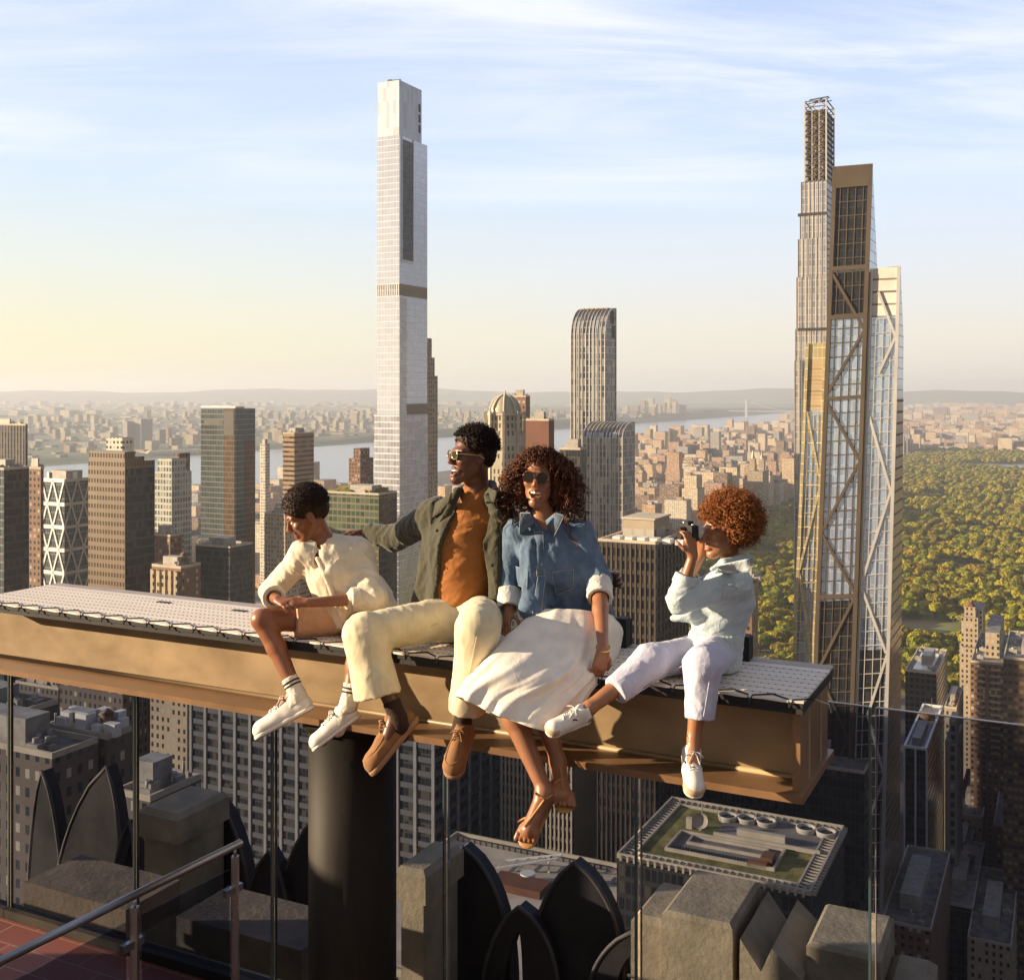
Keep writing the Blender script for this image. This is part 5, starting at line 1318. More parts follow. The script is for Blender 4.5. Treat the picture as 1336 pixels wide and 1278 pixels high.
def skin(name, col):
    s = NT(name); tc = s.n('ShaderNodeTexCoord').outputs['Object']; at = s.n('ShaderNodeVertexColor', layer_name='Col').outputs[0]
    c = s.mix(s.rng(s.noise(9, tc, 5), .3, .7), tuple(q*.85 for q in col), tuple(q*1.12 for q in col))
    c = s.mix(1., c, at, 'MULTIPLY')
    s.out(s.bsdf(c, s.rng(s.noise(60, tc, 4), .3, .7, .30, .48), 0, .5, s.noise(300, tc, 3), .2, .002, .1, (1, .35, .2))); return s.m
def cloth(name, col, rough=.85, var=.1, weave=900., bump=.25, sheen=.12, col2=None, wr=28., wrs=.35):
    s = NT(name); tc = s.n('ShaderNodeTexCoord').outputs['Object']
    nz = s.rng(s.noise(14, tc, 6, .6), .3, .7); c = s.mix(nz, tuple(q*(1-var) for q in col), tuple(min(1, q*(1+var)) for q in (col2 or col)))
    w = s.n('ShaderNodeTexNoise', i_Scale=weave*.35, i_Detail=2); s.l(tc, w.inputs['Vector'])
    f = s.n('ShaderNodeTexNoise', i_Scale=wr, i_Detail=4, i_Roughness=.5, i_Distortion=1.2); s.l(tc, f.inputs['Vector'])
    f3 = s.n('ShaderNodeTexNoise', i_Scale=wr*.55, i_Detail=2, i_Roughness=.45, i_Distortion=1.6); s.l(tc, f3.inputs['Vector'])
    rg = s.math('POWER', s.math('SUBTRACT', 1., s.math('MINIMUM', s.math('MULTIPLY', s.math('ABSOLUTE', s.math('SUBTRACT', f3.outputs[0], .5)), 4.), 1.)), 3.)
    h = s.math('ADD', s.math('MULTIPLY', w.outputs[0], .14), s.math('ADD', s.math('MULTIPLY', f.outputs[0], .6), s.math('MULTIPLY', rg, .3)))
    s.out(s.bsdf(c, rough, 0, .25, h, wrs, .012, sheen=sheen)); return s.m
def hairmat(name, c1, c2):
    s = NT(name); rd = s.n('ShaderNodeNewGeometry').outputs['Random Per Island']
    b = s.bsdf(s.mix(rd, c1, c2), .6, 0, .22); s.out(b); return s.m
M['skin_boy'] = skin('brown skin', (.27, .105, .05)); M['skin_man'] = skin('dark brown skin', (.135, .055, .032)); M['skin_woman'] = skin('warm brown skin', (.30, .13, .065)); M['skin_girl'] = skin('golden brown skin', (.34, .15, .07))
M['cream_shirt'] = cloth('cream linen', (.74, .64, .48), wr=34, wrs=.22); M['tan_short'] = cloth('tan shorts', (.55, .33, .20)); M['sock'] = cloth('cream ribbed sock', (.72, .66, .55)); M['sock_stripe'] = cloth('black sock stripe', (.02, .02, .025))
M['leather_white'] = mat('white sneaker leather', (.76, .71, .63), .5, 0, .05, 20, bump=.1, bscale=120, bdist=.002); M['sole_white'] = mat('white rubber sole', (.74, .68, .58), .6, 0, .05, 20)
M['lace'] = mat('white lace', (.70, .66, .6), .8, 0, .05, 30)
M['olive'] = cloth('olive jacket cotton', (.048, .045, .027), wr=24, wrs=.4, sheen=.2); M['rust'] = cloth('rust knit tee', (.32, .12, .03), wr=22, wrs=.18); M['cream_trouser'] = cloth('cream twill', (.66, .58, .39), wr=20, wrs=.12)
M['suede'] = mat('tan suede', (.25, .115, .04), .85, 0, .2, 20, bump=.3, bscale=260, bdist=.001, sheen=.2); M['crepe'] = mat('crepe sole', (.33, .18, .09), .8, 0, .12, 20); M['dark_sock'] = cloth('dark brown sock', (.035, .018, .012))
M['denim'] = cloth('blue denim', (.080, .125, .195), var=.22, col2=(.105, .16, .24), wr=30, wrs=.28, sheen=.1); M['denim_in'] = cloth('pale turned back denim', (.56, .53, .49), wr=30); M['thread'] = mat('pale seam thread', (.42, .40, .36), .8)
M['skirt'] = cloth('off white cotton skirt', (.78, .72, .63), wr=16, wrs=.14); M['sandal'] = mat('tan sandal leather', (.40, .19, .06), .5, 0, .15, 30)
M['pale_blue'] = cloth('pale blue cotton', (.48, .555, .58), wr=34, wrs=.28); M['lilac'] = cloth('washed lilac denim', (.53, .53, .64), var=.08, wr=30, wrs=.22); M['mint'] = cloth('pale mint cotton', (.56, .615, .585), wr=34, wrs=.6)
M['lens'] = mat('dark lens', (.02, .013, .010), .12, 0, .1, 5, spec=.3); M['frame_gold'] = mat('thin gold frame', (.55, .38, .16), .25, .9); M['tortoise'] = mat('tortoiseshell frame', (.08, .025, .01), .2, 0, .6, 90, coat=.5)
M['tooth'] = mat('teeth', (.82, .78, .7), .3, 0, .03, 30); M['mouth'] = mat('mouth inside', (.10, .02, .02), .5); M['gold'] = mat('gold', (.75, .5, .16), .2, 1.)
M['hair_black'] = hairmat('black brown hair', (.010, .006, .005), (.03, .014, .009)); M['hair_brown'] = hairmat('dark chestnut curls', (.022, .009, .006), (.15, .05, .02)); M['hair_auburn'] = hairmat('auburn curls', (.12, .035, .010), (.42, .16, .045))
M['eye'] = mat('eye white', (.7, .66, .62), .2); M['iris'] = mat('dark iris', (.015, .008, .005), .1)

def head(S, c, R, s=1., k=.016, mouth=0.):
    """skull, jaw, nose, lips, cheeks, ears about the head centre c; R columns forward, left, up"""
    T = lambda x, y, z: c+R@(np.array((x, y, z))*s)
    S.ell(T(-.014, 0, .034), np.array((.097, .075, .086))*s, R, k)
    S.ell(T(.026, 0, -.035), np.array((.062, .06, .08))*s, R, .03*s)
    for sg in (1, -1):
        S.cone(T(-.012, .05*sg, -.05), T(.058, .014*sg, -.103-.010*mouth), .022*s, .018*s, .028*s)
        S.ell(T(.062, .04*sg, -.028), np.array((.024, .024, .02))*s, R, .02*s)
        S.ell(T(.097, .031*sg, .0), np.array((.016, .018, .012))*s, R, .014*s, cut=True)
        S.cone(T(.084, .014*sg, .02), T(.072, .05*sg, .02), .011*s, .010*s, .016*s)
        S.ell(T(-.012, .075*sg, -.012), np.array((.021, .009, .031))*s, R@np.array(Matrix.Rotation(.12*sg, 3, 'Z')), .008*s)
        S.ell(T(-.006, .083*sg, -.008), np.array((.011, .006, .017))*s, R, .006*s, cut=True)
        S.ell(T(.100, .011*sg, -.04), np.array((.011, .009, .008))*s, R, .008*s)
    jd = .012*mouth
    S.ell(T(.07, 0, -.106-jd), np.array((.02, .022, .017))*s, R, .02*s)
    S.cone(T(.086, 0, .012), T(.111, 0, -.032), .0095*s, .012*s, .012*s)
    zu, zl = -.062, -.079-.020*mouth; cw = .025+.011*mouth
    if mouth:
        S.ell(T(.076, 0, zl-.018), np.array((.02, .024, .017))*s, R, .018*s)
        S.ell(T(.092, 0, (zu+zl)/2+.001), np.array((.030, cw-.002, abs(zu-zl)/2-.001))*s, R, .004*s, cut=True)
    for z, r in ((zu, .0066), (zl, .0078)):
        pts = [T(.073, -cw, -.069), T(.088, -.015, z+(0 if z == zu else .003)), T(.0945, 0, z-(.001 if z == zu else 0)), T(.088, .015, z+(0 if z == zu else .003)), T(.073, cw, -.069)]
        S.chain(pts, [.0045*s, r*s*.9, r*s, r*s*.9, .0045*s], .004*s)
    return T
def hand(S, w, D, Nn, s=1., curl=.5, side=1, spread=1., k=.008, thumb=.6):
    """palm, four jointed fingers of unequal length and a thumb leaving the side; D along the fingers, Nn out of the palm"""
    D = unit(D); Nn = unit(np.asarray(Nn)-np.dot(Nn, D)*D); A = np.cross(D, Nn)*side     # A toward the thumb
    kn = w+D*.082*s
    for q, ln in ((.027, .084), (.009, .088), (-.010, .083), (-.027, .076)):
        S.cone(w+A*q*.62*s+D*.012*s, w+D*ln*s+A*q*s, .0155*s, .0115*s, .012*s)
    for q, ln, c2 in ((.029, .072, .85), (.0095, .08, 1.), (-.0105, .074, 1.05), (-.0285, .058, 1.15)):
        p = w+D*(.084-abs(q)*.12)*s+A*q*s; d = D+A*q*3.0*spread*.3; d = unit(d); r = .0088*s
        for i, fr in enumerate((.46, .30, .24)):
            a = curl*c2*(.55 if i == 0 else .95); ax = np.cross(d, Nn); ax = unit(ax)
            d = unit(d*math.cos(a)+Nn_of(d, Nn)*math.sin(a)); q2 = p+d*ln*fr*s; S.cone(p, q2, r, r*.9, k*.5); p = q2; r *= .9
    p = w+D*.02*s+A*.02*s; d = unit(D*.75+A*.8+Nn*.25); r = .0115*s
    for i, ln in enumerate((.04, .032, .026)):
        q2 = p+d*ln*s; S.cone(p, q2, r, r*.9, .008*s); p = q2; r *= .9; d = unit(d+D*.25+Nn*thumb*.5-A*.2)
def Nn_of(d, Nn): return unit(Nn-np.dot(Nn, d)*d)
def shoe_frame(heel, toe, up):
    T = unit(toe-heel); U = unit(np.asarray(up)-np.dot(up, T)*T); return np.stack([T, np.cross(U, T), U], 1)
def put_local(o, origin, R, root):
    m = Matrix(((*R[0], 0), (*R[1], 0), (*R[2], 0), (0, 0, 0, 1))); m.translation = Vector(origin)-root.location; o.matrix_local = m
SOLE = np.array((0, 0, 1.))
def shoe(root, heel, toe, up, style, wd=1.):
    R = shoe_frame(heel, toe, up); L = np.linalg.norm(toe-heel); q = L/.30; Z = Vector((0, 0, 0))
    class O: location = Z
    th = .020*q if style != 'suede' else .026*q
    S = Sdf((-.02, -.08, -.03), (L+.03, .08, .16), .0048)
    sq = (SOLE, 1.9)
    S.cone((.042*q, 0, th+.012), (L*.40, 0, th+.010), .037*q*wd, .038*q*wd, .02); S.cone((L*.40, 0, th+.010), (L-.052*q, .004, th+.006), .038*q*wd, .046*q*wd, .02, sq=(SOLE, 1.25))
    S.cone((.045*q, 0, th+.03*q), (.055*q, 0, th+.072*q), .036*q*wd, .035*q*wd, .03)
    S.cone((.075*q, 0, th+.056*q), (L*.56, 0, th+.036*q), .033*q*wd, .031*q*wd, .03)
    S.cone((L*.58, 0, th+.022*q), (L-.050*q, .003, th+.016), .034*q*wd, .040*q*wd, .03)
    S.ell((.050*q, 0, th+.108*q), (.034*q, .025*q, .026*q), None, .006, cut=True)
    if style == 'suede':
        for sg in (1, -1): S.chain([np.array((L*.52, .032*sg*q*wd, th+.035*q)), np.array((L*.72, .040*sg*q*wd, th+.030*q)), np.array((L*.88, .03*sg*q*wd, th+.026*q)), np.array((L*.955, 0, th+.024*q))], [.0085]*4, .003)
    S.box((L*.5, 0, th-.10), (L, .2, .098), None, 0, 0, cut=True)
    um = {'white': M['leather_white'], 'suede': M['suede'], 'runner': M['leather_white']}[style]
    def ztop(x, y):
        i = np.clip(int(round((x-SU.lo[0])/SU.h)), 0, SU.n[0]-1); j = np.clip(int(round((y-SU.lo[1])/SU.h)), 0, SU.n[1]-1); w = np.nonzero(SU.f[i, j] < 0)[0]
        return SU.lo[2]+SU.h*w.max() if len(w) else th
    SU = S; u = S.mesh('shoe_upper', um, O); up_ = empty('shoe', parent=root); put_local(up_, heel, R, root); u.parent = up_
    S = Sdf((-.02, -.08, -.02), (L+.03, .08, .06), .0048)
    S.cone((.042*q, 0, th*.5), (L*.45, 0, th*.5), .042*q*wd, .040*q*wd, .02); S.cone((L*.45, 0, th*.5), (L-.048*q, .004, th*.5), .040*q*wd, .050*q*wd, .02)
    S.box((L*.5, 0, -.2), (L, .2, .2), None, 0, 0, cut=True); S.box((L*.5, 0, th+.2), (L, .2, .2), None, 0, .0, cut=True)
    S.mesh('shoe_sole', M['crepe'] if style == 'suede' else M['sole_white'], O).parent = up_
    b = MB(); n = 7 if style != 'suede' else 3; h0 = th+.098*q
    for i in range(n):
        x = L*.36+i*(L*.30/n) if style != 'suede' else L*.36+i*L*.05; wv = .022*q*(1-.05*i/n)
        for sg in (1, -1): b.tube([(x-.004, wv*sg, ztop(x-.004, wv*sg)+.002), (x, wv*.5*sg, ztop(x, wv*.5*sg)+.003), (x+.003, 0, ztop(x+.003, 0)+.0045), (x+.006, -wv*.5*sg, ztop(x+.006, -wv*.5*sg)+.003), (x+.010, -wv*sg, ztop(x+.010, -wv*sg)+.002)], .0036*q, 5)
    x = L*.35; z = ztop(x, 0)+.003
    for i in range(n):
        x2 = L*.36+i*(L*.30/n)
        if style == 'white':
            for sg in (1, -1): e_ = MB(); e_.cyl((x2-.004, .025*q*sg, ztop(x2-.004, .025*q*sg)-.002), .0034, .0045, 8); e_.build('eyelet', M['sock_stripe'], up_)
    for sg in (1, -1):
        b.tube([(x, 0, z+.004), (x+.012, .018*sg, z+.014), (x+.022, .034*sg, z+.002), (x+.008, .022*sg, z-.006), (x, 0, z+.003)], .0032*q, 5); b.tube([(x, 0, z+.004), (x+.02, .01*sg, z+.002), (x+.045, .022*sg, z-.014)], .0030*q, 5)
    b.build('shoe_lace', M['suede'] if style == 'suede' else M['lace'], up_)
    if style == 'suede':
        b = MB()
        b.tube([(x_, y_, ztop(x_, y_)+.001) for x_, y_ in ((L*.46, .030*q*wd), (L*.58, .034*q*wd), (L*.72, .035*q*wd), (L*.84, .030*q*wd), (L*.91, .018*q*wd), (L*.935, 0), (L*.91, -.018*q*wd), (L*.84, -.030*q*wd), (L*.72, -.035*q*wd), (L*.58, -.034*q*wd), (L*.46, -.030*q*wd))], .0046*q, 6); b.build('moc_seam', M['suede'], up_)
    if style == 'white':
        b = MB(); b.tube([(L*.70+.02*q*(1-abs(y_)/.04), y_*q*wd, ztop(L*.70+.02*q*(1-abs(y_)/.04), y_*q*wd)+.0004) for y_ in np.linspace(-.036, .036, 9)], .0016, 5); b.build('toe_seam', M['lace'], up_)
    if style == 'runner':
        for nm, x0, x1, mm in (('toe_guard', L*.80, L+.1, mat('tan toe guard', (.50, .38, .24), .8)), ('heel_guard', -.1, L*.16, mat('grey green heel guard', (.20, .23, .19), .8))):
            G = Sdf((-.02, -.08, -.03), (L+.03, .08, .12), .0045); e_ = .0018
            G.cone((.042*q, 0, th+.012), (L*.40, 0, th+.010), .037*q*wd+e_, .038*q*wd+e_, .02); G.cone((L*.40, 0, th+.010), (L-.052*q, .004, th+.006), .038*q*wd+e_, .046*q*wd+e_, .02, sq=(SOLE, 1.25)); G.cone((L*.58, 0, th+.022*q), (L-.050*q, .003, th+.016), .034*q*wd+e_, .040*q*wd+e_, .03); G.cone((.045*q, 0, th+.03*q), (.055*q, 0, th+.06*q), .036*q*wd+e_, .035*q*wd+e_, .03)
            G.box((L*.5, 0, th-.10), (L, .2, .098), None, 0, 0, cut=True); G.box((L*.5, 0, th+.036*q+.2), (L, .2, .2), None, 0, 0, cut=True)
            if x0 > 0: G.box((x0-.5, 0, 0), (.5, .3, .3), None, 0, 0, cut=True)
            else: G.box((x1+.5, 0, 0), (.5, .3, .3), None, 0, 0, cut=True)
            G.mesh(nm, mm, O).parent = up_
        b = MB()
        for sg in (1, -1):
            b.tube([(L*.36, .0395*sg*q*wd, th+.03), (L*.47, .0395*sg*q*wd, th+.045), (L*.52, .036*sg*q*wd, th+.03), (L*.44, .041*sg*q*wd, th+.016)], .0042*q, 5)
        b.build('side_stripe', mat('dark green trim', (.02, .035, .02), .5), up_)
        b = MB(); b.box(.0, .012, -.014*q, .014*q, th+.045*q, th+.085*q); b.build('heel_tab', M['sock_stripe'], up_)
    return up_
def curls(name, m, root, roots, dirs, n_pts, helix, turns, length, rad, droop, seed, sides=4, keep=None):
    """many small coiled locks as one head of hair"""
    r = np.random.default_rng(seed); V = []; F = []; base = 0
    t = np.linspace(0, 1, n_pts)
    for p0, d0 in zip(roots, dirs):
        L = length*r.uniform(.65, 1.2); d = unit(d0+r.normal(size=3)*.18)
        a = unit(np.cross(d, r.normal(size=3))); c = np.cross(d, a)
        ax = p0[None]+d[None]*(L*t)[:, None]; g = droop(p0, d0)
        ax = ax+np.array(g)[None]*(t**1.6)[:, None]*L
        hx = helix*r.uniform(.7, 1.25); ph = r.uniform(0, 6.28); th = t*turns*6.28*r.uniform(.8, 1.2)+ph
        dn = np.gradient(ax, axis=0); dn /= np.linalg.norm(dn, axis=1)[:, None]+1e-9
        aa = a[None]-(dn@a)[:, None]*dn; aa /= np.linalg.norm(aa, axis=1)[:, None]+1e-9; bb = np.cross(dn, aa)
        q = ax+(aa*np.cos(th)[:, None]+bb*np.sin(th)[:, None])*hx*np.minimum(1, t*4+.15)[:, None]
        if keep is not None and not keep(q): continue
        dq = np.gradient(q, axis=0); dq /= np.linalg.norm(dq, axis=1)[:, None]+1e-9
        u = np.cross(dq, aa); u /= np.linalg.norm(u, axis=1)[:, None]+1e-9; w = np.cross(dq, u); rr = rad*(1-.55*t)*r.uniform(.8, 1.2)
        for k in range(sides): pass
        ang = np.arange(sides)*6.28318/sides
        ring = q[:, None]+(u[:, None]*np.cos(ang)[None, :, None]+w[:, None]*np.sin(ang)[None, :, None])*rr[:, None, None]
        V.append(ring.reshape(-1, 3)); i = np.arange(n_pts-1)[:, None]*sides; k = np.arange(sides)[None]
        F.append((np.stack([i+k, i+(k+1) % sides, i+sides+(k+1) % sides, i+sides+k], 2).reshape(-1, 4)+base)); base += n_pts*sides
    me = np_mesh(name, np.concatenate(V)-np.array(root.location), np.concatenate(F), True); me.materials.append(m); return link(name, me, root)
def fib(n):
    i = np.arange(n)+.5; ph = np.arccos(1-2*i/n); th = math.pi*(1+5**.5)*i
    return np.stack([np.cos(th)*np.sin(ph), np.sin(th)*np.sin(ph), np.cos(ph)], 1)
def person(label, seat):
    return empty('person', Vector(seat), 0, label, 'person')
def bounds(pts, m): a = np.array(pts); return a.min(0)-m, a.max(0)+m
def tubes(name, lst, m, root, r=.004, n=8):
    b = MB(); o = np.array(root.location)
    for pts in lst: b.tube([Vector(np.asarray(p)-o) for p in pts], r, n)
    return b.build(name, m, root)
def disc(name, c, R, rx, rz, m, root, th=.003, n=20):
    """flat lens: R columns forward, left, up"""
    b = MB(); o = np.array(root.location)
    A = [c+R@np.array((0, rx*math.cos(6.28318*i/n), rz*math.sin(6.28318*i/n)))-o for i in range(n)]; B = [a+R[:, 0]*th for a in A]
    b.face(B); b.face(A[::-1])
    for i in range(n): b.face([A[i], A[(i+1) % n], B[(i+1) % n], B[i]])
    return b.build(name, m, root)
def glasses(root, T, R, s, fm, rx=.025, rz=.021):
    g = empty('sunglasses', parent=root); 
    for sg in (1, -1):
        c = T(.101, .033*sg, .000); RR = R@np.array(Matrix.Rotation(.14*sg, 3, 'Z'))
        d = disc('lens', c, RR, rx*s, rz*s, M['lens'], root); d.parent = g
        rim = tubes('rim', [[c+RR@np.array((.0015, rx*s*math.cos(a), rz*s*math.sin(a))) for a in np.linspace(0, 6.2832, 21)]], fm, root, .0026*s); rim.parent = g
        tm = tubes('temple', [[c+RR@np.array((0, rx*s*sg, .006*s)), T(.085, .07*sg, .008), T(.0, .082*sg, .008), T(-.03, .08*sg, -.006)]], fm, root, .0026*s); tm.parent = g
    br = tubes('bridge', [[T(.104, -.009, .004), T(.108, 0, .007), T(.104, .009, .004)]], fm, root, .0026*s); br.parent = g
def teeth(root, T, R, s, z=-.069):
    S = Sdf(T(.08, 0, z)-.05, T(.08, 0, z)+.05, .0026); S.chain([T(.064, -.030, z-.001), T(.082, -.014, z-.003), T(.0885, 0, z-.0035), T(.082, .014, z-.003), T(.064, .030, z-.001)], [.0062*s]*5, .003); S.mesh('teeth', M['tooth'], root)
def flap(name, S, quad, m, root, lift=.008, th=.004, tip=0):
    """a stitched flap of cloth lying on a garment, its corners found on the garment's own surface"""
    P = [S.hit(x, y) for x, y in quad]; o = np.array(root.location); c = sum(P)/len(P); nn = unit(np.cross(P[1]-P[0], P[-1]-P[0])); nn = nn if nn[1] < 0 else -nn
    n = 8; rows = []
    a, b, c2, d = P[:4]
    G = [[(a*(1-u)+b*u)*(1-v)+(d*(1-u)+c2*u)*v+nn*(lift+.010*math.sin(math.pi*u)*math.sin(math.pi*min(1, v*1.0))) for u in np.linspace(0, 1, n)] for v in np.linspace(0, 1, n)]
    V = np.array(G).reshape(-1, 3)-o; F = np.array([(i*n+j, i*n+j+1, (i+1)*n+j+1, (i+1)*n+j) for i in range(n-1) for j in range(n-1)])
    me = np_mesh(name, V, F, True); me.materials.append(m); ob = link(name, me, root); md = ob.modifiers.new('thickness', 'SOLIDIFY'); md.thickness = th; md.offset = 0
    tubes('edge_stitching', [[q+nn*.0022 for q in list(G[0])+[r_[-1] for r_ in G]+list(G[-1][::-1])+[r_[0] for r_ in G[::-1]]]], M['thread'] if tip else m, root, .0013, 4).parent = ob
    return ob
def studs(name, S, pts, r, m, root):
    for px, py in pts:
        b = MB(); b.lathe([(0, .0045), (r*.9, .0035), (r, 0)], Vector(S.hit(px, py)+np.array((0, -.002, 0))-np.array(root.location)), 12, M=Matrix.Rotation(R_(90), 4, 'X')); b.build(name, m, root)
# ------------------------------------------------------------------ the boy in the cream shirt
def build_boy():
    root = person('boy with short curly hair in cream shirt and tan shorts, looking down over his shoulder', J(450, 820, .3))
    hd, R = J(399, 671, .13), frame((-.86, -.26, -.46)); sR, sL = J(398, 723, .14), J(466, 722, .28); eR, eL = J(351, 775, .10), J(488, 780, .2)
    wR, wL = J(362, 782, -.06), J(402, 786, -.02); nk = J(424, 709, .2); ch = J(436, 745, .22); pv = J(458, 797, .26)
    hR, hL = J(436, 806, .2), J(474, 812, .26); kR, kL = J(342, 808, -.06), J(468, 842, -.03); aR, aL = J(386, 902, -.07), J(456, 912, -.09)
    S = Sdf(*bounds([hd, eR, eL, kR, kL, aR, aL, J(370, 786, -.1), J(400, 960, -.2)], .16), .0052)
    S.ell(pv, (.13, .11, .10), None, .04); S.cone(pv, ch, .105, .11, .05); S.cone(ch, nk, .11, .055, .05); S.cone(sR, sL, .05, .05, .05)
    T = head(S, hd, R, 1.0); S.cone(T(-.03, 0, -.06), nk, .044, .05, .03)
    for s_, e, w in ((sR, eR, wR), (sL, eL, wL)): S.cone(s_, e, .046, .036, .03); S.cone(e, w, .035, .022, .02)
    for h_, k_, a_ in ((hR, kR, aR), (hL, kL, aL)):
        S.cone(h_, k_, .076, .052, .03); mid = k_*.6+a_*.4+np.array((.0, .02, 0)); S.cone(k_, mid, .05, .047, .02); S.cone(mid, a_, .046, .032, .02)
    hand(S, wR, J(384, 790, -.10)-wR, V3(.25, .3, -1), .86, .55, 1, 1.2); hand(S, wL, J(368, 784, -.09)-wL, V3(-.1, .5, -.9), .86, .6, -1, 1.)
    for a_, tx in ((aR, J(345, 950, -.16)), (aL, J(420, 966, -.18))): S.cone(a_, tx, .03, .026, .02)
    S.mesh('body', M['skin_boy'], root, [(T(.095, 0, -.074), .028, (.9, .55, .5))])
    for sg in (1, -1):
        c = T(.0765, .031*sg, -.004); S = Sdf(c-.02, c+.02, .0022); S.ell(c, (.0108,)*3, None, 0.); e = S.mesh('eye', M['eye'], root)
        c2 = c+R@np.array((.0068, 0, -.003)); S = Sdf(c2-.012, c2+.012, .0016); S.ell(c2, (.0052,)*3, None, 0.); S.mesh('iris', M['iris'], root).parent = e
        tubes('eyebrow', [[T(.092, .016*sg, .022), T(.088, .034*sg, .027), T(.074, .05*sg, .022)]], M['hair_black'], root, .0035)
    # hair
    S = Sdf(hd-.16, hd+.18, .0045); S.ell(T(-.024, 0, .052), np.array((.114, .094, .097)), R, 0.); S.ell(T(-.058, 0, .0), np.array((.062, .074, .062)), R, .03)
    S.ell(T(.085, 0, -.03), np.array((.075, .09, .075)), R, .01, cut=True); S.box(T(.03, 0, -.085), (.09, .12, .05), R, .005, .01, cut=True)
    for sg in (1, -1): S.ell(T(-.008, .09*sg, -.02), (.03, .03, .04), R, .01, cut=True)
    S.bumps(.003, 260, 4); h = S.mesh('hair', M['hair_black'], root, (), 0)
    P = fib(2200); P = P[(P[:, 2] > -.35)]; P = P[~((P[:, 0] > .55) & (P[:, 2] < .35))]; P = P[(P[:, 2] > .05) | (P[:, 0] < -.1)]
    rt = np.array([T(-.024+p[0]*.104, p[1]*.085, .048+p[2]*.09) for p in P]); curls('hair_curl', M['hair_black'], root, rt, (R@P.T).T, 9, .0044, 1.5, .019, .0022, lambda p, d: (0, 0, 0), 3, 3)
    # shirt: loose, sleeves rolled to the elbow
    S = Sdf(*bounds([sR, sL, eR, eL, pv, nk, J(515, 790, .35), J(335, 790, 0)], .17), .0055)
    S.cone(sR, sL, .068, .072, .05); S.cone(ch, pv, .135, .15, .06); S.cone(nk*.5+ch*.5, ch, .10, .135, .06); S.cone(J(488, 765, .36), J(500, 792, .36), .07, .075, .08); S.cone(sR, nk, .06, .05, .05); S.cone(sL, nk, .062, .05, .05)
    S.cone(sR, eR*.92+sR*.08, .07, .062, .05); S.cone(eR*.95+sR*.05, eR*.45+wR*.55, .058, .054, .03, cap=True); S.cone(sL, eL, .075, .07, .05); S.cone(eL, eL*.72+wL*.28, .062, .056, .04)
    S.fold(.007, 24, 21, nk-pv); S.fold(.0035, 48, 24, eL-sL); S.fold(.0014, 70, 22)
    S.cone(nk+(hd-nk)*.1+np.array((0, -.01, .0)), nk+np.array((-.02, -.10, -.09)), .048, .014, .02, cut=True); S.cone(nk, T(-.02, 0, -.05), .052, .055, .012, cut=True)
    S.box(pv+np.array((0, 0, -.16)), (.4, .4, .095), None, .01, .0, cut=True)
    S.mesh('shirt', M['cream_shirt'], root)
    S = Sdf(*bounds([nk, eR, wR, eL], .13), .0045)                                     # collar and cuffs
    for sg, q in ((1, .5), (-1, .5)):
        pts = [nk+R@np.array((-.055, .01*sg, .012)), nk+np.array((.045*sg-.005, -.01, .010)), nk+np.array((.035*sg-.02, -.075, -.03)), nk+np.array((.02*sg-.03, -.098, -.062))]; S.chain(pts, [.013, .015, .016, .010], .012, sq=(np.array((.1, -.7, .7)), 1.7))
    S.chain([nk+np.array((-.02, -.105, -.06)), ch+np.array((-.02, -.14, .0)), pv+np.array((-.03, -.165, .02))], [.012, .013, .013], .01, sq=(np.array((0, 1, 0)), 1.6))
    d = unit(wR-eR); c = eR*.42+wR*.58; S.cone(c-d*.032, c+d*.012, .060, .059, .004, cap=True); S.cone(c-d*.05, c+d*.05, .036, .036, .002, cut=True, cap=True)
    d = unit(wL-eL); c = eL*.7+wL*.3; S.cone(c-d*.03, c+d*.018, .062, .06, .004, cap=True); S.cone(c-d*.06, c+d*.06, .036, .036, .002, cut=True, cap=True)
    S.fold(.0012, 90, 7); S.mesh('shirt_trim', M['cream_shirt'], root)
    b = MB()
    for t in (.15, .42, .7): 
        q = nk+np.array((-.02, -.118, -.06)); q = q+(pv+np.array((-.03, -.18, .02))-q)*t; b.lathe([(0, .003), (.005, .002), (.0055, 0)], Vector(q-np.array(root.location)), 10, M=Matrix.Rotation(R_(90), 4, 'X'))
    b.build('shirt_button', M['sole_white'], root)
    # shorts
    S = Sdf(*bounds([hR, hL, kR, kL, pv], .15), .0055); S.ell(pv+np.array((0, 0, -.03)), (.15, .13, .085), None, .03)
    for h_, k_, f in ((hR, kR, .56), (hL, kL, .62)): S.cone(h_, h_*(1-f)+k_*f, .092, .090, .03, cap=True)
    S.fold(.004, 38, 5); S.mesh('shorts', M['tan_short'], root)
    for a_, k_, hl, te, up in ((aR, kR, J(412, 923, -.04), J(334, 966, -.19), kR-aR+np.array((-.08, 0, .1))), (aL, kL, J(472, 934, -.07), J(409, 981, -.21), kL-aL+np.array((-.10, 0, 0)))):
        k2 = unit(k_-a_); c0 = a_-k2*.055; S = Sdf(*bounds([a_+k2*.14, c0, hl], .08), .0045); S.cone(c0, a_+k2*.075, .041, .040, .01, cap=True); S.cone(a_-k2*.02, hl*.5+te*.5+np.array((0, 0, .02)), .039, .034, .02); S.fold(.0022, 120, 3)
        sk = S.mesh('sock', M['sock'], root)
        for z0 in (.028, .046):
            b = Sdf(*bounds([a_+k2*.02, a_+k2*.07], .07), .0035); b.cone(a_+k2*z0, a_+k2*(z0+.009), .0428, .0428, 0., cap=True); b.mesh('sock_stripe', M['sock_stripe'], root).parent = sk
        shoe(root, hl, te, up, 'white', .98)
build_boy()
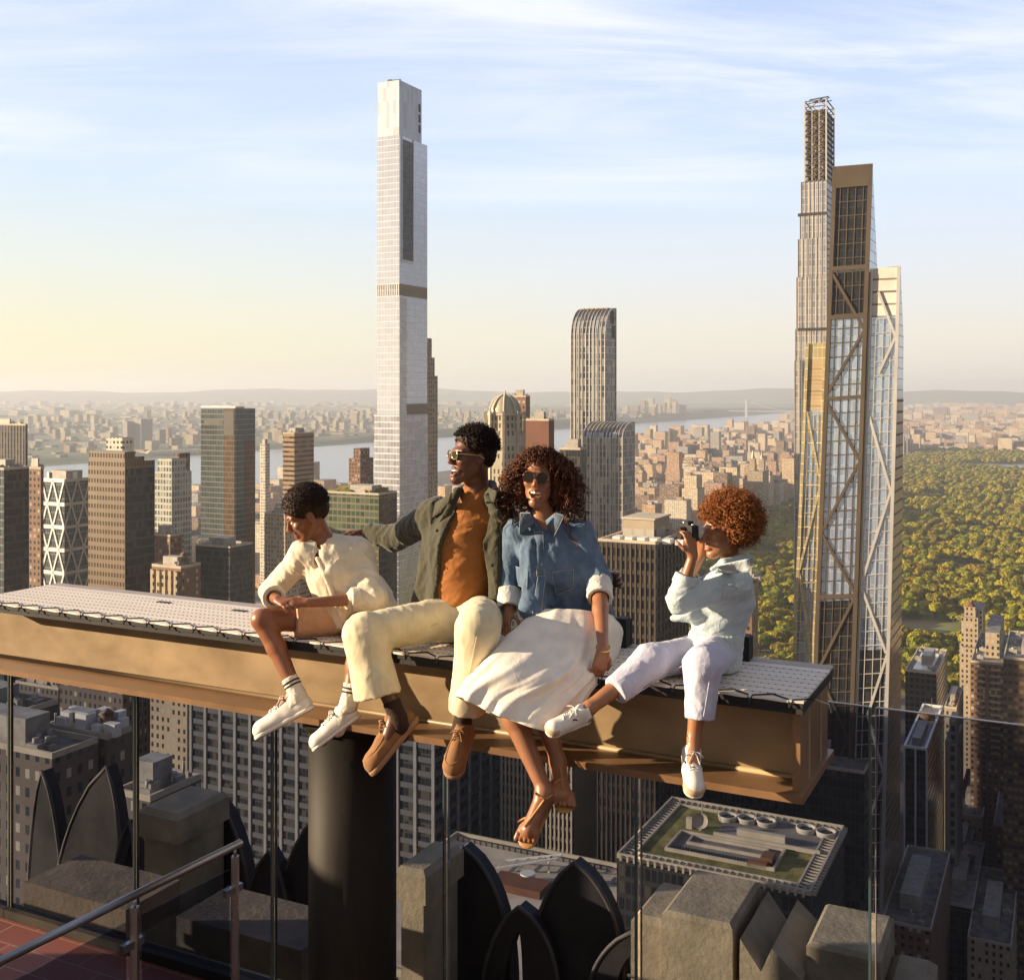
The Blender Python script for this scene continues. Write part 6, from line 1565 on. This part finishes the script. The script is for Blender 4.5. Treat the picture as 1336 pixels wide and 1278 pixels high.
# ------------------------------------------------------------------ the man in the olive jacket
def build_man():
    root = person('smiling man in sunglasses with open olive jacket, rust tee and cream trousers', J(600, 835, .34))
    hd, R = J(615, 595, .29), frame((-.88, -.46, .10)); nk = J(622, 643, .33); sR, sL = J(568, 672, .36), J(650, 674, .34); ch = J(608, 712, .33); pv = J(603, 800, .34)
    eR, eL = J(516, 702, .5), J(700, 775, .58); wR, wL = J(478, 694, .52), J(794, 754, .52)
    hR, hL = J(582, 806, .26), J(628, 806, .26); kR, kL = J(474, 826, -.17), J(624, 818, -.2); aR, aL = J(517, 930, -.15), J(604, 940, -.16)
    S = Sdf(*bounds([hd, eR, eL, kR, kL, aR, aL, wR, wL, J(455, 690, .52), J(800, 740, .4), J(500, 985, -.2)], .16), .0055)
    S.ell(pv, (.16, .12, .11), None, .05); S.cone(pv, ch, .10, .108, .05); S.cone(ch, nk, .108, .055, .05); S.cone(sR, sL, .06, .06, .06)
    T = head(S, hd, R, 1.0, mouth=.95); S.cone(T(-.035, 0, -.06), nk, .054, .058, .035)
    for s_, e, w in ((sR, eR, wR), (sL, eL, wL)): S.cone(s_, e, .055, .042, .03); S.cone(e, w, .042, .028, .02)
    for h_, k_, a_ in ((hR, kR, aR), (hL, kL, aL)): S.cone(h_, k_, .088, .06, .03); S.cone(k_, a_, .058, .034, .02)
    hand(S, wR, V3(-1, .1, -.1), V3(0, -.3, -1), 1., .4, 1); hand(S, wL, V3(.42, -.9, .10), V3(-.9, -.42, -.1), 1.05, .42, 1)
    S.cone(aR, J(500, 980, -.2), .034, .03, .02); S.cone(aL, J(596, 990, -.22), .034, .03, .02)
    S.mesh('body', M['skin_man'], root, [(T(.096, 0, -.066), .022, (1.5, .8, .75)), (T(.096, 0, -.09), .02, (1.6, .85, .8))])
    teeth(root, T, R, 1.); glasses(root, T, R, 1., M['frame_gold'], .024, .021)
    # hair: short twists
    S = Sdf(hd-.17, hd+.2, .0048); S.ell(T(-.020, 0, .058), np.array((.106, .086, .092)), R, 0.); S.ell(T(-.06, 0, .0), np.array((.058, .074, .055)), R, .03)
    S.ell(T(.10, 0, -.035), np.array((.088, .1, .108)), R, .01, cut=True); S.box(T(.03, 0, -.095), (.1, .12, .055), R, .005, .01, cut=True)
    for sg in (1, -1): S.ell(T(-.01, .092*sg, -.02), (.03, .03, .04), R, .01, cut=True)
    S.bumps(.004, 200, 9); S.mesh('hair', M['hair_black'], root, (), 0)
    P = fib(1500); P = P[P[:, 2] > -.1]; P = P[~((P[:, 0] > .5) & (P[:, 2] < .38))]
    rt = np.array([T(-.020+p[0]*.100, p[1]*.08, .052+p[2]*.088) for p in P]); curls('hair_twist', M['hair_black'], root, rt, (R@P.T).T, 9, .0048, 1.8, .027, .0026, lambda p, d: (0, 0, 0), 3, 4)
    # tee
    S = Sdf(*bounds([sR, sL, pv, nk, ch], .16), .0055); S.cone(sR, sL, .068, .068, .05); S.cone(nk, ch, .075, .148, .06, sq=(V3(0, 1, 0), 1.1)); S.cone(ch, pv+np.array((0, -.01, -.02)), .150, .145, .06, sq=(V3(0, 1, 0), 1.12))
    S.cone(nk, nk*.6+T(-.035, 0, -.06)*.4, .066, .062, .02); S.fold(.007, 22, 31, V3(1, 0, .3)); S.fold(.0015, 60, 33)
    S.cone(nk*.72+T(-.035, 0, -.06)*.28, T(-.03, 0, .0), .058, .09, .0, cut=True, cap=True)
    S.box(pv+np.array((0, 0, -.17)), (.4, .4, .08), None, .01, .02, cut=True)
    S.mesh('tee_shirt', M['rust'], root)
    # jacket, open down the front
    S = Sdf(*bounds([sR, sL, pv, nk, eR, eL, wR, wL], .18), .0058)
    S.cone(sR, sL, .084, .084, .05); S.cone(nk+np.array((0, .02, -.01)), ch, .085, .176, .06); S.cone(ch, pv+np.array((0, .02, .02)), .176, .185, .06, sq=(V3(0, 1, 0), 1.05))
    S.cone(J(566, 700, .33), J(548, 785, .30), .055, .05, .07); S.cone(J(655, 700, .30), J(648, 790, .26), .058, .055, .07)
    S.cone(sR, eR, .084, .070, .05); S.cone(eR, wR, .068, .056, .04, cap=True); S.cone(sL, eL, .084, .068, .05); S.cone(eL, wL, .064, .05, .04, cap=True)
    S.fold(.008, 22, 41, nk-pv); S.fold(.003, 46, 44, eR-sR); S.fold(.0015, 70, 42)
    S.cone(J(606, 640, -.15), J(598, 700, -.15), .085, .105, .0, cut=True) if 0 else None
    # the opening: a wedge between the two front edges, seen from the front
    for y0, y1, xl0, xr0, xl1, xr1 in ((638, 700, 592, 632, 576, 622), (700, 815, 576, 620, 556, 632)):
        for t in np.linspace(0, 1, 15):
            y = y0+(y1-y0)*t; xl = xl0+(xl1-xl0)*t; xr = xr0+(xr1-xr0)*t; a, c = J(xl, y, .0), J(xr, y, .0); a2, c2 = J(xl, y, .32), J(xr, y, .32)
            cc = (a+c+a2+c2)/4; w = np.linalg.norm(c-a)/2; S.box(cc, (w, .21, .018), np.stack([unit(c-a), unit(np.cross(V3(0, 0, 1), unit(c-a))), V3(0, 0, 1)], 1), .004, .004, cut=True)
    S.cone(nk, T(-.03, 0, -.03), .068, .075, .01, cut=True); S.ell(ch+np.array((0, .0, .04)), (.11, .10, .16), None, .0, cut=True)
    S.box(pv+np.array((0, 0, -.19)), (.5, .5, .095), None, .01, .0, cut=True)
    S.mesh('jacket', M['olive'], root); JK = S
    flap('jacket_lapel', JK, ((592, 640), (570, 654), (567, 672), (590, 662)), M['olive'], root, .012, .006); flap('jacket_lapel', JK, ((634, 634), (652, 642), (645, 668), (628, 656)), M['olive'], root, .012, .006)
    S = Sdf(*bounds([nk, J(560, 700, .15), J(660, 700, .15)], .13), .0048)                    # collar
    S.chain([J(590, 655, .20), J(597, 640, .28), J(612, 632, .40), J(640, 632, .40), J(648, 645, .28), J(642, 668, .19)], [.016, .022, .026, .028, .026, .018], .015, sq=(V3(0, .5, .8), 1.5))
    S.chain([J(597, 642, .24), J(585, 668, .18), J(574, 680, .17)], [.020, .020, .006], .012, sq=(V3(0, 1, .2), 1.9)); S.chain([J(636, 648, .22), J(648, 672, .17), J(655, 681, .17)], [.020, .024, .008], .012, sq=(V3(0, 1, .2), 1.9))
    S.fold(.002, 60, 4); S.mesh('jacket_collar', M['olive'], root)
    studs('jacket_button', JK, ((570, 692), (572, 738), (642, 737), (645, 676)), .008, M['deck_dark'], root)
    b = MB()
    for px, py in () if 1 else ((568, 692), (572, 738), (615, 737), (640, 664)): b.lathe([(0, .004), (.0075, .003), (.008, 0)], Vector(J(px, py, .085 if py > 700 else .13)-np.array(root.location)), 12, M=Matrix.Rotation(R_(90), 4, 'X'))
    # trousers: wide legs
    S = Sdf(*bounds([hR, hL, kR, kL, aR, aL, pv], .2), .006); S.ell(pv+np.array((0, -.02, -.02)), (.175, .145, .105), None, .04)
    S.cone(hR, kR, .105, .092, .05); S.cone(hL, kL, .108, .092, .05)
    hmR, hmL = J(493, 908, -.17), J(609, 927, -.16)
    S.cone(kR+np.array((0.005, 0, .0)), hmR, .090, .112, .03, cap=True); S.cone(kR, kR*.8+hmR*.2, .09, .095, .03); S.cone(kL, hmL, .088, .082, .03, cap=True); S.cone(kL, kL*.85+hmL*.15, .09, .09, .03)
    S.fold(.0042, 22, 51, kR-hmR); S.fold(.0018, 44, 55, kR-hmR); S.mesh('trousers', M['cream_trouser'], root)
    tubes('trouser_seam', [[S.hit(x, y)+np.array((0, -.001, 0)) for x, y in ((572, 812), (548, 822), (520, 834), (498, 842))], [S.hit(x, y)+np.array((0, -.001, 0)) for x, y in ((482, 842), (484, 858), (487, 875), (489, 892), (490, 908))], [S.hit(x, y)+np.array((0, -.001, 0)) for x, y in ((622, 830), (618, 850), (613, 875), (609, 900))]], M['cream_trouser'], root, .0022, 5)
    b = MB()
    for hm, rr, k_ in ((hmR, .1115, kR), (hmL, .0825, kL)): pass
    for a_, k_, hl, te, up in ((aR, kR, J(548, 938, -.07), J(487, 1012, -.23), kR-aR+np.array((-.12, -.05, .05))), (aL, kL, J(612, 952, -.08), J(588, 1016, -.30), np.array((-.12, -.55, .8)))):
        k2 = unit(k_-a_); S = Sdf(*bounds([a_+k2*.09, a_-k2*.06, hl], .08), .005); S.cone(a_-k2*.05, a_+k2*.045, .039, .041, .01); S.cone(a_-k2*.03, hl*.6+te*.4+np.array((0, 0, .03)), .038, .036, .02)
        S.mesh('sock', M['dark_sock'], root) if a_ is aL else S.mesh('sock', M['dark_sock'], root)
        shoe(root, hl, te, up, 'suede', 1.08)
build_man()
# ------------------------------------------------------------------ the woman in denim
def build_woman():
    root = person('laughing woman with long curls in denim shirt and long white skirt', J(745, 850, .36))
    hd, R = J(704, 623, .26), frame((-.20, -.96, .08), (.06, 0, 1)); nk = J(709, 676, .31); sR, sL = J(676, 694, .28), J(756, 696, .37); ch = J(724, 735, .33); pv = J(742, 812, .36)
    eR, eL = J(664, 757, .30), J(781, 755, .36); wR, wL = J(664, 800, .2), J(787, 846, .0)
    hR, hL = J(720, 824, .3), J(764, 826, .32); kR, kL = J(650, 888, -.18), J(700, 900, -.12); aR, aL = J(711, 1032, -.26), J(727, 990, -.12)
    S = Sdf(*bounds([hd, eR, eL, kR, kL, aR, aL, wR, wL, J(685, 1098, -.36), J(735, 1045, -.2), J(780, 880, 0)], .15), .0052)
    S.ell(pv, (.15, .12, .11), None, .05); S.cone(pv, ch, .105, .11, .05); S.cone(ch, nk, .11, .05, .05); S.cone(sR, sL, .048, .048, .05)
    T = head(S, hd, R, .95, mouth=1.25); S.cone(T(-.03, 0, -.06), nk, .043, .047, .03)
    for s_, e, w in ((sR, eR, wR), (sL, eL, wL)): S.cone(s_, e, .044, .036, .03); S.cone(e, e*.55+w*.45, .037, .034, .02); S.cone(e*.55+w*.45, w, .034, .023, .02)
    for h_, k_, a_ in ((hR, kR, aR), (hL, kL, aL)):
        S.cone(h_, k_, .085, .056, .03); mid = k_*.62+a_*.38+np.array((0, .02, 0)); S.cone(k_, mid, .052, .05, .02); S.cone(mid, a_, .049, .030, .02)
    hand(S, wR, J(655, 825, .08)-wR, V3(.6, .6, -.4), .9, .5, 1); hand(S, wL, V3(-.22, -.12, -1), V3(-.45, .9, -.1), .95, .75, 1, 1.)
    feet = []
    for a_, tp, sd, up in ((aR, J(684, 1083, -.38), 1, V3(-.35, -.85, .4)), (aL, J(735, 1034, -.26), -1, V3(.0, -.95, .3))):
        D = unit(tp-a_); U = unit(np.array(up)-np.dot(up, D)*D); A = np.cross(U, D)
        S.cone(a_, a_-D*.03-U*.04, .031, .028, .02)
        ball = a_+D*.155-U*.052; S.cone(a_+D*.03-U*.012, ball+U*.014, .033, .027, .03); S.cone(a_-U*.045, ball, .026, .022, .03)
        S.cone(ball-A*.026, ball+A*.026, .021, .019, .02)
        for i in range(5):
            q = (-.036+.018*i)*sd; ln = (.048, .045, .040, .034, .027)[i]; r = (.0115, .0085, .0082, .008, .0078)[i]
            b0 = ball+A*q; b1 = b0+D*ln*.6+U*.004; b2 = b0+D*ln-U*.006; S.cone(b0, b1, r*1.02, r*.88, .002); S.cone(b1, b2, r*.88, r*.98, .001)
        feet.append((a_, D, U, A, ball))
    BS = S; S.mesh('body', M['skin_woman'], root, [(T(.096, 0, -.066), .02, (.85, .45, .42)), (T(.096, 0, -.092), .02, (.85, .45, .42))])
    teeth(root, T, R, .95, -.068); glasses(root, T, R, .95, M['tortoise'], .030, .027)
    # sandals
    for a_, D, U, A, ball in feet:
        S = Sdf(*bounds([a_-U*.08-D*.06, ball+D*.07, a_], .06), .0045); h0 = a_-D*.045-U*.082; S.cone(h0, a_+D*.06-U*.078, .030, .030, .02, sq=(U, 5)); S.cone(a_+D*.06-U*.078, ball+D*.02-U*.028, .03, .044, .02, sq=(U, 5)); S.mesh('sandal_sole', M['sandal'], root)
        pass
    def on_skin(*pts): return [BS.hit(x, y)+np.array((0, -.003, .001)) for x, y in pts]
    tubes('sandal_strap', [on_skin((685, 1078), (692, 1068), (701, 1056), (710, 1043)), on_skin((676, 1072), (684, 1067), (692, 1066), (701, 1067), (708, 1070)), on_skin((699, 1034), (706, 1040), (713, 1042), (721, 1036))], M['sandal'], root, .0058, 6)
    tubes('sandal_strap', [on_skin((734, 1030), (734, 1020), (732, 1008), (730, 999)), on_skin((723, 1022), (729, 1017), (736, 1016), (743, 1020))], M['sandal'], root, .0058, 6)
    # hair: a big head of coils
    S = Sdf(hd-.24, hd+.24, .006); S.ell(T(-.035, 0, .05), np.array((.105, .105, .085)), R, 0.); S.ell(T(-.07, 0, -.05), np.array((.065, .11, .11)), R, .05)
    for sg in (1, -1): S.ell(T(-.005, .092*sg, -.045), (.042, .03, .075), R, .04)
    S.ell(T(.11, -.0, -.035), np.array((.09, .072, .105)), R, .01, cut=True); S.bumps(.006, 120, 3); S.mesh('hair', M['hair_brown'], root, (), 0)
    P = fib(900); P = P[P[:, 2] > -.55]; P = P[~((P[:, 0] > .45) & (P[:, 2] < .28) & (np.abs(P[:, 1]) < .72))]
    rt = np.array([T(-.03+p[0]*.085, p[1]*.085, .035+p[2]*.088) for p in P])
    def droop(p, d):
        q = R.T@np.asarray(d); return np.array((0, 0, -1.15)) + R@np.array((-.25 if q[0] > 0 else 0, .25*np.sign(q[1]), 0))
    def keep(q):
        l = (q-hd)@R; inf = (l[:, 0] > .035) & (np.abs(l[:, 1]+.0) < .058) & (l[:, 2] < .042) & (l[:, 2] > -.16); return not inf.any()
    curls('curly_lock', M['hair_brown'], root, rt, (R@P.T).T, 22, .0125, 3.6, .102, .0042, droop, 8, 4, keep)
    P2 = fib(420); P2 = P2[(P2[:, 0] > .05) & (P2[:, 2] > .30)]; rt = np.array([T(-.02+p[0]*.10, p[1]*.09, .045+p[2]*.088) for p in P2]); curls('fringe_curl', M['hair_brown'], root, rt, (R@P2.T).T, 14, .009, 2.4, .058, .0038, lambda p, d: R@np.array((.15, 0, -.75)), 11, 4, lambda q: not ((((q-hd)@R)[:, 2] < .022) & (((q-hd)@R)[:, 0] > .03) & (np.abs(((q-hd)@R)[:, 1]) < .05)).any())
    P3 = np.array([p for p in fib(240) if p[0] < .3 and abs(p[1]) > .3 and -.7 < p[2] < .2]); rt = np.array([T(-.035+p[0]*.10, p[1]*.095, -.03+p[2]*.09) for p in P3]); curls('long_lock', M['hair_brown'], root, rt, (R@P3.T).T, 24, .0125, 3.6, .118, .0042, lambda p, d: np.array((0, 0, -1.2)), 14, 4, keep)
    curls('flyaway', M['hair_brown'], root, np.array([T(-.03+p[0]*.11, p[1]*.11, .03+p[2]*.10) for p in P[::3]]), (R@P[::3].T).T, 16, .013, 2.2, .085, .0012, lambda p, d: np.array((0, 0, -.7)), 21, 3, keep)
    # denim shirt
    S = Sdf(*bounds([sR, sL, eR, eL, pv, nk, J(800, 800, .4)], .17), .0055)
    S.cone(sR, sL, .062, .062, .05); S.cone(nk, ch, .07, .128, .06, sq=(V3(0, 1, 0), 1.08)); S.cone(ch, pv+np.array((0, 0, .0)), .130, .145, .06, sq=(V3(0, 1, 0), 1.08)); S.cone(J(690, 720, .22), J(698, 790, .16), .05, .065, .07); S.cone(J(760, 740, .36), J(778, 800, .38), .07, .085, .07)
    S.cone(sR, eR, .064, .054, .04); S.cone(eR, eR*.4+wR*.6, .054, .05, .03, cap=True); S.cone(sL, eL, .068, .06, .04); S.cone(eL, eL*.85+wL*.15, .06, .055, .03, cap=True)
    S.cone(J(690, 795, .1), J(715, 812, .12), .045, .02, .06); S.fold(.008, 22, 61, nk-pv); S.fold(.0035, 46, 64, eL-sL); S.fold(.0014, 70, 62)
    S.cone(nk+np.array((0, -.02, .06)), ch+np.array((-.035, -.17, .10)), .055, .016, .01, cut=True); S.cone(nk, T(-.02, 0, -.03), .052, .06, .01, cut=True)
    S.box(pv+np.array((0, 0, -.175)), (.4, .4, .13), None, .01, .01, cut=True)
    S.mesh('denim_shirt', M['denim'], root); DS = S
    S = Sdf(*bounds([nk, J(670, 720, .15), J(760, 720, .2)], .12), .0045)                     # collar stand
    S.chain([J(692, 674, .27), J(694, 664, .32), J(709, 660, .38), J(726, 664, .36), J(732, 676, .30)], [.014, .020, .022, .020, .014], .012, sq=(V3(.2, 1, .2), 1.5)); S.mesh('collar_stand', M['denim'], root)
    flap('collar_flap', DS, ((692, 664), (680, 664), (678, 692), (697, 678)), M['denim'], root, .016, .005, 1)
    flap('collar_flap', DS, ((727, 664), (738, 668), (725, 695), (708, 680)), M['denim'], root, .016, .005, 1)
    flap('button_placket', DS, ((698, 694), (709, 694), (711, 752), (701, 752)), M['denim'], root, .004, .004, 1); flap('button_placket', DS, ((701, 752), (711, 752), (705, 800), (694, 800)), M['denim'], root, .004, .004, 1)
    flap('breast_pocket', DS, ((674, 738), (690, 744), (689, 768), (676, 762)), M['denim'], root, .004, .004, 1); flap('breast_pocket', DS, ((720, 746), (748, 742), (748, 766), (726, 776)), M['denim'], root, .004, .004, 1)
    studs('shirt_button', DS, ((705, 712), (706, 736), (705, 772)), .0065, M['frame_gold'], root)
    for e, w, f0, f1, rr in ((eR, wR, .30, .86, .056), (eL, wL, .06, .30, .061)):
        S = Sdf(*bounds([e, w], .1), .0048); a, c = e*(1-f0)+w*f0, e*(1-f1)+w*f1; S.cone(a, c, rr*1.02, rr, .004, cap=True); S.fold(.0035, 60, 9); d = unit(w-e); S.cone(a-d*.02, c+d*.02, rr*.66, rr*.66, .003, cut=True, cap=True); S.mesh('turned_cuff', M['denim_in'], root)
    # skirt: lofted cloth from the waist over the thighs and hanging to the hem
    def ring(pts): return np.array([J(*p) for p in pts])
    rings = [ring([(700, 795, .14), (745, 795, .16), (790, 800, .28), (795, 805, .46), (745, 800, .52), (705, 797, .42)]),
             ring([(680, 815, .02), (745, 822, .04), (798, 815, .28), (808, 832, .48), (745, 838, .54), (690, 832, .40)]),
             ring([(655, 838, -.16), (735, 862, -.12), (788, 850, .16), (796, 868, .32), (735, 868, .28), (668, 862, .12)]),
             ring([(630, 868, -.30), (705, 888, -.28), (772, 884, -.04), (770, 900, .02), (720, 905, .0), (640, 896, -.10)]),
             ring([(610, 888, -.34), (664, 908, -.36), (742, 918, -.22), (764, 914, -.03), (704, 920, -.02), (630, 902, -.11)]),
             ring([(598, 908, -.37), (646, 932, -.42), (716, 954, -.33), (764, 946, -.05), (696, 950, .02), (616, 922, -.10)])]
    def crom(p, n):                                   # closed Catmull-Rom through ring points
        k = len(p); out = []
        for i in range(n):
            u = i*k/n; j = int(u); t = u-j; a, b_, c, d = p[(j-1) % k], p[j % k], p[(j+1) % k], p[(j+2) % k]
            out.append(.5*((2*b_)+(-a+c)*t+(2*a-5*b_+4*c-d)*t*t+(-a+3*b_-3*c+d)*t**3))
        return np.array(out)
    NA = 160; K = np.array([crom(r_, NA) for r_ in rings]); rows = []; NR = 60
    for i in range(NR):
        u = i*(len(K)-1)/(NR-1); j = min(int(u), len(K)-2); t = u-j; a, b_, c, d = K[max(j-1, 0)], K[j], K[j+1], K[min(j+2, len(K)-1)]
        rows.append(.5*((2*b_)+(-a+c)*t+(2*a-5*b_+4*c-d)*t*t+(-a+3*b_-3*c+d)*t**3))
    G = np.array(rows); ctr = G.mean(1, keepdims=True); out_ = G-ctr; out_ /= np.linalg.norm(out_, axis=2, keepdims=True)
    th = np.arange(NA)/NA*6.2832; uu = np.linspace(0, 1, NR)
    rdg = lambda a: 1-2*np.abs(np.sin(a))**.8
    wv = (rdg(th[None]*4.5+uu[:, None]*1.2)+.7*rdg(th[None]*8+1+uu[:, None]*2)+.4*np.sin(th[None]*19+2-uu[:, None]*2))*(.002+.010*uu[:, None]**1.3)+.0025*np.sin(uu[:, None]*26+3*np.sin(th[None]*3))*np.sin(th[None]*5+uu[:, None]*7)
    G = G+out_*wv[:, :, None]; V = G.reshape(-1, 3)
    F = np.array([(i*NA+j, i*NA+(j+1) % NA, (i+1)*NA+(j+1) % NA, (i+1)*NA+j) for i in range(NR-1) for j in range(NA)])
    me = np_mesh('skirt', V-np.array(root.location), F, True); me.materials.append(M['skirt']); sk = link('skirt', me, root)
    md = sk.modifiers.new('thickness', 'SOLIDIFY'); md.thickness = .004
    tubes('hem_seam', [[G[-4, j]+out_[-4, j]*.002 for j in range(0, NA, 2)]], M['skirt'], root, .0028, 5)
    b = tubes('bracelet', [[wL+unit(wL-eL)*-.005+.030*(math.cos(a)*V3(1, 0, 0)+math.sin(a)*V3(0, .93, .35)) for a in np.linspace(0, 6.2832, 21)]], M['gold'], root, .0032)
build_woman()
# ------------------------------------------------------------------ the girl with the camera
def build_girl():
    root = person('little girl with auburn afro in pale blue shirt raising a camera', J(935, 873, .34))
    hd, R = J(943, 693, .30), frame((-.92, -.30, -.05)); nk = J(955, 738, .34); sL, sR = J(960, 762, .26), J(946, 758, .44); ch = J(948, 780, .34); pv = J(932, 846, .34)
    eL, eR = J(886, 784, .10), J(886, 778, .36); wL, wR = J(904, 726, .13), J(912, 728, .30)
    hL, hR = J(934, 852, .27), J(912, 852, .36); kL, kR = J(917, 866, -.08), J(850, 862, .0); aL, aR = J(905, 966, -.12), J(768, 924, -.26)
    S = Sdf(*bounds([hd, eR, eL, kR, kL, aR, aL, wR, wL, pv, J(905, 1010, -.2)], .15), .0052)
    S.ell(pv, (.12, .10, .09), None, .04); S.cone(pv, ch, .09, .09, .05); S.cone(ch, nk, .09, .045, .05); S.cone(sR, sL, .04, .04, .04)
    T = head(S, hd, R, .88); S.cone(T(-.03, 0, -.06), nk, .038, .042, .03)
    for s_, e, w in ((sR, eR, wR), (sL, eL, wL)): S.cone(s_, e, .038, .031, .03); S.cone(e, w, .031, .021, .02)
    for h_, k_, a_ in ((hR, kR, aR), (hL, kL, aL)): S.cone(h_, k_, .066, .046, .03); S.cone(k_, k_*.6+a_*.4, .044, .04, .02); S.cone(k_*.6+a_*.4, a_, .04, .027, .02)
    cam_c = J(899, 694, .20)
    hand(S, wL, V3(-.12, .16, 1), V3(-.55, .8, 0), .80, .55, 1); hand(S, wR, V3(-.05, -.25, 1), V3(-.6, -.7, 0), .80, .55, -1)
    S.cone(aL, J(904, 1005, -.2), .027, .025, .02); S.cone(aR, J(735, 940, -.32), .027, .025, .02)
    S.mesh('body', M['skin_girl'], root, [(T(.095, 0, -.074), .026, (.9, .55, .5))])
    # afro
    hc = J(955, 675, .32); S = Sdf(hc-.19, hc+.19, .006); S.ell(hc, (.112, .112, .100), None, 0.); S.ell(T(.07, 0, -.05), np.array((.075, .10, .085)), R, .01, cut=True); S.bumps(.010, 90, 4); S.mesh('hair', M['hair_auburn'], root, (), 0)
    P = fib(1700); rt = hc+P*np.array((.093, .093, .086))
    def keep(q):
        l = (q-hd)@R; return not ((l[:, 0] > .02) & (l[:, 2] < .045) & (np.abs(l[:, 1]) < .085)).any() and not (l[:, 2] < -.095).any()
    curls('afro_curl', M['hair_auburn'], root, rt, P, 13, .0068, 2.6, .052, .0028, lambda p, d: np.array((0, 0, -.15)), 5, 4, keep)
    curls('flyaway', M['hair_auburn'], root, hc+P[::3]*np.array((.105, .105, .098)), P[::3], 12, .009, 1.8, .062, .0011, lambda p, d: np.array((0, 0, -.1)), 6, 3, keep)
    # shirt
    S = Sdf(*bounds([sR, sL, eR, eL, pv, nk], .16), .0052); S.cone(sR, sL, .062, .062, .05); S.cone(nk, ch, .065, .112, .05); S.cone(ch, pv+np.array((0, 0, -.0)), .114, .118, .06); S.cone(J(900, 800, .24), J(878, 806, .22), .05, .022, .06)
    S.cone(sL, eL, .066, .058, .05); S.cone(eL, eL*.45+wL*.55, .055, .048, .03, cap=True); S.cone(sR, eR, .06, .052, .05); S.cone(eR, eR*.45+wR*.55, .05, .044, .03, cap=True)
    S.fold(.0065, 26, 71, V3(1, 0, .2)); S.fold(.003, 52, 74, eL-sL); S.fold(.0014, 75, 72); S.cone(nk+np.array((-.0, 0, .0)), T(-.03, 0, -.04), .046, .055, .01, cut=True); S.box(pv+np.array((0, 0, -.15)), (.4, .4, .105), None, .01, .01, cut=True)
    S.mesh('shirt', M['pale_blue'], root)
    flap('collar_flap', S, ((934, 732), (976, 722), (977, 738), (938, 744)), M['pale_blue'], root, .02, .005, 0); flap('chest_pocket', S, ((944, 762), (962, 766), (958, 782), (942, 778)), M['pale_blue'], root, .004, .004, 0)
    S = Sdf(*bounds([pv, ch], .17), .0052); S.cone(ch+np.array((-.02, -.012, -.03)), pv+np.array((-.01, -.012, -.035)), .110, .126, .05); S.fold(.006, 50, 75, V3(0, 0, 1)); S.box(pv+np.array((0, 0, .19)), (.4, .4, .11), None, .01, .01, cut=True); S.box(pv+np.array((0, 0, -.18)), (.4, .4, .095), None, .01, .012, cut=True); S.mesh('gathered_hem', M['mint'], root)
    S = Sdf(*bounds([nk, eL, wL, eR, wR], .1), .0045); S.chain([J(930, 742, .24), J(944, 734, .26), J(968, 728, .32), J(976, 728, .40), J(960, 728, .46)], [.014, .024, .026, .022, .018], .012, sq=(V3(0, .6, .7), 1.6)); S.chain([J(946, 738, .24), J(932, 748, .215)], [.022, .006], .01, sq=(V3(0, 1, 0), 1.8))
    for e, w, rr in ((eL, wL, .052), (eR, wR, .048)):
        d = unit(w-e); c = e*.48+w*.52; S.cone(c-d*.03, c+d*.014, rr+.004, rr, .004, cap=True); S.cone(c-d*.06, c+d*.05, .032, .032, .002, cut=True, cap=True)
    S.fold(.002, 70, 5); S.mesh('collar_and_cuff', M['pale_blue'], root)
    tubes('yoke_seam', [[J(972, 775, .27), J(955, 778, .21), J(938, 772, .19)]], M['thread'], root, .0014, 5)
    # trousers
    S = Sdf(*bounds([hR, hL, kR, kL, aR, aL, pv], .16), .0056); S.ell(pv+np.array((0, 0, -.02)), (.125, .115, .085), None, .03); hmR, hmL = J(802, 902, -.17), J(913, 938, -.11)
    S.cone(hR, kR, .083, .072, .05); S.cone(hL, kL, .083, .074, .05); S.cone(kR, hmR, .072, .062, .03, cap=True); S.cone(kL, hmL, .074, .060, .03, cap=True); S.cone(kR, kR*.8+hmR*.2, .072, .07, .02); S.cone(kL, kL*.85+hmL*.15, .074, .072, .02)
    S.fold(.0045, 28, 81, kL-hmL); S.fold(.002, 50, 84, kR-hmR); S.mesh('trousers', M['lilac'], root)
    tubes('trouser_seam', [[S.hit(x, y)+np.array((0, -.001, 0)) for x, y in ((900, 862), (878, 876), (850, 892), (826, 908))], [S.hit(x, y)+np.array((0, -.001, 0)) for x, y in ((925, 862), (926, 885), (922, 910), (918, 934))]], M['lilac'], root, .002, 5)
    shoe(root, J(899, 982, -.07), J(904, 1042, -.26), V3(.05, -.75, .6), 'runner', 1.05); shoe(root, J(770, 938, -.24), J(712, 958, -.40), V3(-.25, -.55, .8), 'runner', 1.0)
    # the camera she holds: a thing of its own
    Rc = frame(unit(R[:, 0]+np.array((0, 0, .02)))); cr = empty('camera', Vector(cam_c), 0, 'small black camera held to the eye by the girl', 'camera')
    def cpart(nm, m, fn):
        S = Sdf(cam_c-.09, cam_c+.09, .0035); fn(S); return S.mesh(nm, m, cr)
    C = lambda x, y, z: cam_c+Rc@np.array((x, y, z))
    cpart('camera_body', M['deck_dark'], lambda S: (S.box(C(0, 0, 0), (.018, .058, .034), Rc, .005, 0.), S.box(C(0, 0, .038), (.016, .018, .010), Rc, .004, .004)))
    cpart('lens', M['black_steel'], lambda S: (S.cone(C(.015, 0, -.002), C(.05, 0, -.002), .027, .026, 0., cap=True), S.cone(C(.048, 0, -.002), C(.056, 0, -.002), .022, .022, 0., cut=True, cap=True)))
    cpart('shutter_dial', M['steel'], lambda S: (S.cone(C(0, -.04, .032), C(0, -.04, .043), .010, .010, 0., cap=True), S.cone(C(0, .04, .032), C(0, .04, .04), .009, .009, 0., cap=True)))
build_girl()
